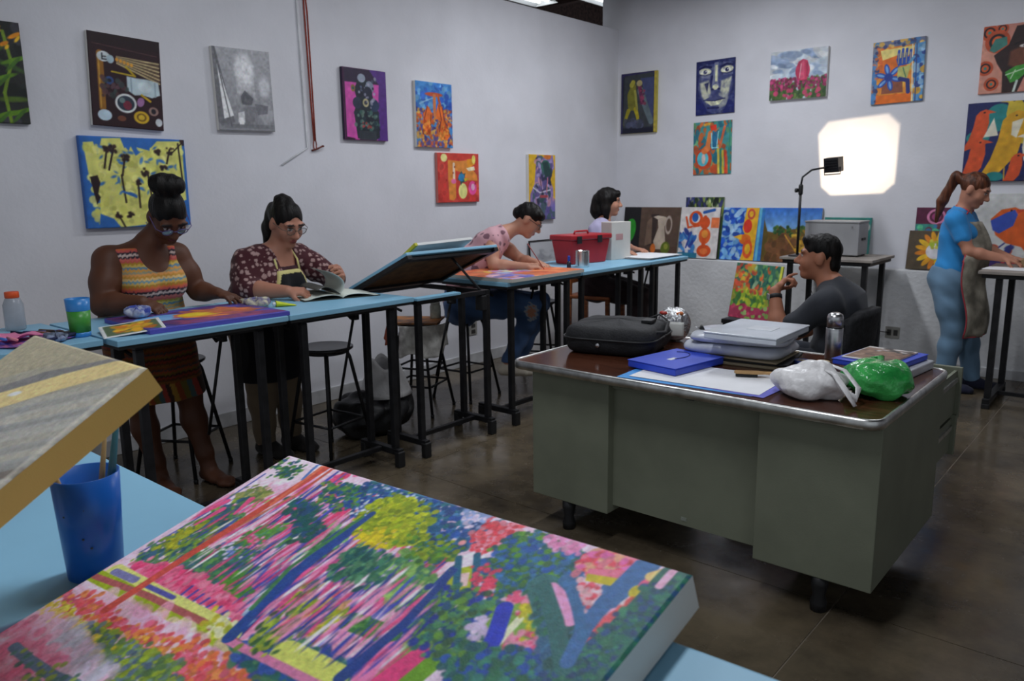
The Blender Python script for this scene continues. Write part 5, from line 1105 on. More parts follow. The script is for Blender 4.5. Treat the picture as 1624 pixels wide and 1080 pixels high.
def woman_stripes():
    t = thing('person', 'woman in a zigzag-striped sleeveless dress bending over the purple painting', 'person', (-3.95, 1.82, 0))
    S = Sculpt(); lat = nrm((-.12, 1, 0)); fw = nrm((1, .12, 0))
    H = Head(S, (-3.79, 1.862, 1.412), R(-6), R(-46), R(5), 1.07)
    neck = V3(-3.90, 1.80, 1.275)
    S.limb([H.at(0, -.02, -.06), neck, V3(-3.95, 1.80, 1.22)], [.055, .058, .07], .03)
    sR, sL = V3(-3.945, 1.625, 1.205), V3(-3.95, 1.965, 1.205)
    hip = V3(-4.03, 1.80, .88)
    S.loft([(hip-V3(0, 0, .05), lat, .195, .155), (hip+V3(.01, 0, .08), lat, .170, .135), (V3(-3.99, 1.80, 1.06), lat, .160, .130), (V3(-3.95, 1.80, 1.15), lat, .155, .115), (V3(-3.935, 1.80, 1.205), lat, .13, .07)], .05, 'torso')
    for q in (-1, 1): S.ell(V3(-3.865, 1.80, 1.075)+lat*q*.075, np.eye(3), (.072, .078, .075), .04, 'torso')
    S.limb([V3(-3.945, 1.80, 1.225), sR], [.07, .063], .03, 'sh'); S.limb([V3(-3.945, 1.80, 1.225), sL], [.07, .06], .03, 'sh')
    # arms
    eR, wR = V3(-3.87, 1.545, 1.005), V3(-3.705, 1.655, 1.02)
    S.limb([sR, mid(sR, eR, .5), eR], [.072, .068, .052], .03, 'arm'); S.limb([eR, mid(eR, wR, .35), wR], [.052, .052, .031], .02, 'arm')
    eL, wL = V3(-3.88, 2.03, 1.02), V3(-3.745, 2.065, 1.015)
    S.limb([sL, mid(sL, eL, .5), eL], [.066, .062, .048], .03, 'arm'); S.limb([eL, mid(eL, wL, .35), wL], [.048, .047, .030], .02, 'arm')
    hand(S, wR, (.75, .55, -.34), (.3, -.05, 1), 1, (.62, .6, .6, .62), (.5, .5), .05, 1.05, 'arm')
    hand(S, wL, (.85, .30, -.16), (.15, 0, 1), -1, (.30, .35, .4, .5), (.35, .2), .12, 1.0, 'arm')
    # legs
    for q, kn, an, y in ((1, (-3.93, 1.955, .475), (-3.845, 1.985, .075), R(8)), (-1, (-3.97, 1.715, .475), (-3.92, 1.755, .075), R(-5))):
        hp = hip+lat*q*.10-V3(0, 0, .06); S.limb([hp, mid(hp, kn, .5), kn], [.115, .098, .064], .04, 'leg')
        k2 = V3(kn); a2 = V3(an); S.limb([k2, mid(k2, a2, .35)-V3(.02, 0, 0), mid(k2, a2, .8), a2], [.062, .064, .042, .036], .03, 'leg'); foot(S, a2, y, .24, 'leg', .036)
    skin_body(S, t, (88, 52, 34), [(H, (96, 44, 40), (20, 14, 12))])
    stripes = pal((214, 150, 84), (150, 146, 120), (206, 150, 70), (96, 132, 150), (206, 176, 90), (180, 140, 50), (200, 90, 84), (206, 110, 100), (60, 50, 60), (214, 190, 180), (60, 50, 60), (200, 90, 84), (206, 110, 60), (170, 130, 50), (206, 170, 90), (110, 150, 160), (214, 180, 120), (190, 140, 60))
    dark = pal((120, 74, 30), (84, 50, 26), (130, 50, 34), (60, 36, 30), (110, 84, 30), (140, 66, 40), (70, 60, 56), (120, 60, 30))
    def col(V):
        zz = V[:, 2]+.007*np.abs(((V[:, 1]*40+V[:, 0]*34) % 1)-.5)*2
        k = (zz/.0105).astype(int); C = stripes[k % len(stripes)].copy()
        lowr = V[:, 2] < .93; C[lowr] = dark[k[lowr] % len(dark)]
        fl = V[:, 2] < .585; kk = ((V[:, 1]*.8+V[:, 0]*.6+V[:, 2]*.25)*46).astype(int); d2 = pal((140, 66, 34), (110, 96, 40), (70, 90, 90), (150, 60, 50), (60, 40, 34), (160, 120, 50)); C[fl] = d2[kk[fl] % len(d2)]
        return C
    # dress: torso plus skirt, scooped neck, arm holes
    G = Sculpt(); G.p = [p for p in S.p if p[-2] == 'torso']
    G.loft([(hip+V3(0, 0, .02), lat, .190, .150), (V3(-4.0, 1.815, .70), lat, .205, .165), (V3(-3.975, 1.83, .52), lat, .195, .165), (V3(-3.965, 1.835, .46), lat, .200, .17)], .05, 'skirt')
    for q in (-1, 1): G.limb([V3(-3.945, 1.80, 1.235)+lat*q*.085, V3(-3.95, 1.80, 1.215)+lat*q*.135], [.05, .052], .03, 'strap')
    G.limb([V3(-3.95, 1.80, 1.215)-lat*.1, V3(-3.95, 1.80, 1.215)+lat*.1], [.06, .06], .03, 'strap')
    nk = V3(-3.80, 1.815, 1.262)
    def clip(X, Y, Z):
        a = .487-Z
        sc = .098-np.sqrt(((X-nk[0])*.8)**2+(Y-nk[1])**2+((Z-nk[2])*.78)**2)
        hole = np.maximum.reduce([.0*X-.5, .082-np.sqrt((X-sR[0]-.01)**2+((Y-sR[1]+.055)*.9)**2+((Z-sR[2]+.02)*.7)**2), .080-np.sqrt((X-sL[0]-.01)**2+((Y-sL[1]-.055)*.9)**2+((Z-sL[2]+.02)*.7)**2)])
        top = Z-1.262
        return np.maximum.reduce([a, sc, hole, top])
    garment(G, 'dress', t, None, .012, clip, col, .0065, lambda X, Y, Z: .006*np.sin(Y*46+X*20+Z*6)*np.clip((.95-Z)*3, .0, 1))
    # hair: cap swept up to a bun
    K = Sculpt(); A = H.A
    K.ell(H.at(0, -.014, .038), A, V3(.079, .098, .088)*1.05, .02); K.ell(H.at(0, -.060, .135), A, V3(.068, .062, .050)*1.05, .02); K.ell(H.at(.03, -.045, .150), A, V3(.045, .045, .04), .02); K.ell(H.at(-.035, -.065, .15), A, V3(.045, .045, .038), .02)
    def hclip(X, Y, Z):
        Q = np.stack([X, Y, Z], -1)-H.c; f = Q@H.f; u = Q@H.u; return (f*.62-u+.012)
    garment(K, 'hair', t, None, 0, faceclip(H, .066, .064), (10, 8, 8), .0055, folds(.0018, 110, 100, 12), m_hair)
    spectacles(H, t, (84, 70, 120), .0020, .023, .015)
    for q in (-1, 1): MB().lathe([(.001, -.005), (.005, 0), (.001, .005)], 8, Matrix.Translation(H.at(q*.085, -.01, -.042))).build('earring', m_steel, t, True)
    return t
def fixloc(t):
    """parts were built in room coordinates: take the thing's base offset out"""
    for c in t.children: c.location = c.location-t.location
fixloc(woman_stripes())

def woman_apron():
    t = thing('person', 'woman in a dark red dotted cardigan and black apron reading at the table', 'person', (-4.02, 2.52, 0))
    S = Sculpt(); lat = nrm((-.22, 1, 0)); fw = nrm((1, .22, 0))
    H = Head(S, (-3.90, 2.600, 1.345), R(0), R(-26), R(2), 1.08)
    cx = lambda x, z, y=2.555: V3(x, y, z)
    S.limb([H.at(0, -.02, -.06), cx(-3.96, 1.21, 2.585), cx(-4.0, 1.15, 2.57)], [.056, .06, .07], .03)
    sR, sL = V3(-3.985, 2.385, 1.135), V3(-4.03, 2.76, 1.135)
    hip = V3(-4.06, 2.50, .84)
    S.loft([(hip-V3(0, 0, .06), lat, .19, .15), (hip+V3(.01, 0, .08), lat, .178, .145), (cx(-4.03, 1.0, 2.53), lat, .172, .140), (cx(-4.01, 1.09), lat, .165, .118), (cx(-4.0, 1.14, 2.57), lat, .14, .07)], .05, 'torso')
    for q in (-1, 1): S.ell(cx(-3.925, 1.01, 2.56)+lat*q*.075, np.eye(3), (.070, .080, .076), .04, 'torso')
    S.limb([cx(-4.0, 1.155, 2.57), sR], [.07, .062], .03, 'sh'); S.limb([cx(-4.0, 1.155, 2.57), sL], [.07, .062], .03, 'sh')
    eR, wR = V3(-3.905, 2.315, .995), V3(-3.665, 2.425, .992)
    eL, wL = V3(-3.90, 2.905, 1.005), V3(-3.70, 2.80, 1.03)
    S.limb([sR, mid(sR, eR), eR], [.068, .064, .054], .03, 'arm'); S.limb([eR, mid(eR, wR, .35), wR], [.052, .050, .032], .02, 'fore')
    S.limb([sL, mid(sL, eL), eL], [.068, .064, .052], .03, 'arm'); S.limb([eL, mid(eL, wL, .35), wL], [.050, .047, .031], .02, 'fore')
    hand(S, wR, (.72, .68, -.02), (.2, -.3, 1), 1, (.75, .75, .75, .75), (.4, .5), .03, 1.02, 'fore')
    hand(S, wL, (.72, -.35, .50), (.3, .9, .3), 1, (.55, .6, .65, .7), (.5, .4), .03, 1.0, 'fore')
    for q, kn, an in ((1, (-3.98, 2.59, .44), (-3.99, 2.60, .075)), (-1, (-3.99, 2.42, .44), (-4.0, 2.43, .075))):
        hp = hip+lat*q*.095-V3(0, 0, .06); S.limb([hp, mid(hp, kn), kn], [.115, .098, .068], .04, 'leg'); S.limb([kn, mid(kn, an, .35), an], [.066, .064, .045], .03, 'leg'); foot(S, an, R(10), .24, 'shoe', .04)
    skin_body(S, t, (176, 122, 100), [(H, (150, 76, 70), (34, 24, 22))])
    rs = np.random.RandomState(4); spots = rs.uniform((-4.25, 2.15, .8), (-3.75, 3.05, 1.25), (1500, 3))
    def flor(V):
        return dots(V, .030, .0115, (170, 140, 136), (72, 34, 40))
    nk = cx(-3.88, 1.20, 2.60)
    def clip(X, Y, Z):
        # V opening at the front
        lf = (X-nk[0])*lat[0]+(Y-nk[1])*lat[1]; ff = (X-nk[0])*fw[0]+(Y-nk[1])*fw[1]
        v = np.minimum(.085+(Z-1.20)*.15-np.abs(lf), ff+.16)
        nkc = .075-np.sqrt((X+3.965)**2+(Y-2.585)**2+((Z-1.23)*.9)**2)
        c = np.maximum(v, nkc)
        return np.maximum.reduce([c, .80-Z])
    G = Sculpt(); G.p = [p for p in S.p if p[-2] in ('torso', 'sh', 'arm')]
    G.limb([eR, mid(eR, wR, .18)], [.056, .056], .02, 'arm'); G.limb([eL, mid(eL, wL, .3)], [.054, .052], .02, 'arm')
    garment(G, 'cardigan', t, None, .012, clip, flor, .0065, folds(.003, 40, 50, 30))
    # camisole under the apron
    garment(S, 'top', t, ('torso',), .007, lambda X, Y, Z: np.maximum.reduce([Z-1.105, .80-Z]), (60, 30, 40), .008)
    # trousers
    T = Sculpt(); T.p = [p for p in S.p if p[-2] == 'leg']; T.loft([(hip, lat, .185, .15), (hip-V3(0, 0, .1), lat, .19, .15)], .04, 'leg')
    garment(T, 'trousers', t, None, .014, lambda X, Y, Z: np.maximum(.07-Z, Z-.86), (120, 104, 84), .008, folds(.003, 20, 30, 40))
    garment(S, 'shoes', t, ('shoe',), .008, lambda X, Y, Z: np.maximum(Z-.08, .001-Z), (40, 36, 34), .008)
    # apron: bib and long skirt wrapped round the front
    G2 = Sculpt(); G2.p = [p for p in S.p if p[-2] == 'torso']
    G2.loft([(hip+V3(.0, 0, .02), lat, .188, .158), (hip+V3(.03, 0, -.2), lat, .195, .165), (hip+V3(.05, 0, -.42), lat, .18, .155)], .05, 'torso')
    def aclip(X, Y, Z):
        lf = np.abs((X-cx(0, 0)[0]-0)*lat[0]*0+((X+3.96)*lat[0]+(Y-2.555)*lat[1])); ff = (X+4.06)*fw[0]+(Y-2.52)*fw[1]
        wid = np.where(Z > .90, .085+(1.09-Z)*.42, .25); low = np.where(Z > .90, lf-wid, lf-.25)
        return np.maximum.reduce([low, .02-ff, Z-1.085, .455-Z])
    def acol(V):
        C = np.tile(np.array(rgb(20, 20, 24)), (len(V), 1)); lf = np.abs((V[:, 0]+3.96)*lat[0]+(V[:, 1]-2.555)*lat[1]); ed = ((V[:, 2] > 1.068) | ((V[:, 2] > .90) & (lf > .085+(1.09-V[:, 2])*.42-.014))); C[ed] = rgb(206, 196, 130); return C
    garment(G2, 'apron', t, None, .022, aclip, acol, .0065)
    b = MB(); mst = mat('cream_apron_tape', rgb(206, 196, 130), .8)
    for q in (-1, 1): b.tube([cx(-3.875, 1.07, 2.585)+lat*q*.085, cx(-3.90, 1.14, 2.585)+lat*q*.088, cx(-3.95, 1.205, 2.585)+lat*q*.075, cx(-4.03, 1.225, 2.575)+lat*q*.04], .007, 6, True, .5)
    b.build('neck_strap', mst, t, True)
    K = Sculpt(); A = H.A
    K.ell(H.at(0, -.014, .038), A, V3(.080, .099, .090)*1.06, .02); K.limb([H.at(.0, -.10, .02), H.at(0, -.11, -.08), H.at(-.01, -.10, -.17)], [.06, .055, .035], .03); K.ell(H.at(0, -.06, .105), A, V3(.05, .05, .035), .02)
    garment(K, 'hair', t, None, 0, faceclip(H, .072, .058), (10, 8, 8), .0055, folds(.0018, 110, 100, 12), m_hair)
    spectacles(H, t, (90, 80, 70), .0018)
    fixloc(t); return t
woman_apron()

def woman_pink():
    t = thing('person', 'woman in a pink sleeveless blouse and torn jeans drawing on a stool', 'person', (-3.98, 4.13, 0))
    S = Sculpt(); fw = nrm((.80, .60, 0)); lat = nrm((-.60, .80, 0))
    H = Head(S, (-3.66, 4.485, 1.30), R(38), R(-36), R(0), 1.02)
    hip = V3(-3.99, 4.12, .72)
    c1, c2, c3, c4 = hip+fw*.03+V3(0, 0, .12), V3(-3.90, 4.19, 1.02), V3(-3.83, 4.26, 1.13), V3(-3.79, 4.31, 1.185)
    S.limb([H.at(0, -.02, -.06), V3(-3.755, 4.35, 1.215), c4], [.047, .05, .06], .03)
    S.loft([(hip, lat, .165, .13), (c1, lat, .14, .115), (c2, lat, .145, .11), (c3, lat, .145, .095), (c4, lat, .12, .06)], .05, 'torso')
    sR, sL = V3(-3.765, 4.175, 1.165), V3(-3.92, 4.42, 1.15)
    S.limb([c4, sR], [.06, .052], .03, 'sh'); S.limb([c4, sL], [.06, .052], .03, 'sh')
    eR, wR = V3(-3.66, 4.10, 1.00), V3(-3.475, 4.235, .99)
    eL, wL = V3(-3.76, 4.52, 1.00), V3(-3.55, 4.46, .99)
    for s_, e, w in ((sR, eR, wR), (sL, eL, wL)): S.limb([s_, mid(s_, e), e], [.052, .049, .040], .03, 'arm'); S.limb([e, mid(e, w, .3), w], [.040, .040, .026], .02, 'arm')
    hand(S, wR, (.72, .66, .02), (.2, -.35, 1), 1, (.7, .75, .8, .85), (.7, .9), .02, .95, 'arm')
    hand(S, wL, (.8, -.2, -.1), (.2, 0, 1), -1, (.3, .35, .4, .45), (.3, .2), .08, .95, 'arm')
    for q, kn, an in ((-1, (-3.52, 4.40, .70), (-3.66, 4.235, .275)), (1, (-3.62, 4.56, .69), (-3.70, 4.42, .275))):
        hp = hip+lat*q*.085-V3(0, 0, .02); S.limb([hp, mid(hp, kn), kn], [.098, .088, .066], .04, 'leg'); S.limb([kn, mid(kn, an, .35), an], [.064, .060, .042], .03, 'leg'); foot(S, V3(an)-V3(0, 0, .0), R(36), .235, 'shoe', .036)
    # feet rest on the stool rung height
    for i, p in enumerate(S.p):
        if p[-2] == 'shoe' and p[0] == 'L':
            a, b = p[1], p[2]; dz = lambda c: (V3(c)+V3(0, 0, .19 if c[2] < .1 else 0)); S.p[i] = ('L', (dz(a[0]),)+tuple(a[1:]), (dz(b[0]),)+tuple(b[1:]), p[3], p[4], p[5])
    skin_body(S, t, (186, 134, 110), [(H, (160, 84, 80), (30, 22, 20))])
    rs = np.random.RandomState(8); spots = rs.uniform((-4.15, 3.95, .7), (-3.65, 4.6, 1.25), (140, 3))
    def pk(V):
        return dots(V, .062, .022, (124, 88, 100), (206, 160, 168))
    G = Sculpt(); G.p = [p for p in S.p if p[-2] in ('torso', 'sh')]
    garment(G, 'blouse', t, None, .014, lambda X, Y, Z: np.maximum.reduce([.07-np.sqrt((X+3.73)**2+(Y-4.36)**2+(Z-1.235)**2), .68-Z]), pk, .0065, folds(.004, 40, 44, 24))
    T = Sculpt(); T.p = [p for p in S.p if p[-2] == 'leg']; T.loft([(hip+V3(0, 0, .03), lat, .155, .125), (hip-V3(0, 0, .05), lat, .165, .13)], .05, 'leg')
    tear = V3(-3.485, 4.30, .655)
    def jn(V):
        C = np.tile(np.array(rgb(70, 96, 138)), (len(V), 1)); C *= (1+.25*np.sin(V[:, :1]*21+V[:, 2:3]*17)); d = np.sqrt((((V-tear)*V3(1, 1, .75))**2).sum(1))+.012*np.sin(V[:, 2]*190+V[:, 1]*120)*np.sin(V[:, 1]*150); C[d < .052] = rgb(150, 160, 170); C[d < .036] = rgb(180, 128, 104); return C
    garment(T, 'jeans', t, None, .012, lambda X, Y, Z: .285-Z, jn, .0065, folds(.004, 30, 34, 50))
    garment(S, 'shoes', t, ('shoe',), .010, lambda X, Y, Z: Z-.34, (206, 196, 180), .0065)
    K = Sculpt(); A = H.A; K.ell(H.at(0, -.014, .038), A, V3(.080, .099, .089), .02); K.ell(H.at(0, -.09, .0), A, V3(.05, .04, .045), .02); K.ell(H.at(-.03, .055, .075), A, V3(.055, .04, .03), .02)
    garment(K, 'hair', t, None, 0, faceclip(H, .060, .064), (10, 8, 8), .0055, folds(.0018, 110, 100, 12), m_hair)
    spectacles(H, t, (40, 34, 34), .0022)
    fixloc(t)
    W = V3(wR)+nrm((.72, .66, 0))*.085
    p = MB().tube([tuple(W+V3(.03, .03, -.028)), tuple(W+V3(-.05, -.06, .16))], [.0025, .004], 8).build('pencil', mat('red_pencil_paint', rgb(150, 60, 60), .4), None, True); tag(p, 'thin red pencil in the hand of the woman in pink', 'pencil')
    return t
woman_pink()

def woman_lilac():
    t = thing('person', 'woman in a lilac t-shirt seated by the wall with her head turned', 'person', (-3.97, 5.83, 0))
    S = Sculpt(); fw = nrm((.9, .43, 0)); lat = nrm((-.43, .9, 0))
    H = Head(S, (-3.92, 5.93, 1.40), R(36), R(-4), R(0), 1.03)
    hip = V3(-3.98, 5.83, .68); c2, c3, c4 = V3(-3.97, 5.86, .98), V3(-3.95, 5.87, 1.12), V3(-3.95, 5.88, 1.19)
    S.limb([H.at(0, -.02, -.06), V3(-3.945, 5.895, 1.24), c4], [.045, .05, .06], .03)
    S.loft([(hip, lat, .165, .13), (hip+V3(0, 0, .14), lat, .135, .11), (c2, lat, .14, .105), (c3, lat, .15, .092), (c4, lat, .13, .06)], .05, 'torso')
    for q in (-1, 1): S.ell(V3(-3.885, 5.90, 1.045)+lat*q*.07, np.eye(3), (.055, .06, .058), .04, 'torso')
    sR, sL = V3(-3.885, 5.70, 1.17), V3(-4.02, 6.06, 1.17)
    S.limb([c4, sR], [.06, .052], .03, 'sh'); S.limb([c4, sL], [.06, .052], .03, 'sh')
    eR, wR = V3(-3.84, 5.64, .985), V3(-3.62, 5.70, .985); eL, wL = V3(-3.86, 6.14, .985), V3(-3.70, 6.03, .985)
    for s_, e, w in ((sR, eR, wR), (sL, eL, wL)): S.limb([s_, mid(s_, e)], [.052, .049], .03, 'slv'); S.limb([mid(s_, e), e], [.046, .040], .03, 'arm'); S.limb([e, mid(e, w, .3), w], [.040, .040, .026], .02, 'arm')
    hand(S, wR, (.9, .3, 0), (.2, -.1, 1), 1, (.4, .4, .45, .5), (.3, .3), .05, .95, 'arm'); hand(S, wL, (.9, -.1, 0), (.2, 0, 1), -1, (.4, .4, .45, .5), (.3, .3), .05, .95, 'arm')
    for q, kn, an in ((-1, (-3.50, 5.83, .60), (-3.57, 5.80, .075)), (1, (-3.56, 6.02, .60), (-3.63, 5.99, .075))):
        hp = hip+lat*q*.085-V3(0, 0, .02); S.limb([hp, mid(hp, kn), kn], [.10, .09, .068], .04, 'leg'); S.limb([kn, mid(kn, an, .35), an], [.066, .060, .042], .03, 'leg'); foot(S, an, R(22), .235, 'shoe', .036)
    skin_body(S, t, (184, 132, 108), [(H, (160, 84, 80), (30, 22, 20))], h=.007)
    garment(S, 't_shirt', t, ('torso', 'sh', 'slv'), .014, lambda X, Y, Z: np.maximum(.075-np.sqrt((X+3.93)**2+(Y-5.90)**2+(Z-1.255)**2), .64-Z), (176, 170, 200), .007, folds(.003, 40, 44, 24))
    T = Sculpt(); T.p = [p for p in S.p if p[-2] == 'leg']; T.loft([(hip+V3(0, 0, .02), lat, .16, .13), (hip-V3(0, 0, .03), lat, .165, .13)], .05, 'leg')
    garment(T, 'trousers', t, None, .014, lambda X, Y, Z: .09-Z, (42, 30, 32), .008, folds(.003, 30, 34, 50)); garment(S, 'shoes', t, ('shoe',), .008, lambda X, Y, Z: np.maximum(Z-.1, .001-Z), (30, 28, 30), .009)
    K = Sculpt(); A = H.A; K.ell(H.at(0, -.014, .036), A, V3(.088, .106, .094), .02)
    for q in (-1, 1): K.limb([H.at(q*.07, -.03, .02), H.at(q*.078, -.02, -.06), H.at(q*.07, -.01, -.13)], [.04, .036, .022], .03)
    K.limb([H.at(0, -.08, .0), H.at(0, -.085, -.08), H.at(0, -.07, -.14)], [.07, .065, .04], .03); K.ell(H.at(0, .07, .075), A, V3(.06, .03, .03), .02)
    garment(K, 'hair', t, None, 0, faceclip(H, .052, .060, -.16), (10, 8, 8), .0055, folds(.0018, 110, 100, 12), m_hair)
    fixloc(t); return t
woman_lilac()

def man_seated():
    t = thing('person', 'man in a charcoal t-shirt seated with a hand at his mouth', 'person', (-1.42, 4.30, 0))
    S = Sculpt(); fw = nrm((-.96, -.28, 0)); lat = nrm((.28, -.96, 0))
    hc = V3(-1.495, 4.33, 1.135)
    H = Head(S, hc, R(193), R(3), 0, 1.04, 1.25)
    hip = V3(-1.36, 4.33, .56); c2, c3, c4 = V3(-1.35, 4.34, .77), V3(-1.37, 4.335, .90), V3(-1.40, 4.33, .955)
    S.limb([H.at(0, -.025, -.06), V3(-1.43, 4.33, 1.0), c4], [.055, .058, .065], .03)
    S.loft([(hip, lat, .17, .13), (hip+V3(0, 0, .1), lat, .155, .12), (c2, lat, .165, .118), (c3, lat, .18, .108), (c4, lat, .15, .065)], .05, 'torso')
    sL, sR = V3(-1.375, 4.125, .915), V3(-1.44, 4.535, .915)
    S.limb([c4, sL], [.065, .062], .03, 'sh'); S.limb([c4, sR], [.065, .062], .03, 'sh')
    eL, wL = V3(-1.60, 4.08, .725), V3(-1.668, 4.165, .955)
    S.limb([sL, mid(sL, eL, .62)], [.062, .055], .03, 'slv'); S.limb([mid(sL, eL, .5), eL], [.052, .043], .03, 'arm'); S.limb([eL, mid(eL, wL, .35), wL], [.045, .046, .030], .02, 'arm')
    eR, wR = V3(-1.62, 4.56, .70), V3(-1.80, 4.45, .62)
    S.limb([sR, mid(sR, eR, .62)], [.062, .055], .03, 'slv'); S.limb([mid(sR, eR, .5), eR], [.052, .043], .03, 'arm'); S.limb([eR, mid(eR, wR, .35), wR], [.045, .046, .030], .02, 'arm')
    hand(S, wL, (.42, .52, .74), (-.72, -.35, .55), -1, (.22, .85, 1.05, 1.1), (.5, .2), .04, 1.05, 'arm')
    hand(S, wR, (-.8, -.4, -.3), (0, 0, 1), 1, (.4, .4, .4, .4), (.3, .3), .05, 1.05, 'arm')
    for q, kn, an in ((1, (-1.80, 4.14, .55), (-1.78, 4.13, .08)), (-1, (-1.84, 4.34, .55), (-1.82, 4.34, .08))):
        hp = hip+lat*q*.09-V3(0, 0, .02); S.limb([hp, mid(hp, kn), kn], [.10, .09, .065], .04, 'leg'); S.limb([kn, mid(kn, an, .35), an], [.063, .060, .044], .03, 'leg'); foot(S, an, R(196), .26, 'shoe', .04)
    skin_body(S, t, (170, 112, 86), [(H, (140, 80, 70), (24, 18, 16))])
    garment(S, 't_shirt', t, ('torso', 'sh', 'slv'), .014, lambda X, Y, Z: np.maximum(.078-np.sqrt((X+1.445)**2+(Y-4.33)**2+((Z-1.02)*.9)**2), .50-Z), (54, 56, 62), .0065, folds(.004, 36, 30, 30))
    T = Sculpt(); T.p = [p for p in S.p if p[-2] == 'leg']; T.loft([(hip+V3(0, 0, .02), lat, .16, .13), (hip-V3(0, 0, .03), lat, .165, .13)], .05, 'leg')
    garment(T, 'trousers', t, None, .013, lambda X, Y, Z: .09-Z, (40, 44, 54), .009); garment(S, 'shoes', t, ('shoe',), .010, lambda X, Y, Z: np.maximum(Z-.11, .001-Z), (30, 28, 28), .009)
    K = Sculpt(); A = H.A; K.ell(H.at(0, -.014, .042), A, V3(.080, .101, .091), .02); K.ell(H.at(0, .06, .092), A, V3(.055, .035, .025), .02); K.ell(H.at(0, -.075, -.03), A, V3(.055, .035, .05), .02)
    def hc_(X, Y, Z):
        Q = np.stack([X, Y, Z], -1)-H.c; f = Q@H.f; u = Q@H.u; l = np.abs(Q@H.l)
        return np.minimum(f*1.1-u+.045, np.maximum(f-.035, .01-u))-.0*l
    garment(K, 'hair', t, None, 0, faceclip(H, .066, .058, -.14, 0, .012, -.075), (10, 8, 8), .0055, folds(.0018, 110, 100, 12), m_hair)
    # wrist watch
    ax = nrm(wL-eL); wt = MB(); c = wL-ax*.03
    M = Matrix.Translation(c) @ Vector(ax).to_track_quat('Z', 'Y').to_matrix().to_4x4()
    w_ = wt.lathe([(.034, -.012), (.037, -.011), (.037, .011), (.034, .012)], 24, M).build('watch', m_blk2, t, True)
    n = nrm(V3(-.75, -.6, .1)-ax*(V3(-.75, -.6, .1)@ax)); M2 = Matrix.Translation(c+n*.036) @ Vector(n).to_track_quat('Z', 'Y').to_matrix().to_4x4()
    MB().box(-.015, .015, -.017, .017, -.004, .006, M2).build('watch_case', m_steel, w_, bevel=.003)
    fixloc(t); return t
man_seated()

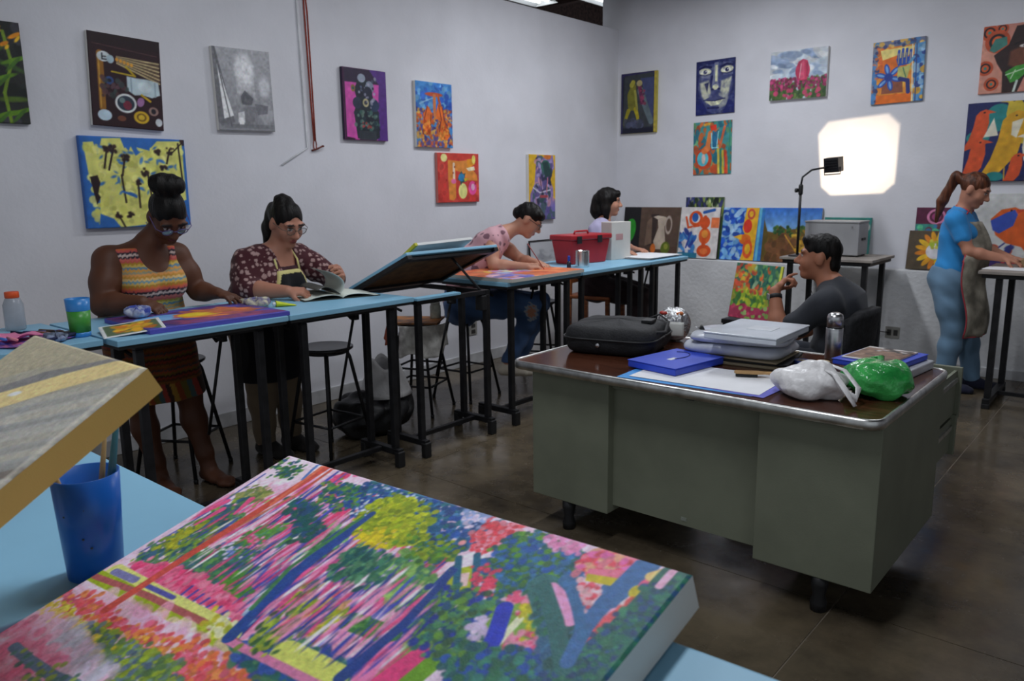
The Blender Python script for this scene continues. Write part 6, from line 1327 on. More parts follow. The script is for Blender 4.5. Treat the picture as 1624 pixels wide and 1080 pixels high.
def woman_blue():
    t = thing('person', 'woman with a ponytail in a blue t-shirt and stained apron standing at the table', 'person', (-1.2, 6.55, 0))
    S = Sculpt(); fw = nrm((.98, -.12, 0)); lat = nrm((.12, .98, 0))
    H = Head(S, (-1.190, 6.55, 1.475), R(-4), R(-26), R(0), 1.02)
    c = lambda x, z, y=6.57: V3(x, y, z)
    hip = c(-1.265, .86)
    S.limb([H.at(0, -.02, -.06), c(-1.25, 1.345), c(-1.275, 1.30)], [.044, .047, .055], .03)
    S.loft([(hip-V3(0, 0, .06), lat, .165, .130), (hip+V3(0, 0, .06), lat, .145, .112), (c(-1.265, 1.03), lat, .125, .098), (c(-1.265, 1.17), lat, .14, .105), (c(-1.275, 1.285), lat, .125, .06)], .05, 'torso')
    for q in (-1, 1): S.ell(c(-1.19, 1.165)+lat*q*.065, np.eye(3), (.055, .06, .055), .04, 'torso')
    sR, sL = c(-1.265, 1.265, 6.405), c(-1.255, 1.265, 6.735)
    S.limb([c(-1.275, 1.29), sR], [.058, .052], .03, 'sh'); S.limb([c(-1.275, 1.29), sL], [.058, .052], .03, 'sh')
    eR, wR = c(-1.155, 1.045, 6.375), c(-.945, 1.005, 6.42); eL, wL = c(-1.13, 1.05, 6.72), c(-.93, .99, 6.62)
    for s_, e, w in ((sR, eR, wR), (sL, eL, wL)): S.limb([s_, mid(s_, e, .55)], [.052, .048], .03, 'slv'); S.limb([mid(s_, e, .5), e], [.045, .038], .03, 'arm'); S.limb([e, mid(e, w, .3), w], [.038, .039, .026], .02, 'arm')
    hand(S, wR, (.95, .1, -.2), (.2, -.2, 1), 1, (.5, .5, .55, .6), (.5, .5), .04, .95, 'arm'); hand(S, wL, (.95, -.1, -.1), (.2, 0, 1), -1, (.4, .4, .45, .5), (.3, .3), .05, .95, 'arm')
    for q, kn, an, yw in ((-1, (-1.225, 6.475, .47), (-1.265, 6.47, .08), R(-6)), (1, (-1.175, 6.645, .47), (-1.11, 6.66, .08), R(4))):
        hp = hip+lat*q*.085-V3(0, 0, .06); S.limb([hp, mid(hp, kn)-V3(.0, 0, 0), kn], [.108, .094, .066], .04, 'leg'); S.limb([kn, mid(kn, an, .35), an], [.064, .062, .046], .03, 'leg'); foot(S, an, yw, .25, 'shoe', .038)
    S.ell(hip+V3(-.075, -.06, -.02), np.eye(3), (.085, .085, .09), .04, 'leg'); S.ell(hip+V3(-.075, .06, -.02), np.eye(3), (.085, .085, .09), .04, 'leg')
    skin_body(S, t, (182, 126, 102), [(H, (160, 84, 80), (60, 40, 30))], h=.007)
    garment(S, 't_shirt', t, ('torso', 'sh', 'slv'), .012, lambda X, Y, Z: np.maximum(.07-np.sqrt((X+1.235)**2+(Y-6.57)**2+(Z-1.36)**2), .845-Z), (52, 140, 206), .007, folds(.0035, 40, 30, 44))
    T = Sculpt(); T.p = [p for p in S.p if p[-2] == 'leg']; T.loft([(hip+V3(0, 0, .05), lat, .15, .115), (hip-V3(0, 0, .08), lat, .165, .13)], .05, 'leg')
    def jn(V): return np.tile(np.array(rgb(104, 134, 160)), (len(V), 1))*(1+.16*np.sin(V[:, :1]*25+V[:, 2:3]*13)*np.sin(V[:, 1:2]*30+V[:, 2:3]*7))
    garment(T, 'jeans', t, None, .014, lambda X, Y, Z: np.maximum(.055-Z, Z-.925), jn, .007, folds(.0022, 30, 24, 44)); garment(S, 'shoes', t, ('shoe',), .010, lambda X, Y, Z: np.maximum(Z-.10, .001-Z), (34, 36, 54), .008)
    # stained apron hanging at the front, bound in red
    def ap(u, v):
        z = 1.03-.60*v if v > .12 else 1.03; z = 1.25-.82*v; w = (.10+.13*min(1, max(0, (v-.18)/.12))) * (1 if v > .06 else .9); a = (u-.5)*2
        x = -1.10+.02*math.sin(v*9)+.03*(1 if v < .25 else max(0, 1-(v-.25)*3))*0+.055*math.sin(min(1, v*1.25)*PI*.55)-.10*a*a-.035*(v < .2)*(1-v/.2)
        return (x+.01*math.sin(a*9+v*5), 6.555+a*w*1.05, z)
    def rim():
        return [ap(0, v) for v in np.linspace(0, 1, 18)]+[ap(u, 1) for u in np.linspace(.1, .9, 8)]+[ap(1, v) for v in np.linspace(1, 0, 18)]
    a_ = MB().sheet(ap, 16, 30, .003).build('apron', mat('stained_linen', rgb(172, 164, 148), .9, col2=rgb(112, 106, 94), scale=9, bump=.2), t, True)
    mr = mat('red_binding_tape', rgb(176, 56, 66), .8); MB().tube(rim(), .005, 6).build('binding', mr, a_, True)
    MB().tube([ap(0, 0), c(-1.20, 1.33, 6.49), c(-1.29, 1.365, 6.53), c(-1.30, 1.37, 6.58), c(-1.20, 1.33, 6.65), ap(1, 0)], .006, 6).build('neck_tape', mr, t, True)
    MB().tube([ap(0, .32), c(-1.20, .965, 6.44), c(-1.33, .955, 6.46), c(-1.385, .95, 6.57), c(-1.42, .90, 6.57)], .006, 6).build('waist_tape', mr, t, True)
    K = Sculpt(); A = H.A; K.ell(H.at(0, -.014, .038), A, V3(.080, .099, .089), .02); K.ell(H.at(0, -.11, .035), A, V3(.03, .03, .03), .02)
    K.limb([H.at(0, -.10, .03), H.at(0, -.155, .035), V3(-1.395, 6.565, 1.40), V3(-1.425, 6.565, 1.25)], [.028, .034, .036, .014], .02)
    garment(K, 'hair', t, None, 0, faceclip(H, .066, .062), (10, 8, 8), .0055, folds(.0018, 110, 100, 12), m_hair2)
    q = H.at(0, -.128, .035); MB().lathe([(.02, -.008), (.03, 0), (.02, .008)], 14, Matrix.Translation(q) @ Vector(-H.f).to_track_quat('Z', 'Y').to_matrix().to_4x4(), False).build('hair_tie', mr, t, True)
    fixloc(t); return t
woman_blue()

# ================================================================== things on the desk
def rbox(name, w, d, h, m, loc, rz, bevel=.004, parent=None, rot=None):
    o = MB().box(-w/2, w/2, -d/2, d/2, 0, h).build(name, m, parent, bevel=bevel); o.location = loc; o.rotation_euler = rot or (0, 0, rz); return o
TOPZ = DZ+.0005
m_blkfab = mat('black_nylon', (.010, .010, .012), .7, var=.2, scale=30, bump=.3, bscale=120)
def soft(w, d, h, e=3.0, nu=40, nv=14, wob=.004, seed=1, flat=.35, peak=0):
    """soft pillow-like solid: superellipse plan, domed top"""
    rs = np.random.RandomState(seed); ph = rs.uniform(0, 6, 6); b = MB(); v = []; f = []
    for j in range(nv+1):
        t = j/nv; ang = t*PI; z = (1-math.cos(ang))/2; r = math.sin(ang)**flat if 0 < j < nv else 0
        for i in range(nu):
            a = 2*PI*i/nu; c, s_ = math.cos(a), math.sin(a); k = (abs(c)**e+abs(s_)**e)**(-1/e)
            n = wob*(math.sin(5*a+ph[0]+3*t)+math.sin(9*a+ph[1]-6*t)+.6*math.sin(15*a+ph[2]+9*t))
            zz = h*z*(1+peak*(1-r)) + n*.6*(0 if t < .15 else 1)
            v.append((c*k*r*(w/2+n), s_*k*r*(d/2+n), max(0, zz)))
    for j in range(nv):
        for i in range(nu): f.append((j*nu+i, j*nu+(i+1) % nu, (j+1)*nu+(i+1) % nu, (j+1)*nu+i))
    b.add(v, f); return b
def laptop_bag():
    t = thing('laptop_bag', 'black soft laptop bag lying on the desk corner', 'bag', (-2.005, 3.13, TOPZ), R(14))
    soft(.44, .40, .130, 6, 48, 18, .002, 3, .15, .14).build('bag_body', m_blkfab, t, True)
    def zl(z, s): return [(s*.224*math.cos(a)*((abs(math.cos(a))**6+abs(math.sin(a))**6)**(-1/6)), .205*math.sin(a)*((abs(math.cos(a))**6+abs(math.sin(a))**6)**(-1/6)), z) for a in np.linspace(0, 2*PI, 49)]
    MB().tube(zl(.075, 1), .005, 6).build('zip_piping', m_blk2, t, True)
    MB().tube([(.10, .10, .13), (.16, .14, .155), (.215, .10, .13), (.235, -.02, .10), (.20, -.12, .11)], .009, 8, True, .5).build('strap', m_blkfab, t, True)
    MB().lathe([(.001, .003), (.009, .002), (.011, 0)], 14, Matrix.Translation((-.03, -.208, .05)) @ Matrix.Rotation(PI/2, 4, 'X')).build('emblem', m_steel, t, True)
    MB().box(.12, .17, -.03, .05, .135, .15).build('strap_buckle', m_blk2, t, bevel=.003)
laptop_bag()
m_foil = mat('silver_foil_wrap', (.75, .75, .76), .22, .85, var=.2, scale=30, bump=1.0, bscale=60)
def foil():
    t = thing('foil_parcel', 'silver foil-wrapped parcel with red and orange print behind the laptop bag', 'parcel', (-1.895, 3.465, TOPZ), R(20))
    soft(.155, .13, .165, 2.2, 36, 16, .004, 6, .6).build('wrapper', m_foil, t, True)
    MB().sheet(lambda u, v: ((u-.5)*.12, -.066-.006*math.sin(v*PI), .03+.075*v), 8, 6, .003).build('white_base_fold', mat('white_plastic_fold', (.7, .7, .66), .4), t, True)
    for x, c in ((-.045, (190, 60, 50)), (.03, (206, 110, 50))): MB().lathe([(.001, .006), (.018, .003), (.024, -.008)], 10, Matrix.Translation((x, -.03, .148))).build('printed_patch', mat('print_%d' % c[1], rgb(*c), .35), t, True)
foil()
m_bluf = mat('royal_blue_plastic', rgb(48, 76, 200), .4, var=.04, scale=5)
def blue_folder(loc, w, d, h, rz, label):
    t = thing('plastic_folder', label, 'folder', loc, rz)
    MB().box(-w/2, w/2, -d/2, d/2, 0, h-.003).build('case', m_bluf, t, bevel=.005)
    MB().box(-w/2-.002, w/2+.002, -d/2-.002, d/2+.002, h-.0028, h).build('lid', m_bluf, t, bevel=.001)
    MB().tube([(-.04+.06*math.cos(a), .03+.09*math.sin(a), h+.001) for a in np.linspace(-.6, 2.2, 14)], .0022, 6).build('elastic', mat('navy_elastic', rgb(24, 36, 110), .7), t, True)
    MB().box(-.012, .012, -.05, .0, h, h+.0006).build('paper_label', mat('pale_label', (.7, .72, .75), .6), t)
    return t
m_paper = mat('white_paper', (.82, .82, .84), .8, var=.02)
m_pblue = mat('sky_blue_card', rgb(70, 150, 220), .7, var=.03); m_plil = mat('lilac_card', rgb(110, 110, 200), .7, var=.03)
def paper(name, w, d, z, x, y, rz, m, label, cat='paper', curl=.004, seed=0, group=None, th=.0006, base=None):
    z = (base if base is not None else TOPZ)+z
    o = MB().sheet(lambda u, v: ((u-.5)*w, (v-.5)*d, th+curl*max(0, (abs(u-.5)*2)**6*math.sin(u*3+seed)*math.sin(v*2.2+seed))), 12, 8, th).build(name, m)
    o.location = (x, y, z); o.rotation_euler = (0, 0, rz); return tag(o, label, cat, group)
paper('blue_card', .56, .34, .0, -1.43, 2.83, R(4), m_pblue, 'sky-blue card sheet sticking out under the white drawing paper', curl=0)
paper('lilac_card', .30, .30, .0012, -1.24, 2.835, R(-2), m_plil, 'lilac card sheet under the right end of the white drawing paper', curl=0)
paper('drawing_paper', .54, .33, .0026, -1.40, 2.855, R(3), m_paper, 'large white drawing paper spread along the desk edge', curl=.0)
blue_folder((-1.60, 2.955, TOPZ+.0045), .25, .335, .032, R(-9), 'royal blue plastic folder lying on the white drawing paper')
def desk_brush():
    a, b = Vector((-1.315, 2.925)), Vector((-1.125, 3.02)); d = (b-a); L = d.length
    t = thing('desk_brush', 'flat wooden brush with black bristles lying on the drawing paper', 'brush', (a.x, a.y, TOPZ+.005), math.atan2(d.y, d.x))
    MB().prism([(0, -.014), (.09, -.016), (.11, -.008), (L, -.007), (L+.01, 0), (L, .007), (.11, .008), (.09, .016), (0, .014), (-.006, 0)], .012, .022).build('handle', m_pine, t, bevel=.002)
    MB().box(.0, .085, -.012, .012, 0, .012).build('bristles', m_blk2, t, bevel=.002)
desk_brush()
# pile of portfolios in plastic sleeves
m_card = mat('buff_card_folder', rgb(176, 160, 130), .8, var=.08); m_black = mat('black_card_folder', (.015, .015, .016), .6)
m_sleeve = mat('cloudy_plastic_sleeve', rgb(196, 200, 210), .25, var=.06, scale=9, spec=.6, bump=.25, bscale=14)
m_clear = mat('frosted_clear_plastic', rgb(206, 212, 220), .18, var=.05, scale=7, spec=.6)
PX0, PY0, PR = -1.445, 3.275, R(6)
def pile():
    G_ = 'portfolio pile on the desk'
    def item(nm, w, d, h, z, dx, dy, m, label, cat, rz=0, be=.003):
        o = rbox(nm, w, d, h, m, (PX0+dx, PY0+dy, TOPZ+z), PR+rz, be); return tag(o, label, cat, G_)
    item('card_folder', .44, .32, .012, .0, .0, .0, m_card, 'buff card folder at the bottom of the portfolio pile', 'folder')
    item('card_folder', .43, .31, .010, .0125, .015, .005, m_black, 'black card folder near the bottom of the portfolio pile', 'folder', R(3))
    item('card_folder', .42, .30, .008, .023, -.005, .0, m_card, 'buff card folder above the black one in the pile', 'folder', R(-3))
    o = soft(.45, .32, .05, 7, 48, 10, .002, 5, .18).build('sleeve_portfolio', m_sleeve, None, True); o.location = (PX0-.01, PY0, TOPZ+.0315); o.rotation_euler = (0, 0, PR-R(2)); tag(o, 'thick cloudy plastic sleeve full of papers in the pile', 'portfolio', G_)
    o = soft(.43, .31, .04, 7, 48, 10, .002, 8, .18).build('sleeve_portfolio', m_sleeve, None, True); o.location = (PX0+.0, PY0+.01, TOPZ+.082); o.rotation_euler = (0, 0, PR+R(4)); tag(o, 'thinner cloudy plastic sleeve under the clear document case', 'portfolio', G_)
    o = paper('loose_sheet', .22, .2, .124, PX0+.06, PY0-.06, R(35), m_paper, 'loose white sheet poking out below the clear document case', 'paper', 0)
    t = thing('document_case', 'clear plastic document case on top of the portfolio pile', 'document case', (-1.355, 3.215, TOPZ+.1262), R(2))
    MB().box(-.155, .155, -.20, .20, 0, .022).build('case', m_clear, t, bevel=.005); MB().box(-.157, .157, -.202, .202, .0222, .030).build('lid', m_clear, t, bevel=.003); MB().box(-.03, .08, -.05, .05, .0302, .0315).build('label_window', mat('glossy_film', (.75, .78, .82), .08), t)
    t = thing('binder_clip', 'black binder clip on the portfolio pile edge', 'clip', (PX0-.175, PY0-.05, TOPZ+.1225), R(30))
    MB().prism([(-.012, 0), (.012, 0), (.004, .016), (-.004, .016)], -.02, .02, Matrix.Rotation(PI/2, 4, 'X')).build('clip_body', m_black, t); MB().tube([(-.012, -.008, .003), (-.03, -.006, .008), (-.03, .006, .008), (-.012, .008, .003)], .0015, 6).build('clip_wire', m_steel, t, True)
pile()
def thermos():
    t = thing('thermos_flask', 'brushed steel thermos flask standing at the rear of the desk', 'flask', (-1.125, 3.505, TOPZ))
    MB().lathe([(.034, 0), (.036, .004), (.036, .138), (.035, .140)], 32).build('flask_body', m_steel, t, True)
    MB().lathe([(.0335, .1402), (.0335, .1445)], 32).build('seal_ring', m_blk2, t, True)
    MB().lathe([(.0345, .1447), (.0345, .185), (.030, .200), (.018, .207), (.001, .208)], 32).build('cup_lid', m_steel, t, True)
thermos()
def tape(x, y, r, label, col, z=0, rot=(0, 0, 0)):
    t = thing('tape_roll', label, 'tape', (x, y, TOPZ+z), rot=rot)
    m = mat('tape_%d_%d' % (col[0], col[1]), rgb(*col), .4); MB().lathe([(r*.62, 0), (r, 0), (r, .022), (r*.62, .022), (r*.62, 0)], 28, None, False).build('tape', m, t, True); MB().lathe([(r*.55, .001), (r*.61, .001), (r*.61, .021), (r*.55, .021), (r*.55, .001)], 28, None, False).build('core', m_card, t, True)
tape(-1.185, 3.30, .036, 'small navy and amber tape roll behind the white plastic bag', (40, 56, 120))
tape(-1.11, 3.335, .028, 'small cream tape roll in front of the thermos', (196, 170, 120))
o = MB().tube([(-.06, 0, .006), (.06, .02, .006)], .006, 8).build('crayon', mat('dark_red_crayon', rgb(140, 30, 40), .5), None, True); o.location = (-1.215, 3.215, TOPZ); tag(o, 'dark red crayon in front of the portfolio pile', 'crayon')
o = MB().lathe([(.022, 0), (.024, .006), (.024, .03), (.020, .034), (.001, .035)], 20).build('paint_jar_lid', mat('navy_lid', rgb(30, 44, 110), .4), None, True); o.location = (-1.745, 3.36, TOPZ); tag(o, 'small navy blue jar lid beside the foil parcel', 'lid')
# folder and magazine at the right of the desk
tag(rbox('ring_binder', .20, .43, .035, mat('pale_grey_binder', rgb(190, 192, 198), .35), (-.855, 3.36, TOPZ), R(-6), .005), 'pale grey ring binder lying at the right of the desk', 'binder')
blue_folder((-.90, 3.40, TOPZ+.0355), .24, .35, .024, R(-8), 'royal blue plastic folder under the brown-covered magazine')
def magazine():
    p = Pic(.20, .28, 60, (130, 100, 84), 51); p.rect(0, 0, 1, .12, (206, 200, 196)); p.dabs(30, (.3, .02, 1, .3), [(50, 46, 46), (90, 80, 76), (206, 200, 196)], .05, 2); p.dabs(40, (0, .3, 1, 1), [(140, 108, 90), (110, 84, 70), (160, 130, 110)], .08); p.line([(0, 0), (0, 1)], .08, (226, 224, 220)).line([(0, 1), (1, 1)], .05, (220, 216, 212)).grain(.05)
    canvas('magazine', 'brown-covered magazine lying on the blue folder', p, Matrix.Translation((-.905, 3.41, TOPZ+.061)) @ Matrix.Rotation(R(-6), 4, 'Z'), .006, (215, 213, 210), 'magazine')
magazine()
# shopping bags
m_wbag = mat('white_plastic_bag', (.80, .78, .78), .35, var=.06, scale=12, bump=.8, bscale=20, spec=.5)
m_gbag = mat('green_plastic_bag', rgb(70, 180, 90), .2, var=.2, scale=14, bump=.9, bscale=24, spec=.6, col2=rgb(36, 130, 60))
def pbag(name, label, loc, rz, w, d, h, m, seed, handles, neck=True):
    t = thing(name, label, 'plastic bag', loc, rz); S = Sculpt(); rs = np.random.RandomState(seed)
    S.ell((0, 0, h*.45), np.eye(3), (w/2, d/2, h*.5), .03)
    for k in range(7): a = rs.uniform(0, 6.28); S.ell((math.cos(a)*w*.26, math.sin(a)*d*.26, h*rs.uniform(.3, .6)), np.eye(3), (w*.22, d*.22, h*.36), .02)
    # gathered neck
    if neck: S.limb([(w*.1, 0, h*.72), (w*.20, -.02, h*.92)], [.05, .03], .03)
    ph = rs.uniform(0, 6, 4)
    D, ax, lo, hh = S.field(None, 0, .006); X, Y, Z = np.meshgrid(*ax, indexing='ij')
    D = D+(.0035*np.sin(X*42+2.2*np.sin(Y*31+ph[0])+Z*25)+.0026*np.sin(Y*57+1.8*np.sin(Z*60+ph[1])+X*18)+.0018*np.abs(np.sin(X*60-Y*44+Z*70+ph[2]))-.001).astype(np.float32)
    D = np.maximum(D, -Z).astype(np.float32); V, F = mesh_of(D, lo, hh, 1); V[:, 2] = np.maximum(V[:, 2], 0)
    npmesh('bag_body', V, F, m, t)
    for hd in handles: MB().tube(hd, [.010+.006*math.sin(PI*i/(len(hd)-1)) for i in range(len(hd))], 8, True, .35).build('handle', m, t, True)
    return t
pbag('plastic_bag', 'crumpled white plastic shopping bag with handles flopped on the desk edge', (-.985, 2.815, TOPZ), R(15), .255, .21, .12, m_wbag, 4,
     [[(.03, -.03, .12), (.09, -.07, .105), (.13, -.11, .06), (.165, -.135, .012)], [(.06, .0, .125), (.12, -.02, .11), (.17, -.06, .06), (.165, -.10, .03), (.13, -.10, .05), (.08, -.06, .095)]])
pbag('plastic_bag', 'tied green plastic bag of groceries beside the white bag', (-.80, 2.985, TOPZ), R(-20), .235, .25, .135, m_gbag, 9, [[(-.04, .08, .10), (-.07, .12, .115), (-.09, .10, .10), (-.08, .06, .10)]], False)

# ================================================================== work lamp aimed at the end wall, and its neighbours
def work_lamp():
    t = thing('work_lamp', 'black work lamp on a stand throwing a bright patch on the wall', 'lamp', (-2.42, 6.475, .95))
    MB().lathe([(.07, 0), (.07, .008), (.02, .014)], 24).build('base', m_blk, t, True)
    MB().tube([(0, 0, .012), (0, 0, .585)], .011, 12).build('pole', m_blk, t, True)
    MB().lathe([(.016, .50), (.018, .51), (.018, .57), (.016, .58)], 14).build('collar', m_blk2, t, True)
    k = MB().lathe([(.012, -.012), (.017, -.01), (.017, .01), (.012, .012)], 14, Matrix.Translation((-.03, -.012, .535)) @ Matrix.Rotation(PI/2, 4, 'Y')).build('knob', m_blk2, t, True)
    MB().tube([(0, 0, .58), (.005, .01, .64), (.05, .08, .695), (.10, .15, .71), (.142, .20, .714)], .008, 10).build('gooseneck', m_blk, t, True)
    # housing: source sits at the back, eight-sided opening towards the wall
    src = Vector((.165, .225, .735)); aim = (Vector((-2.24, 7.25, 1.745))-Vector((-2.42, 6.475, .95))-src).normalized()
    xr = aim.cross(Vector((0, 0, 1))).normalized(); up_ = xr.cross(aim); roll = R(3); xr, up_ = xr*math.cos(roll)+up_*math.sin(roll), up_*math.cos(roll)-xr*math.sin(roll)
    M = basis(xr, up_, -aim, src)      # local -z points to the wall
    dd = .080; hw = .0475; ch = .013; o = .0585
    b = MB()
    b.box(-o, o, -o, o, .028, .034)                                   # back plate
    for s in (-1, 1):
        b.box(s*o-.0035*s-.0035, s*o-.0035*s+.0035, -o, o, -dd, .028); b.box(-o, o, s*o-.0035*s-.0035, s*o-.0035*s+.0035, -dd, .028)
    oc = [(-hw+ch, -hw), (hw-ch, -hw), (hw, -hw+ch), (hw, hw-ch), (hw-ch, hw), (-hw+ch, hw), (-hw, hw-ch), (-hw, -hw+ch)]
    ou = [(-o, -o), (o, -o), (o, -o), (o, o), (o, o), (-o, o), (-o, o), (-o, -o)]
    v = [(x, y, z) for z in (-dd-.002, -dd) for x, y in oc]+[(x, y, z) for z in (-dd-.002, -dd) for x, y in ou]; f = []
    for i in range(8):
        j = (i+1) % 8; f += [(i, j, 16+j, 16+i), (8+i, 24+i, 24+j, 8+j), (i, 8+i, 8+j, j)]
    b.add(v, f); hs = b.build('lamp_head', m_blk, t, M=M)
    fins = MB()
    for q in range(5): fins.box(-o+.01, o-.01, -.044+.021*q, -.040+.021*q, .034, .046)
    fins.build('cooling_fins', m_blk, t, M=M)
    MB().tube([tuple(M @ Vector((-.064, -.02, .0))), tuple(M @ Vector((-.064, -.075, .01))), tuple(M @ Vector((.064, -.075, .01))), tuple(M @ Vector((.064, -.02, 0)))], .005, 8).build('bracket', m_blk, t, True)
    L_ = bpy.data.lights.new('lamp_bulb', 'POINT'); L_.energy = LAMP_W; L_.color = (1, .80, .55); L_.shadow_soft_size = .0022
    lo_ = bpy.data.objects.new('lamp_bulb', L_); COL.objects.link(lo_); lo_.parent = t; lo_.location = src
    MB().tube([(0, .02, .02), (.0, .06, -.1+.11), (-.02, .10, .01)], .004, 6).build('cable', m_blk2, t, True)
LAMP_W = 26
work_lamp()
m_gmet = mat('grey_metal_case', rgb(150, 150, 152), .45, .1, var=.04)
def metal_box():
    t = thing('metal_box', 'grey metal equipment box on the tall table', 'box', (-2.20, 6.735, .9505), R(1))
    MB().box(-.215, .215, -.13, .13, .012, .27).build('case', m_gmet, t, bevel=.004)
    MB().box(-.22, .22, -.135, .135, .2702, .285).build('lid', m_gmet, t, bevel=.004)
    MB().box(.2152, .222, -.05, .05, .13, .15).build('handle', m_blk2, t, bevel=.003); MB().lathe([(.006, 0), (.006, .006)], 10, Matrix.Translation((.16, -.136, .245)) @ Matrix.Rotation(PI/2, 4, 'X')).build('screw', m_steel, t)
    for x in (-.19, .19):
        for y in (-.1, .1): MB().box(x-.012, x+.012, y-.012, y+.012, 0, .012).build('foot', m_blk2, t)
metal_box()
def outlet(name, M, label):
    t = tag(empty(name), label, 'outlet'); t.matrix_world = M
    MB().box(-.058, .058, -.05, .05, 0, .006).build('plate', mat('grey_outlet_plate', rgb(150, 148, 142), .5), t, bevel=.003)
    for x in (-.026, .026): MB().box(x-.017, x+.017, -.025, .025, .0062, .009).build('socket', mat('dark_socket', rgb(60, 58, 56), .5), t, bevel=.003)
    return t
outlet('wall_outlet', Matrix.Translation((-1.80, WY-.1505, .285)) @ basis((1, 0, 0), (0, 0, 1), (0, -1, 0), (0, 0, 0)), 'grey double outlet on the low end wall behind the desk')
outlet('wall_outlet', Matrix.Translation((WX+.0005, 4.96, .32)) @ basis((0, 1, 0), (0, 0, 1), (1, 0, 0), (0, 0, 0)) @ Matrix.Rotation(PI/2, 4, 'Z'), 'beige outlet on the side wall behind the pink-blouse woman')
o = MB().tube([(-1.82, WY-.16, .285), (-1.90, WY-.19, .29), (-2.02, WY-.185, .24), (-2.12, WY-.18, .08), (-2.25, WY-.21, .006), (-2.5, WY-.3, .006)], .004, 8).build('power_cable', m_blk2, None, True); tag(o, 'thin black cable plugged into the low end-wall outlet', 'cable')
o = MB().tube([(-2.44, 6.99, .93), (-2.49, 7.03, .75), (-2.50, 7.05, .62), (-2.46, 7.04, .55), (-2.52, 7.03, .45), (-2.50, 7.02, .2), (-2.45, 7.0, .006), (-2.35, 6.95, .006)], .003, 8).build('power_cable', m_blk2, None, True); tag(o, 'thin black cable hanging behind the tall table with the metal box', 'cable')
# red hoist cord on the side wall
m_redcord = mat('red_cord', rgb(150, 62, 48), .8, var=.15, scale=40)
def cord():
    t = thing('hoist_cord', 'red doubled cord hanging down the side wall to a small hook', 'cord', (WX+.012, 3.39, 1.81))
    for s in (-.008, .008): MB().tube([(s*-2.2+.0, -.03+s, 1.30), (.006, -.015+s*1.4, .9), (.004, -.004+s, .3), (.004, s*.7, .055)], .0055, 8).build('strand', m_redcord, t, True)
    MB().tube([(.004, .018*math.cos(a)*.7, .03+.035*math.sin(a)) for a in np.linspace(0, 2*PI, 15)], .004, 6).build('loop', m_redcord, t, True)
    MB().tube([(-.01, -.02, -.008), (.015, .0, 0), (.015, .055, .022)], .006, 8).build('hook_peg', mat('rusty_peg', rgb(110, 56, 48), .7), t, True); MB().lathe([(.001, -.008), (.010, -.004), (.010, .004), (.001, .008)], 10, Matrix.Translation((.015, .058, .023))).build('peg_knob', MATS['rusty_peg'], t, True)
cord()
m_conduit = mat('white_cable_sheath', (.68, .68, .70), .6)
o = MB().tube([(WX+.007, 3.31, 3.1), (WX+.007, 3.32, 2.4), (WX+.007, 3.335, 1.82), (WX+.007, 3.28, 1.79), (WX+.007, 3.12, 1.70)], .0065, 8).build('wall_cable', m_conduit, None, True); tag(o, 'white cable fixed to the side wall beside the red cord', 'cable')
# framed print leaning behind the toolbox
def framed():
    t = thing('framed_print', 'black-framed white print leaning on the side wall behind the toolbox', 'framed print'); M = Matrix.Translation((WX+.035, 6.04, .79)) @ basis((0, 1, 0), (0, 0, 1), (1, 0, 0), (0, 0, 0)) @ Matrix.Rotation(-R(3), 4, 'X')
    t.matrix_world = M
    p = Pic(.62, .25, 60, (186, 188, 192), 60); p.dabs(40, (.15, .35, .85, .8), [(150, 152, 158), (170, 172, 176)], .02, 2.5, .1)
    canvas('print', None, p, Matrix.Translation((0, .119, 0)), .006, (180, 182, 186), parent=t)
    f = MB(); w, h = .325, .256
    f.box(-w, w, h-.012, h, 0, .014); f.box(-w, w, -.02, -.008, 0, .014); f.box(-w, -w+.012, -.008, h-.012, 0, .014); f.box(w-.012, w, -.008, h-.012, 0, .014); f.build('frame', m_blk2, t)
    return t
framed()
o = MB().box(WX+.02, WX+.16, 5.62, 6.5, .0, .765).build('low_shelf', m_wall2, bevel=.006); tag(o, 'white painted low block against the side wall carrying the framed print', 'block')

# ================================================================== things on the drafting tables
TZ = .9455
def art_sunset():
    p = Pic(.66, .48, 130, (84, 60, 130), 70); p.dabs(200, (0, 0, 1, 1), [(96, 60, 130), (70, 66, 150), (110, 56, 110), (84, 80, 170)], .05, 2.2, .15, .3)
    p.ell(.28, .42, .2, .17, (110, 170, 226)).ell(.2, .5, .12, .1, (130, 184, 230)); p.dabs(110, [(.35, .5), (.5, .25), (.75, .2), (.9, .45), (.75, .72), (.5, .75)], [(206, 110, 60), (190, 96, 84), (226, 130, 50), (176, 90, 100)], .035, 2.2, .4, .6); p.ell(.52, .47, .16, .14, (236, 190, 30)).ell(.5, .45, .09, .08, (244, 210, 50)); p.dabs(40, (.6, .3, .9, .6), [(214, 120, 70), (200, 90, 60)], .02, 3, .2); p.dabs(60, (.3, .75, .95, .98), [(120, 60, 120), (150, 70, 110)], .04, 2, .1); p.line([(0, .98), (1, .98)], .03, (80, 80, 180)).line([(0, .02), (1, .02)], .03, (70, 60, 150)); return p.grain(.05)
canvas('canvas_painting', 'purple and orange sunset canvas being worked on by the woman in stripes', art_sunset(), Matrix.Translation((-3.45, 1.80, TZ+.0005)) @ Matrix.Rotation(R(88), 4, 'Z'), .02, (86, 84, 180))
def photo():
    p = Pic(.24, .18, 60, (226, 226, 226), 71); p.rect(.06, .08, .94, .92, (90, 110, 80)); p.dabs(40, (.25, .2, .8, .85), [(226, 170, 40), (236, 190, 50), (206, 120, 40)], .07, 1.5); return p.grain(.04)
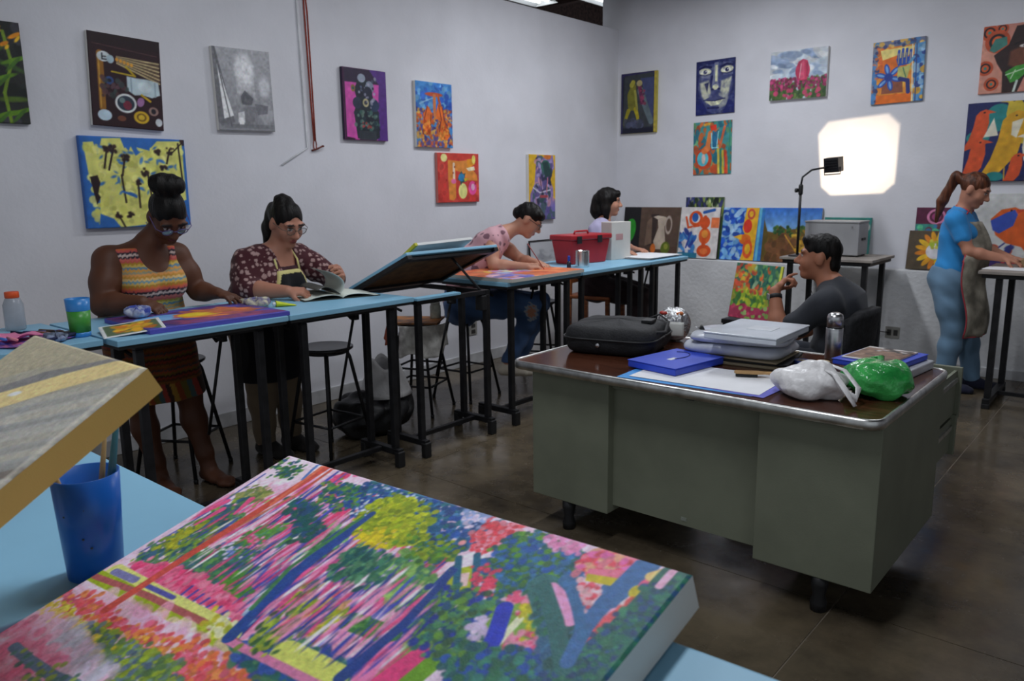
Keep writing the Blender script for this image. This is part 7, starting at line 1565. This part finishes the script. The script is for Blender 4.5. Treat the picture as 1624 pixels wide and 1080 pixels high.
canvas('photo_print', 'photo of a yellow flower with white border on the table corner', photo(), Matrix.Translation((-3.345, 1.445, TZ+.02)) @ Matrix.Rotation(R(74), 4, 'Z') @ Matrix.Rotation(R(7), 4, 'X') @ Matrix.Rotation(R(-5), 4, 'Y'), .0015, (230, 230, 230), 'photo')
m_rag = mat('paint_rag_white_blue', rgb(200, 206, 216), .8, col2=rgb(60, 76, 160), scale=26, bump=.5, bscale=40)
def rag(name, label, loc, w, d, h, m, seed, cat='rag'):
    o = soft(w, d, h, 2.4, 40, 14, .006, seed, .6).build(name, m, None, True); o.location = loc; return tag(o, label, cat)
rag('paint_rag', 'crumpled white and blue paint rag by the hand on the purple canvas', (-3.60, 1.585, TZ+.0206), .12, .10, .05, m_rag, 5)
m_rag2 = mat('rag_cream_violet', rgb(206, 200, 170), .8, col2=rgb(90, 84, 130), scale=30, bump=.5, bscale=40)
rag('paint_rag', 'cream and violet rag beside the yellow paint tube', (-3.57, 2.17, TZ), .16, .12, .045, m_rag2, 9)
def tube_paint(x, y, rz, col, label):
    t = thing('paint_tube', label, 'paint tube', (x, y, TZ), rz, 'paint tubes on the drafting tables'); m = mat('tube_%d_%d_%d' % col, rgb(*col), .4)
    MB().sheet(lambda u, v: (.10*u, (.018*(1-u)+.022*u)*math.cos(2*PI*v), .016*(1-u)*(1+math.sin(2*PI*v))+.0005+.002*(1+math.sin(2*PI*v))*u), 8, 16).build('tube_body', m, t, True)
    MB().lathe([(.008, 0), (.009, .002), (.009, .014), (.007, .016)], 12, Matrix.Translation((0, 0, .016)) @ Matrix.Rotation(-PI/2, 4, 'Y')).build('cap', m_paper, t, True)
tube_paint(-3.49, 2.235, R(70), (206, 216, 40), 'lime yellow paint tube beside the cream rag')
tube_paint(-3.64, 2.13, R(120), (120, 120, 140), 'grey paint tube beside the cream rag')
# cups
def cup(name, label, x, y, z, r0, r1, h, m, wat, rz=0, liq=None):
    t = thing(name, label, 'cup', (x, y, z))
    MB().lathe([(r0*.9, 0), (r0, .003), (r0+(r1-r0)*.5, h*.5), (r1, h), (r1-.002, h), (r0+(r1-r0)*.5-.002, h*.5), (r0-.002, .006), (.001, .006)], 40, None, True).build('cup_wall', m, t, True)
    if liq: MB().lathe([(r0-.003, .0065), (r0+(r1-r0)*liq-.003, h*liq), (.001, h*liq)], 36).build('water', wat, t, True)
    return t
def plastic(name, col, alpha=.86):
    m = mat(name, rgb(*col), .3, var=.04, spec=.5); b = m.node_tree.nodes['Principled BSDF']; b.inputs['Subsurface Weight'].default_value = .0; b.inputs['Alpha'].default_value = alpha; return m
m_cupb = plastic('translucent_blue_plastic', (26, 100, 196), .86)
t_ = cup('plastic_cup', 'blue translucent plastic cup holding brushes on the near table', -1.221, .435, TZ, .039, .0475, .163, m_cupb, mat('murky_blue_water', rgb(20, 70, 150), .15), liq=.42)
m_splash = mat('dark_paint_splash', rgb(40, 60, 70), .5)
for a, z in ((-1.2, .11), (-.5, .12), (-.62, .075), (-.4, .06)): MB().lathe([(.0005, .0008), (.0016, .0005), (.002, 0)], 8, Matrix.Translation((.0445*math.cos(a), .0445*math.sin(a), z)) @ Vector((math.cos(a), math.sin(a), 0)).to_track_quat('Z', 'Y').to_matrix().to_4x4()).build('paint_spot', m_splash, t_, True)
def art_brush(label, a, b, col, r=.0045):
    a, b = Vector(a), Vector(b); d = (b-a); t = thing('paintbrush', label, 'paintbrush', a, 0, 'brushes in the blue cup')
    MB().tube([d*.12, d*.3, d*.6, d], [r*.8, r*1.15, r, r*.55], 10).build('handle', mat('brush_%d_%d' % (col[0], col[1]), rgb(*col), .4), t, True); MB().tube([d*.06, d*.12], r*.85, 10).build('ferrule', m_steel, t, True); MB().tube([(0, 0, 0), d*.03, d*.06], [r*.3, r*.9, r*.8], 8).build('bristles', m_blk2, t, True)
cz = TZ+.008
art_brush('paintbrush with natural wood handle at the far rim of the blue cup', (-1.222, .435, cz), (-1.222, .475, cz+.235), (190, 160, 110))
art_brush('paintbrush with teal handle in the blue cup', (-1.21, .44, cz), (-1.205, .487, cz+.25), (60, 116, 130), .006)
art_brush('short paintbrush with ochre handle leaning to the near rim of the blue cup', (-1.21, .43, cz), (-1.247, .395, cz+.185), (176, 140, 90), .005)
m_cupg = plastic('translucent_sky_blue_plastic', (60, 140, 214), .9)
def cup2():
    t = thing('plastic_cup', 'blue plastic cup filled with green water on the striped-dress table', 'cup', (-3.425, 1.27, TZ)); r0, r1, h = .038, .047, .158
    f = lambda z: r0+(r1-r0)*z/h
    MB().lathe([(r0*.92, 0), (r0, .003), (f(.02), .02)], 36).build('cup_base', m_cupg, t, True); MB().lathe([(f(.021), .0205), (f(.108), .108)], 36).build('green_water', mat('green_paint_water', rgb(70, 150, 60), .35), t, True); MB().lathe([(f(.109), .1085), (r1, h), (r1-.002, h), (f(.11)-.002, .11)], 36, None, False).build('cup_rim', m_cupg, t, True)
cup2()
def bottle():
    t = thing('plastic_bottle', 'clear plastic bottle with an orange cap on the table', 'bottle', (-3.83, 1.16, TZ))
    MB().lathe([(.035, 0), (.040, .006), (.040, .11), (.030, .135), (.026, .14)], 32).build('bottle_body', mat('cloudy_bottle_plastic', rgb(176, 182, 190), .2, alpha=.55), t, True); MB().lathe([(.0265, .1405), (.028, .142), (.028, .165), (.026, .167), (.001, .168)], 28).build('cap', mat('orange_cap', rgb(236, 90, 36), .4), t, True)
bottle()
def black_case():
    t = thing('spectacle_case', 'black hard case standing beside the clear bottle', 'case', (-3.62, .945, TZ), R(40))
    MB().box(-.05, .05, -.035, .035, 0, .12).build('case_body', m_blkfab, t, bevel=.022, seg=4, smooth=True); MB().tube([(-.052, .0, .03), (-.056, -.03, .08), (-.03, -.04, .11)], .004, 6).build('strap', m_blkfab, t, True)
black_case()
m_flor = mat('pink_blue_floral_print', rgb(216, 120, 160), .8, col2=rgb(50, 80, 180), scale=24, bump=.3)
m_pinkf = mat('pink_lining', rgb(226, 130, 170), .8, var=.06)
def roll_case():
    t = thing('pencil_roll', 'open pink and blue floral pencil roll on the left table', 'pencil case', (-3.47, 1.06, TZ), R(30))
    MB().sheet(lambda u, v: ((u-.5)*.30, (v-.5)*.24, .006+.010*math.sin(u*7)*math.sin(v*5)+.02*abs(u-.5)), 16, 12, .004).build('flap', m_flor, t, True)
    MB().sheet(lambda u, v: ((u-.5)*.14-.04, (v-.5)*.15+.02, .019+.010*math.sin(u*7+.6)*math.sin(v*5)+.02*abs(u-.5)), 10, 10, .003).build('pocket', m_pinkf, t, True)
    MB().tube([((u-.5)*.30, s*.12, .009+.02*abs(u-.5)) for s in (1,) for u in np.linspace(0, 1, 10)]+[(.15, (v-.5)*-.24, .02) for v in np.linspace(0, 1, 6)], .006, 6).build('binding', mat('navy_binding', rgb(30, 36, 70), .8), t, True)
    for k, c in enumerate(((206, 70, 80), (80, 120, 200), (226, 140, 150))): MB().tube([(-.10+.05*k, -.06, .03), (-.03+.05*k, -.09, .03)], .006, 8).build('pencil', mat('pc_%d' % c[0], rgb(*c), .5), t, True)
roll_case()
PENC = 'pens and brushes scattered by the cup'
rs_ = np.random.RandomState(12)
cols_ = [((96, 60, 40), 'brown'), ((60, 70, 140), 'dark blue'), ((110, 110, 190), 'violet'), ((150, 90, 60), 'tan'), ((50, 54, 60), 'black'), ((170, 170, 180), 'silver'), ((120, 60, 50), 'russet'), ((80, 130, 180), 'pale blue'), ((70, 80, 60), 'olive'), ((200, 196, 120), 'straw')]
for k, (c, nm) in enumerate(cols_):
    t = thing('marker_pen', nm+' pen lying among the art tools beside the green-water cup', 'pen', (-3.62+.022*k+.01*rs_.rand(), 1.17+.075*rs_.rand(), TZ+.0075+.006*(k % 2)), R(20+rs_.randint(0, 90)), PENC)
    m = mat('pen_%d_%d' % (c[0], c[1]), rgb(*c), .4); MB().tube([(-.065, 0, 0), (.03, 0, 0)], .0065, 10).build('barrel', m, t, True); MB().tube([(.0305, 0, 0), (.062, 0, 0), (.07, 0, 0)], [.0072, .0072, .004], 10).build('cap', m_blk2 if k % 2 else m, t, True)
o = rag('paint_rag', 'grey and blue folded wipe beside the green-water cup', (-3.40, 1.165, TZ), .12, .07, .028, mat('rag_grey_blue', rgb(150, 160, 190), .8, col2=rgb(70, 80, 90), scale=30, bump=.4), 4)
# open picture book
def book():
    t = thing('picture_book', 'open picture book with a page being turned on the blue table', 'book', (-3.60, 2.675, TZ), R(74))
    m_cov = mat('dark_book_cover', rgb(60, 62, 56), .5); m_pg = mat('cream_page', rgb(214, 220, 210), .8, var=.02)
    MB().box(-.22, .22, -.15, .15, 0, .004).build('cover', m_cov, t)
    for s in (-1, 1):
        MB().sheet(lambda u, v: (s*u*.212, (v-.5)*.285, .006+.022*math.sin(min(1, u*1.15)*PI)**.6*(1-.55*u)), 14, 4, .003).build('page_block', m_pg, t, True)
    MB().sheet(lambda u, v: (-.015+.055*math.sin(u*2.3)*1.0-.10*u*u, (v-.5)*.285, .022+.145*u*(1-.10*u)), 14, 6, .0012).build('turned_page', m_pg, t, True)
    MB().sheet(lambda u, v: (-.01-.13*u, (v-.5)*.285, .024+.045*math.sin(u*2.4)), 14, 6, .0012).build('loose_page', mat('dark_printed_page', rgb(84, 84, 80), .6), t, True)
book()
# canvas on the tilted board
def art_white(): return Pic(.42, .30, 30, (224, 224, 222), 80).grain(.03)
TB = Matrix.Translation((TX-.575, 2.915, .925)) @ Matrix.Rotation(-R(24), 4, 'Y') @ Matrix.Translation((.535, .33, .0315)) @ Matrix.Rotation(R(-4), 4, 'Z') @ Matrix.Rotation(-R(0), 4, 'X') @ Matrix.Rotation(R(-8), 4, 'Y')
canvas('canvas_painting', 'white canvas with a yellow edge lying over the top of the tilted board', art_white(), TB @ Matrix.Translation((-.10, 0, .03)) @ Matrix.Rotation(PI/2, 4, 'Z'), .018, (220, 220, 218))
YS = MB().box(-.009, .009, -.15, .15, .0, .0175).build('painted_edge', mat('yellow_canvas_edge', rgb(206, 200, 60), .7), bpy.data.objects['canvas_painting.028' if 'canvas_painting.028' in bpy.data.objects else 'canvas_painting'])
YS.location = (-.2192, 0, 0)
def art_orange():
    p = Pic(.78, .62, 110, (214, 112, 70), 81); p.dabs(120, (0, 0, 1, 1), [(220, 120, 74), (206, 96, 60), (226, 140, 90)], .05, 1.6); p.dabs(30, (.0, .5, .35, 1), [(110, 110, 190), (150, 140, 200), (230, 180, 190)], .04, 2); p.poly([(.42, .3), (.62, .28), (.6, .55), (.4, .55)], (196, 220, 236)).dabs(24, (.3, .25, .66, .6), [(226, 200, 90), (180, 200, 226), (190, 110, 160)], .03, 2); return p.grain(.05)
canvas('canvas_painting', 'orange canvas being drawn on by the woman in the pink blouse', art_orange(), Matrix.Translation((-3.475, 4.10, TZ+.001)) @ Matrix.Rotation(R(90), 4, 'Z'), .024, (206, 204, 196))
o = paper('palette_sheet', .16, .12, .0, -3.56, 4.27, R(80), m_paper, 'small white palette sheet on the orange canvas', base=TZ+.0255)
o = MB().prism([(-.05, -.03), (.05, -.03), (.05, .03), (-.05, .03)], 0, .004).build('blue_swatch', mat('turquoise_card', rgb(70, 170, 216), .6)); o.location = (-3.53, 4.25, TZ+.0275); o.rotation_euler = (0, 0, R(70)); tag(o, 'turquoise swatch lying on the white palette sheet', 'card')
# red toolbox
def toolbox():
    m = mat('red_toolbox_plastic', rgb(176, 34, 44), .4, var=.05, scale=6); t = thing('toolbox', 'red plastic toolbox with black latches on the table', 'toolbox', (-3.615, 5.085, TZ), R(82))
    w, d, h = .44, .22, .185
    MB().add([(x*(w/2-.03*(z == 0)), y*(d/2-.02*(z == 0)), z*h) for z in (0, 1) for x, y in ((-1, -1), (1, -1), (1, 1), (-1, 1))], [(3, 2, 1, 0), (4, 5, 6, 7), (0, 1, 5, 4), (1, 2, 6, 5), (2, 3, 7, 6), (3, 0, 4, 7)]).build('box_body', m, t, bevel=.008)
    MB().box(-w/2-.012, w/2+.012, -d/2-.012, d/2+.012, h+.0005, h+.04).build('lid', m, t, bevel=.01, seg=3)
    for x in (-.15, .08): MB().box(x-.025, x+.025, -d/2-.022, -d/2-.0125, h-.025, h+.032).build('latch', m_blk2, t, bevel=.004)
    MB().tube([(-.08, 0, h+.041), (-.07, 0, h+.062), (.07, 0, h+.062), (.08, 0, h+.041)], .008, 8).build('handle', m, t, True)
toolbox()
def tin():
    t = thing('metal_tin', 'ribbed silver tin in front of the red toolbox', 'tin', (-3.40, 4.80, TZ)); pr = []
    for k in range(13): pr += [(.052 if k % 2 == 0 else .0495, .004+.0095*k)]
    MB().lathe([(.050, 0)]+pr+[(.052, .122), (.049, .122), (.049, .02), (.001, .02)], 32).build('tin_wall', mat('bright_tin', (.7, .7, .7), .22, 1, var=.1), t, True)
tin()
def small_bottle():
    t = thing('paint_bottle', 'small blue-capped paint bottle beside the silver tin', 'bottle', (-3.44, 4.685, TZ)); MB().lathe([(.014, 0), (.016, .004), (.016, .04), (.008, .05)], 16).build('bottle_body', mat('dark_paint_bottle', rgb(40, 34, 50), .3), t, True); MB().lathe([(.010, .0505), (.010, .085), (.006, .09)], 14).build('cap', mat('blue_cap', rgb(40, 60, 160), .4), t, True)
small_bottle()
def carton():
    t = thing('paper_carton', 'tall cream paper carton standing behind the toolbox', 'carton', (-3.56, 5.50, TZ), R(78)); m = mat('cream_carton_paper', rgb(206, 202, 196), .7, var=.03)
    MB().box(-.11, .11, -.06, .06, 0, .305).build('carton_body', m, t, bevel=.003); MB().box(-.06, .02, -.0612, -.0602, .16, .21).build('printed_mark', mat('faint_red_print', rgb(196, 150, 150), .7), t)
carton()
for k in range(5):
    paper('drawing_pad_sheet', .52, .40, .004*k, -3.47+.006*k, 5.80-.01*(k % 3), R(88+2*(k % 3)), m_paper, ['bottom', 'second', 'middle', 'fourth', 'topmost'][k]+' white sheet of the drawing paper stack at the row end', 'paper', 0, base=TZ, group='white drawing sheets at the row end')
for k, (x, y, c, nm) in enumerate(((-3.66, 5.66, (40, 50, 60), 'dark'), (-3.62, 5.78, (206, 190, 150), 'cream'), (-3.68, 5.84, (60, 84, 130), 'blue'), (-3.60, 5.71, (206, 170, 60), 'yellow'))):
    t = thing('paint_pot', 'small '+nm+' paint pot on the drawing paper stack', 'paint pot', (x, y, TZ+.0175)); m = mat('pot_%d' % c[0], rgb(*c), .4); MB().lathe([(.020, 0), (.022, .003), (.022, .03), (.021, .031)], 18).build('pot', m, t, True); MB().lathe([(.023, .0312), (.023, .04), (.001, .041)], 18).build('lid', m_paper if k % 2 else m_blk2, t, True)
# things on the table of the woman in blue
paper('sketch_sheet', .34, .24, 0, -.86, 6.30, R(-4), m_paper, 'white sketch sheet on the table of the woman in blue', base=.9455)
paper('news_sheet', .30, .24, .0015, -.62, 6.33, R(12), mat('printed_newsprint', rgb(170, 172, 180), .8, col2=rgb(90, 96, 120), scale=60), 'printed news sheet on the table of the woman in blue', base=.9455)
tag(rbox('wooden_box', .30, .16, .055, mat('varnished_box_wood', rgb(160, 130, 90), .5, var=.15), (-.70, 6.52, .9455), R(5)), 'shallow varnished wooden box on the table of the woman in blue', 'box')
# ================================================================== stool load, rubbish bag
m_stain = mat('paint_stained_cloth', rgb(240, 238, 232), .9, col2=rgb(176, 172, 166), scale=14, bump=.4, bscale=60)
def stool_load():
    z = .6305; cx, cy = -3.98, 3.66
    o = MB().box(-.18, .16, -.15, .15, 0, .012).build('palette_board', mat('orange_stained_board', rgb(176, 112, 50), .7, col2=rgb(90, 70, 60), scale=12)); o.location = (cx, cy, z); o.rotation_euler = (0, 0, R(35)); tag(o, 'orange-stained palette board lying on the stool', 'board')
    t = thing('glass_jar', 'dirty grey jar standing on the palette board', 'jar', (cx+.05, cy+.12, z+.0125)); MB().lathe([(.036, 0), (.038, .004), (.038, .085), (.032, .095), (.034, .10), (.034, .11), (.030, .11), (.030, .02), (.001, .02)], 28).build('jar_wall', mat('dirty_grey_jar', rgb(170, 172, 160), .35, col2=rgb(120, 122, 114), scale=12), t, True)
    def drape(a0, a1, drop, nm, m, label, ph, r=.205):
        def fn(u, v):
            a = a0+(a1-a0)*u; fold = .012*math.sin(u*19+ph)*v; rr = r+fold+.018*v; zz = z-.002-drop*v*(1-.35*abs(u-.5)*2*math.sin(u*5+ph)**2); return (cx+rr*math.cos(a), cy+rr*math.sin(a), zz)
        o = MB().sheet(fn, 24, 14, .004).build(nm, m, None, True); return tag(o, label, 'cloth')
    drape(R(-80), R(20), .22, 'stained_cloth', m_stain, 'paint-stained grey cloth hanging from the stool', 0)
    drape(R(-128), R(-86), .15, 'orange_cloth', mat('rust_orange_cloth', rgb(150, 76, 56), .9, var=.2, bump=.3), 'rust-orange cloth hanging at the stool side', 2, .21)
stool_load()
def rubbish():
    t = thing('rubbish_bin', 'black bin bag lined with white plastic under the drafting tables', 'bin', (-3.86, 3.13, 0))
    S = Sculpt(); S.ell((0, 0, .13), np.eye(3), (.21, .26, .14), .04); S.ell((.0, .16, .22), np.eye(3), (.11, .11, .12), .05); S.ell((.02, -.12, .12), np.eye(3), (.15, .14, .13), .05)
    D, ax, lo, hh = S.field(None, 0, .010); X, Y, Z = np.meshgrid(*ax, indexing='ij'); D = D+(.010*np.sin(X*34+2*np.sin(Y*20)+Z*22)+.009*np.sin(Y*30+2*np.sin(Z*25)-X*16)).astype(np.float32); D = np.maximum(D, -Z).astype(np.float32); V, F = mesh_of(D, lo, hh, 1); V[:, 2] = np.maximum(V[:, 2], .0)
    npmesh('black_bag', V, F, mat('black_bin_plastic', (.008, .008, .009), .45, var=.2, bump=.6, bscale=18), t)
    MB().sheet(lambda u, v: (.03+.17*math.cos(u*2*PI)*(1-.45*v), .08+.18*math.sin(u*2*PI)*(1-.5*v), .235+.21*v+.035*math.sin(u*19)*v), 48, 8, .003).build('white_liner', m_wbag, t, True)
rubbish()
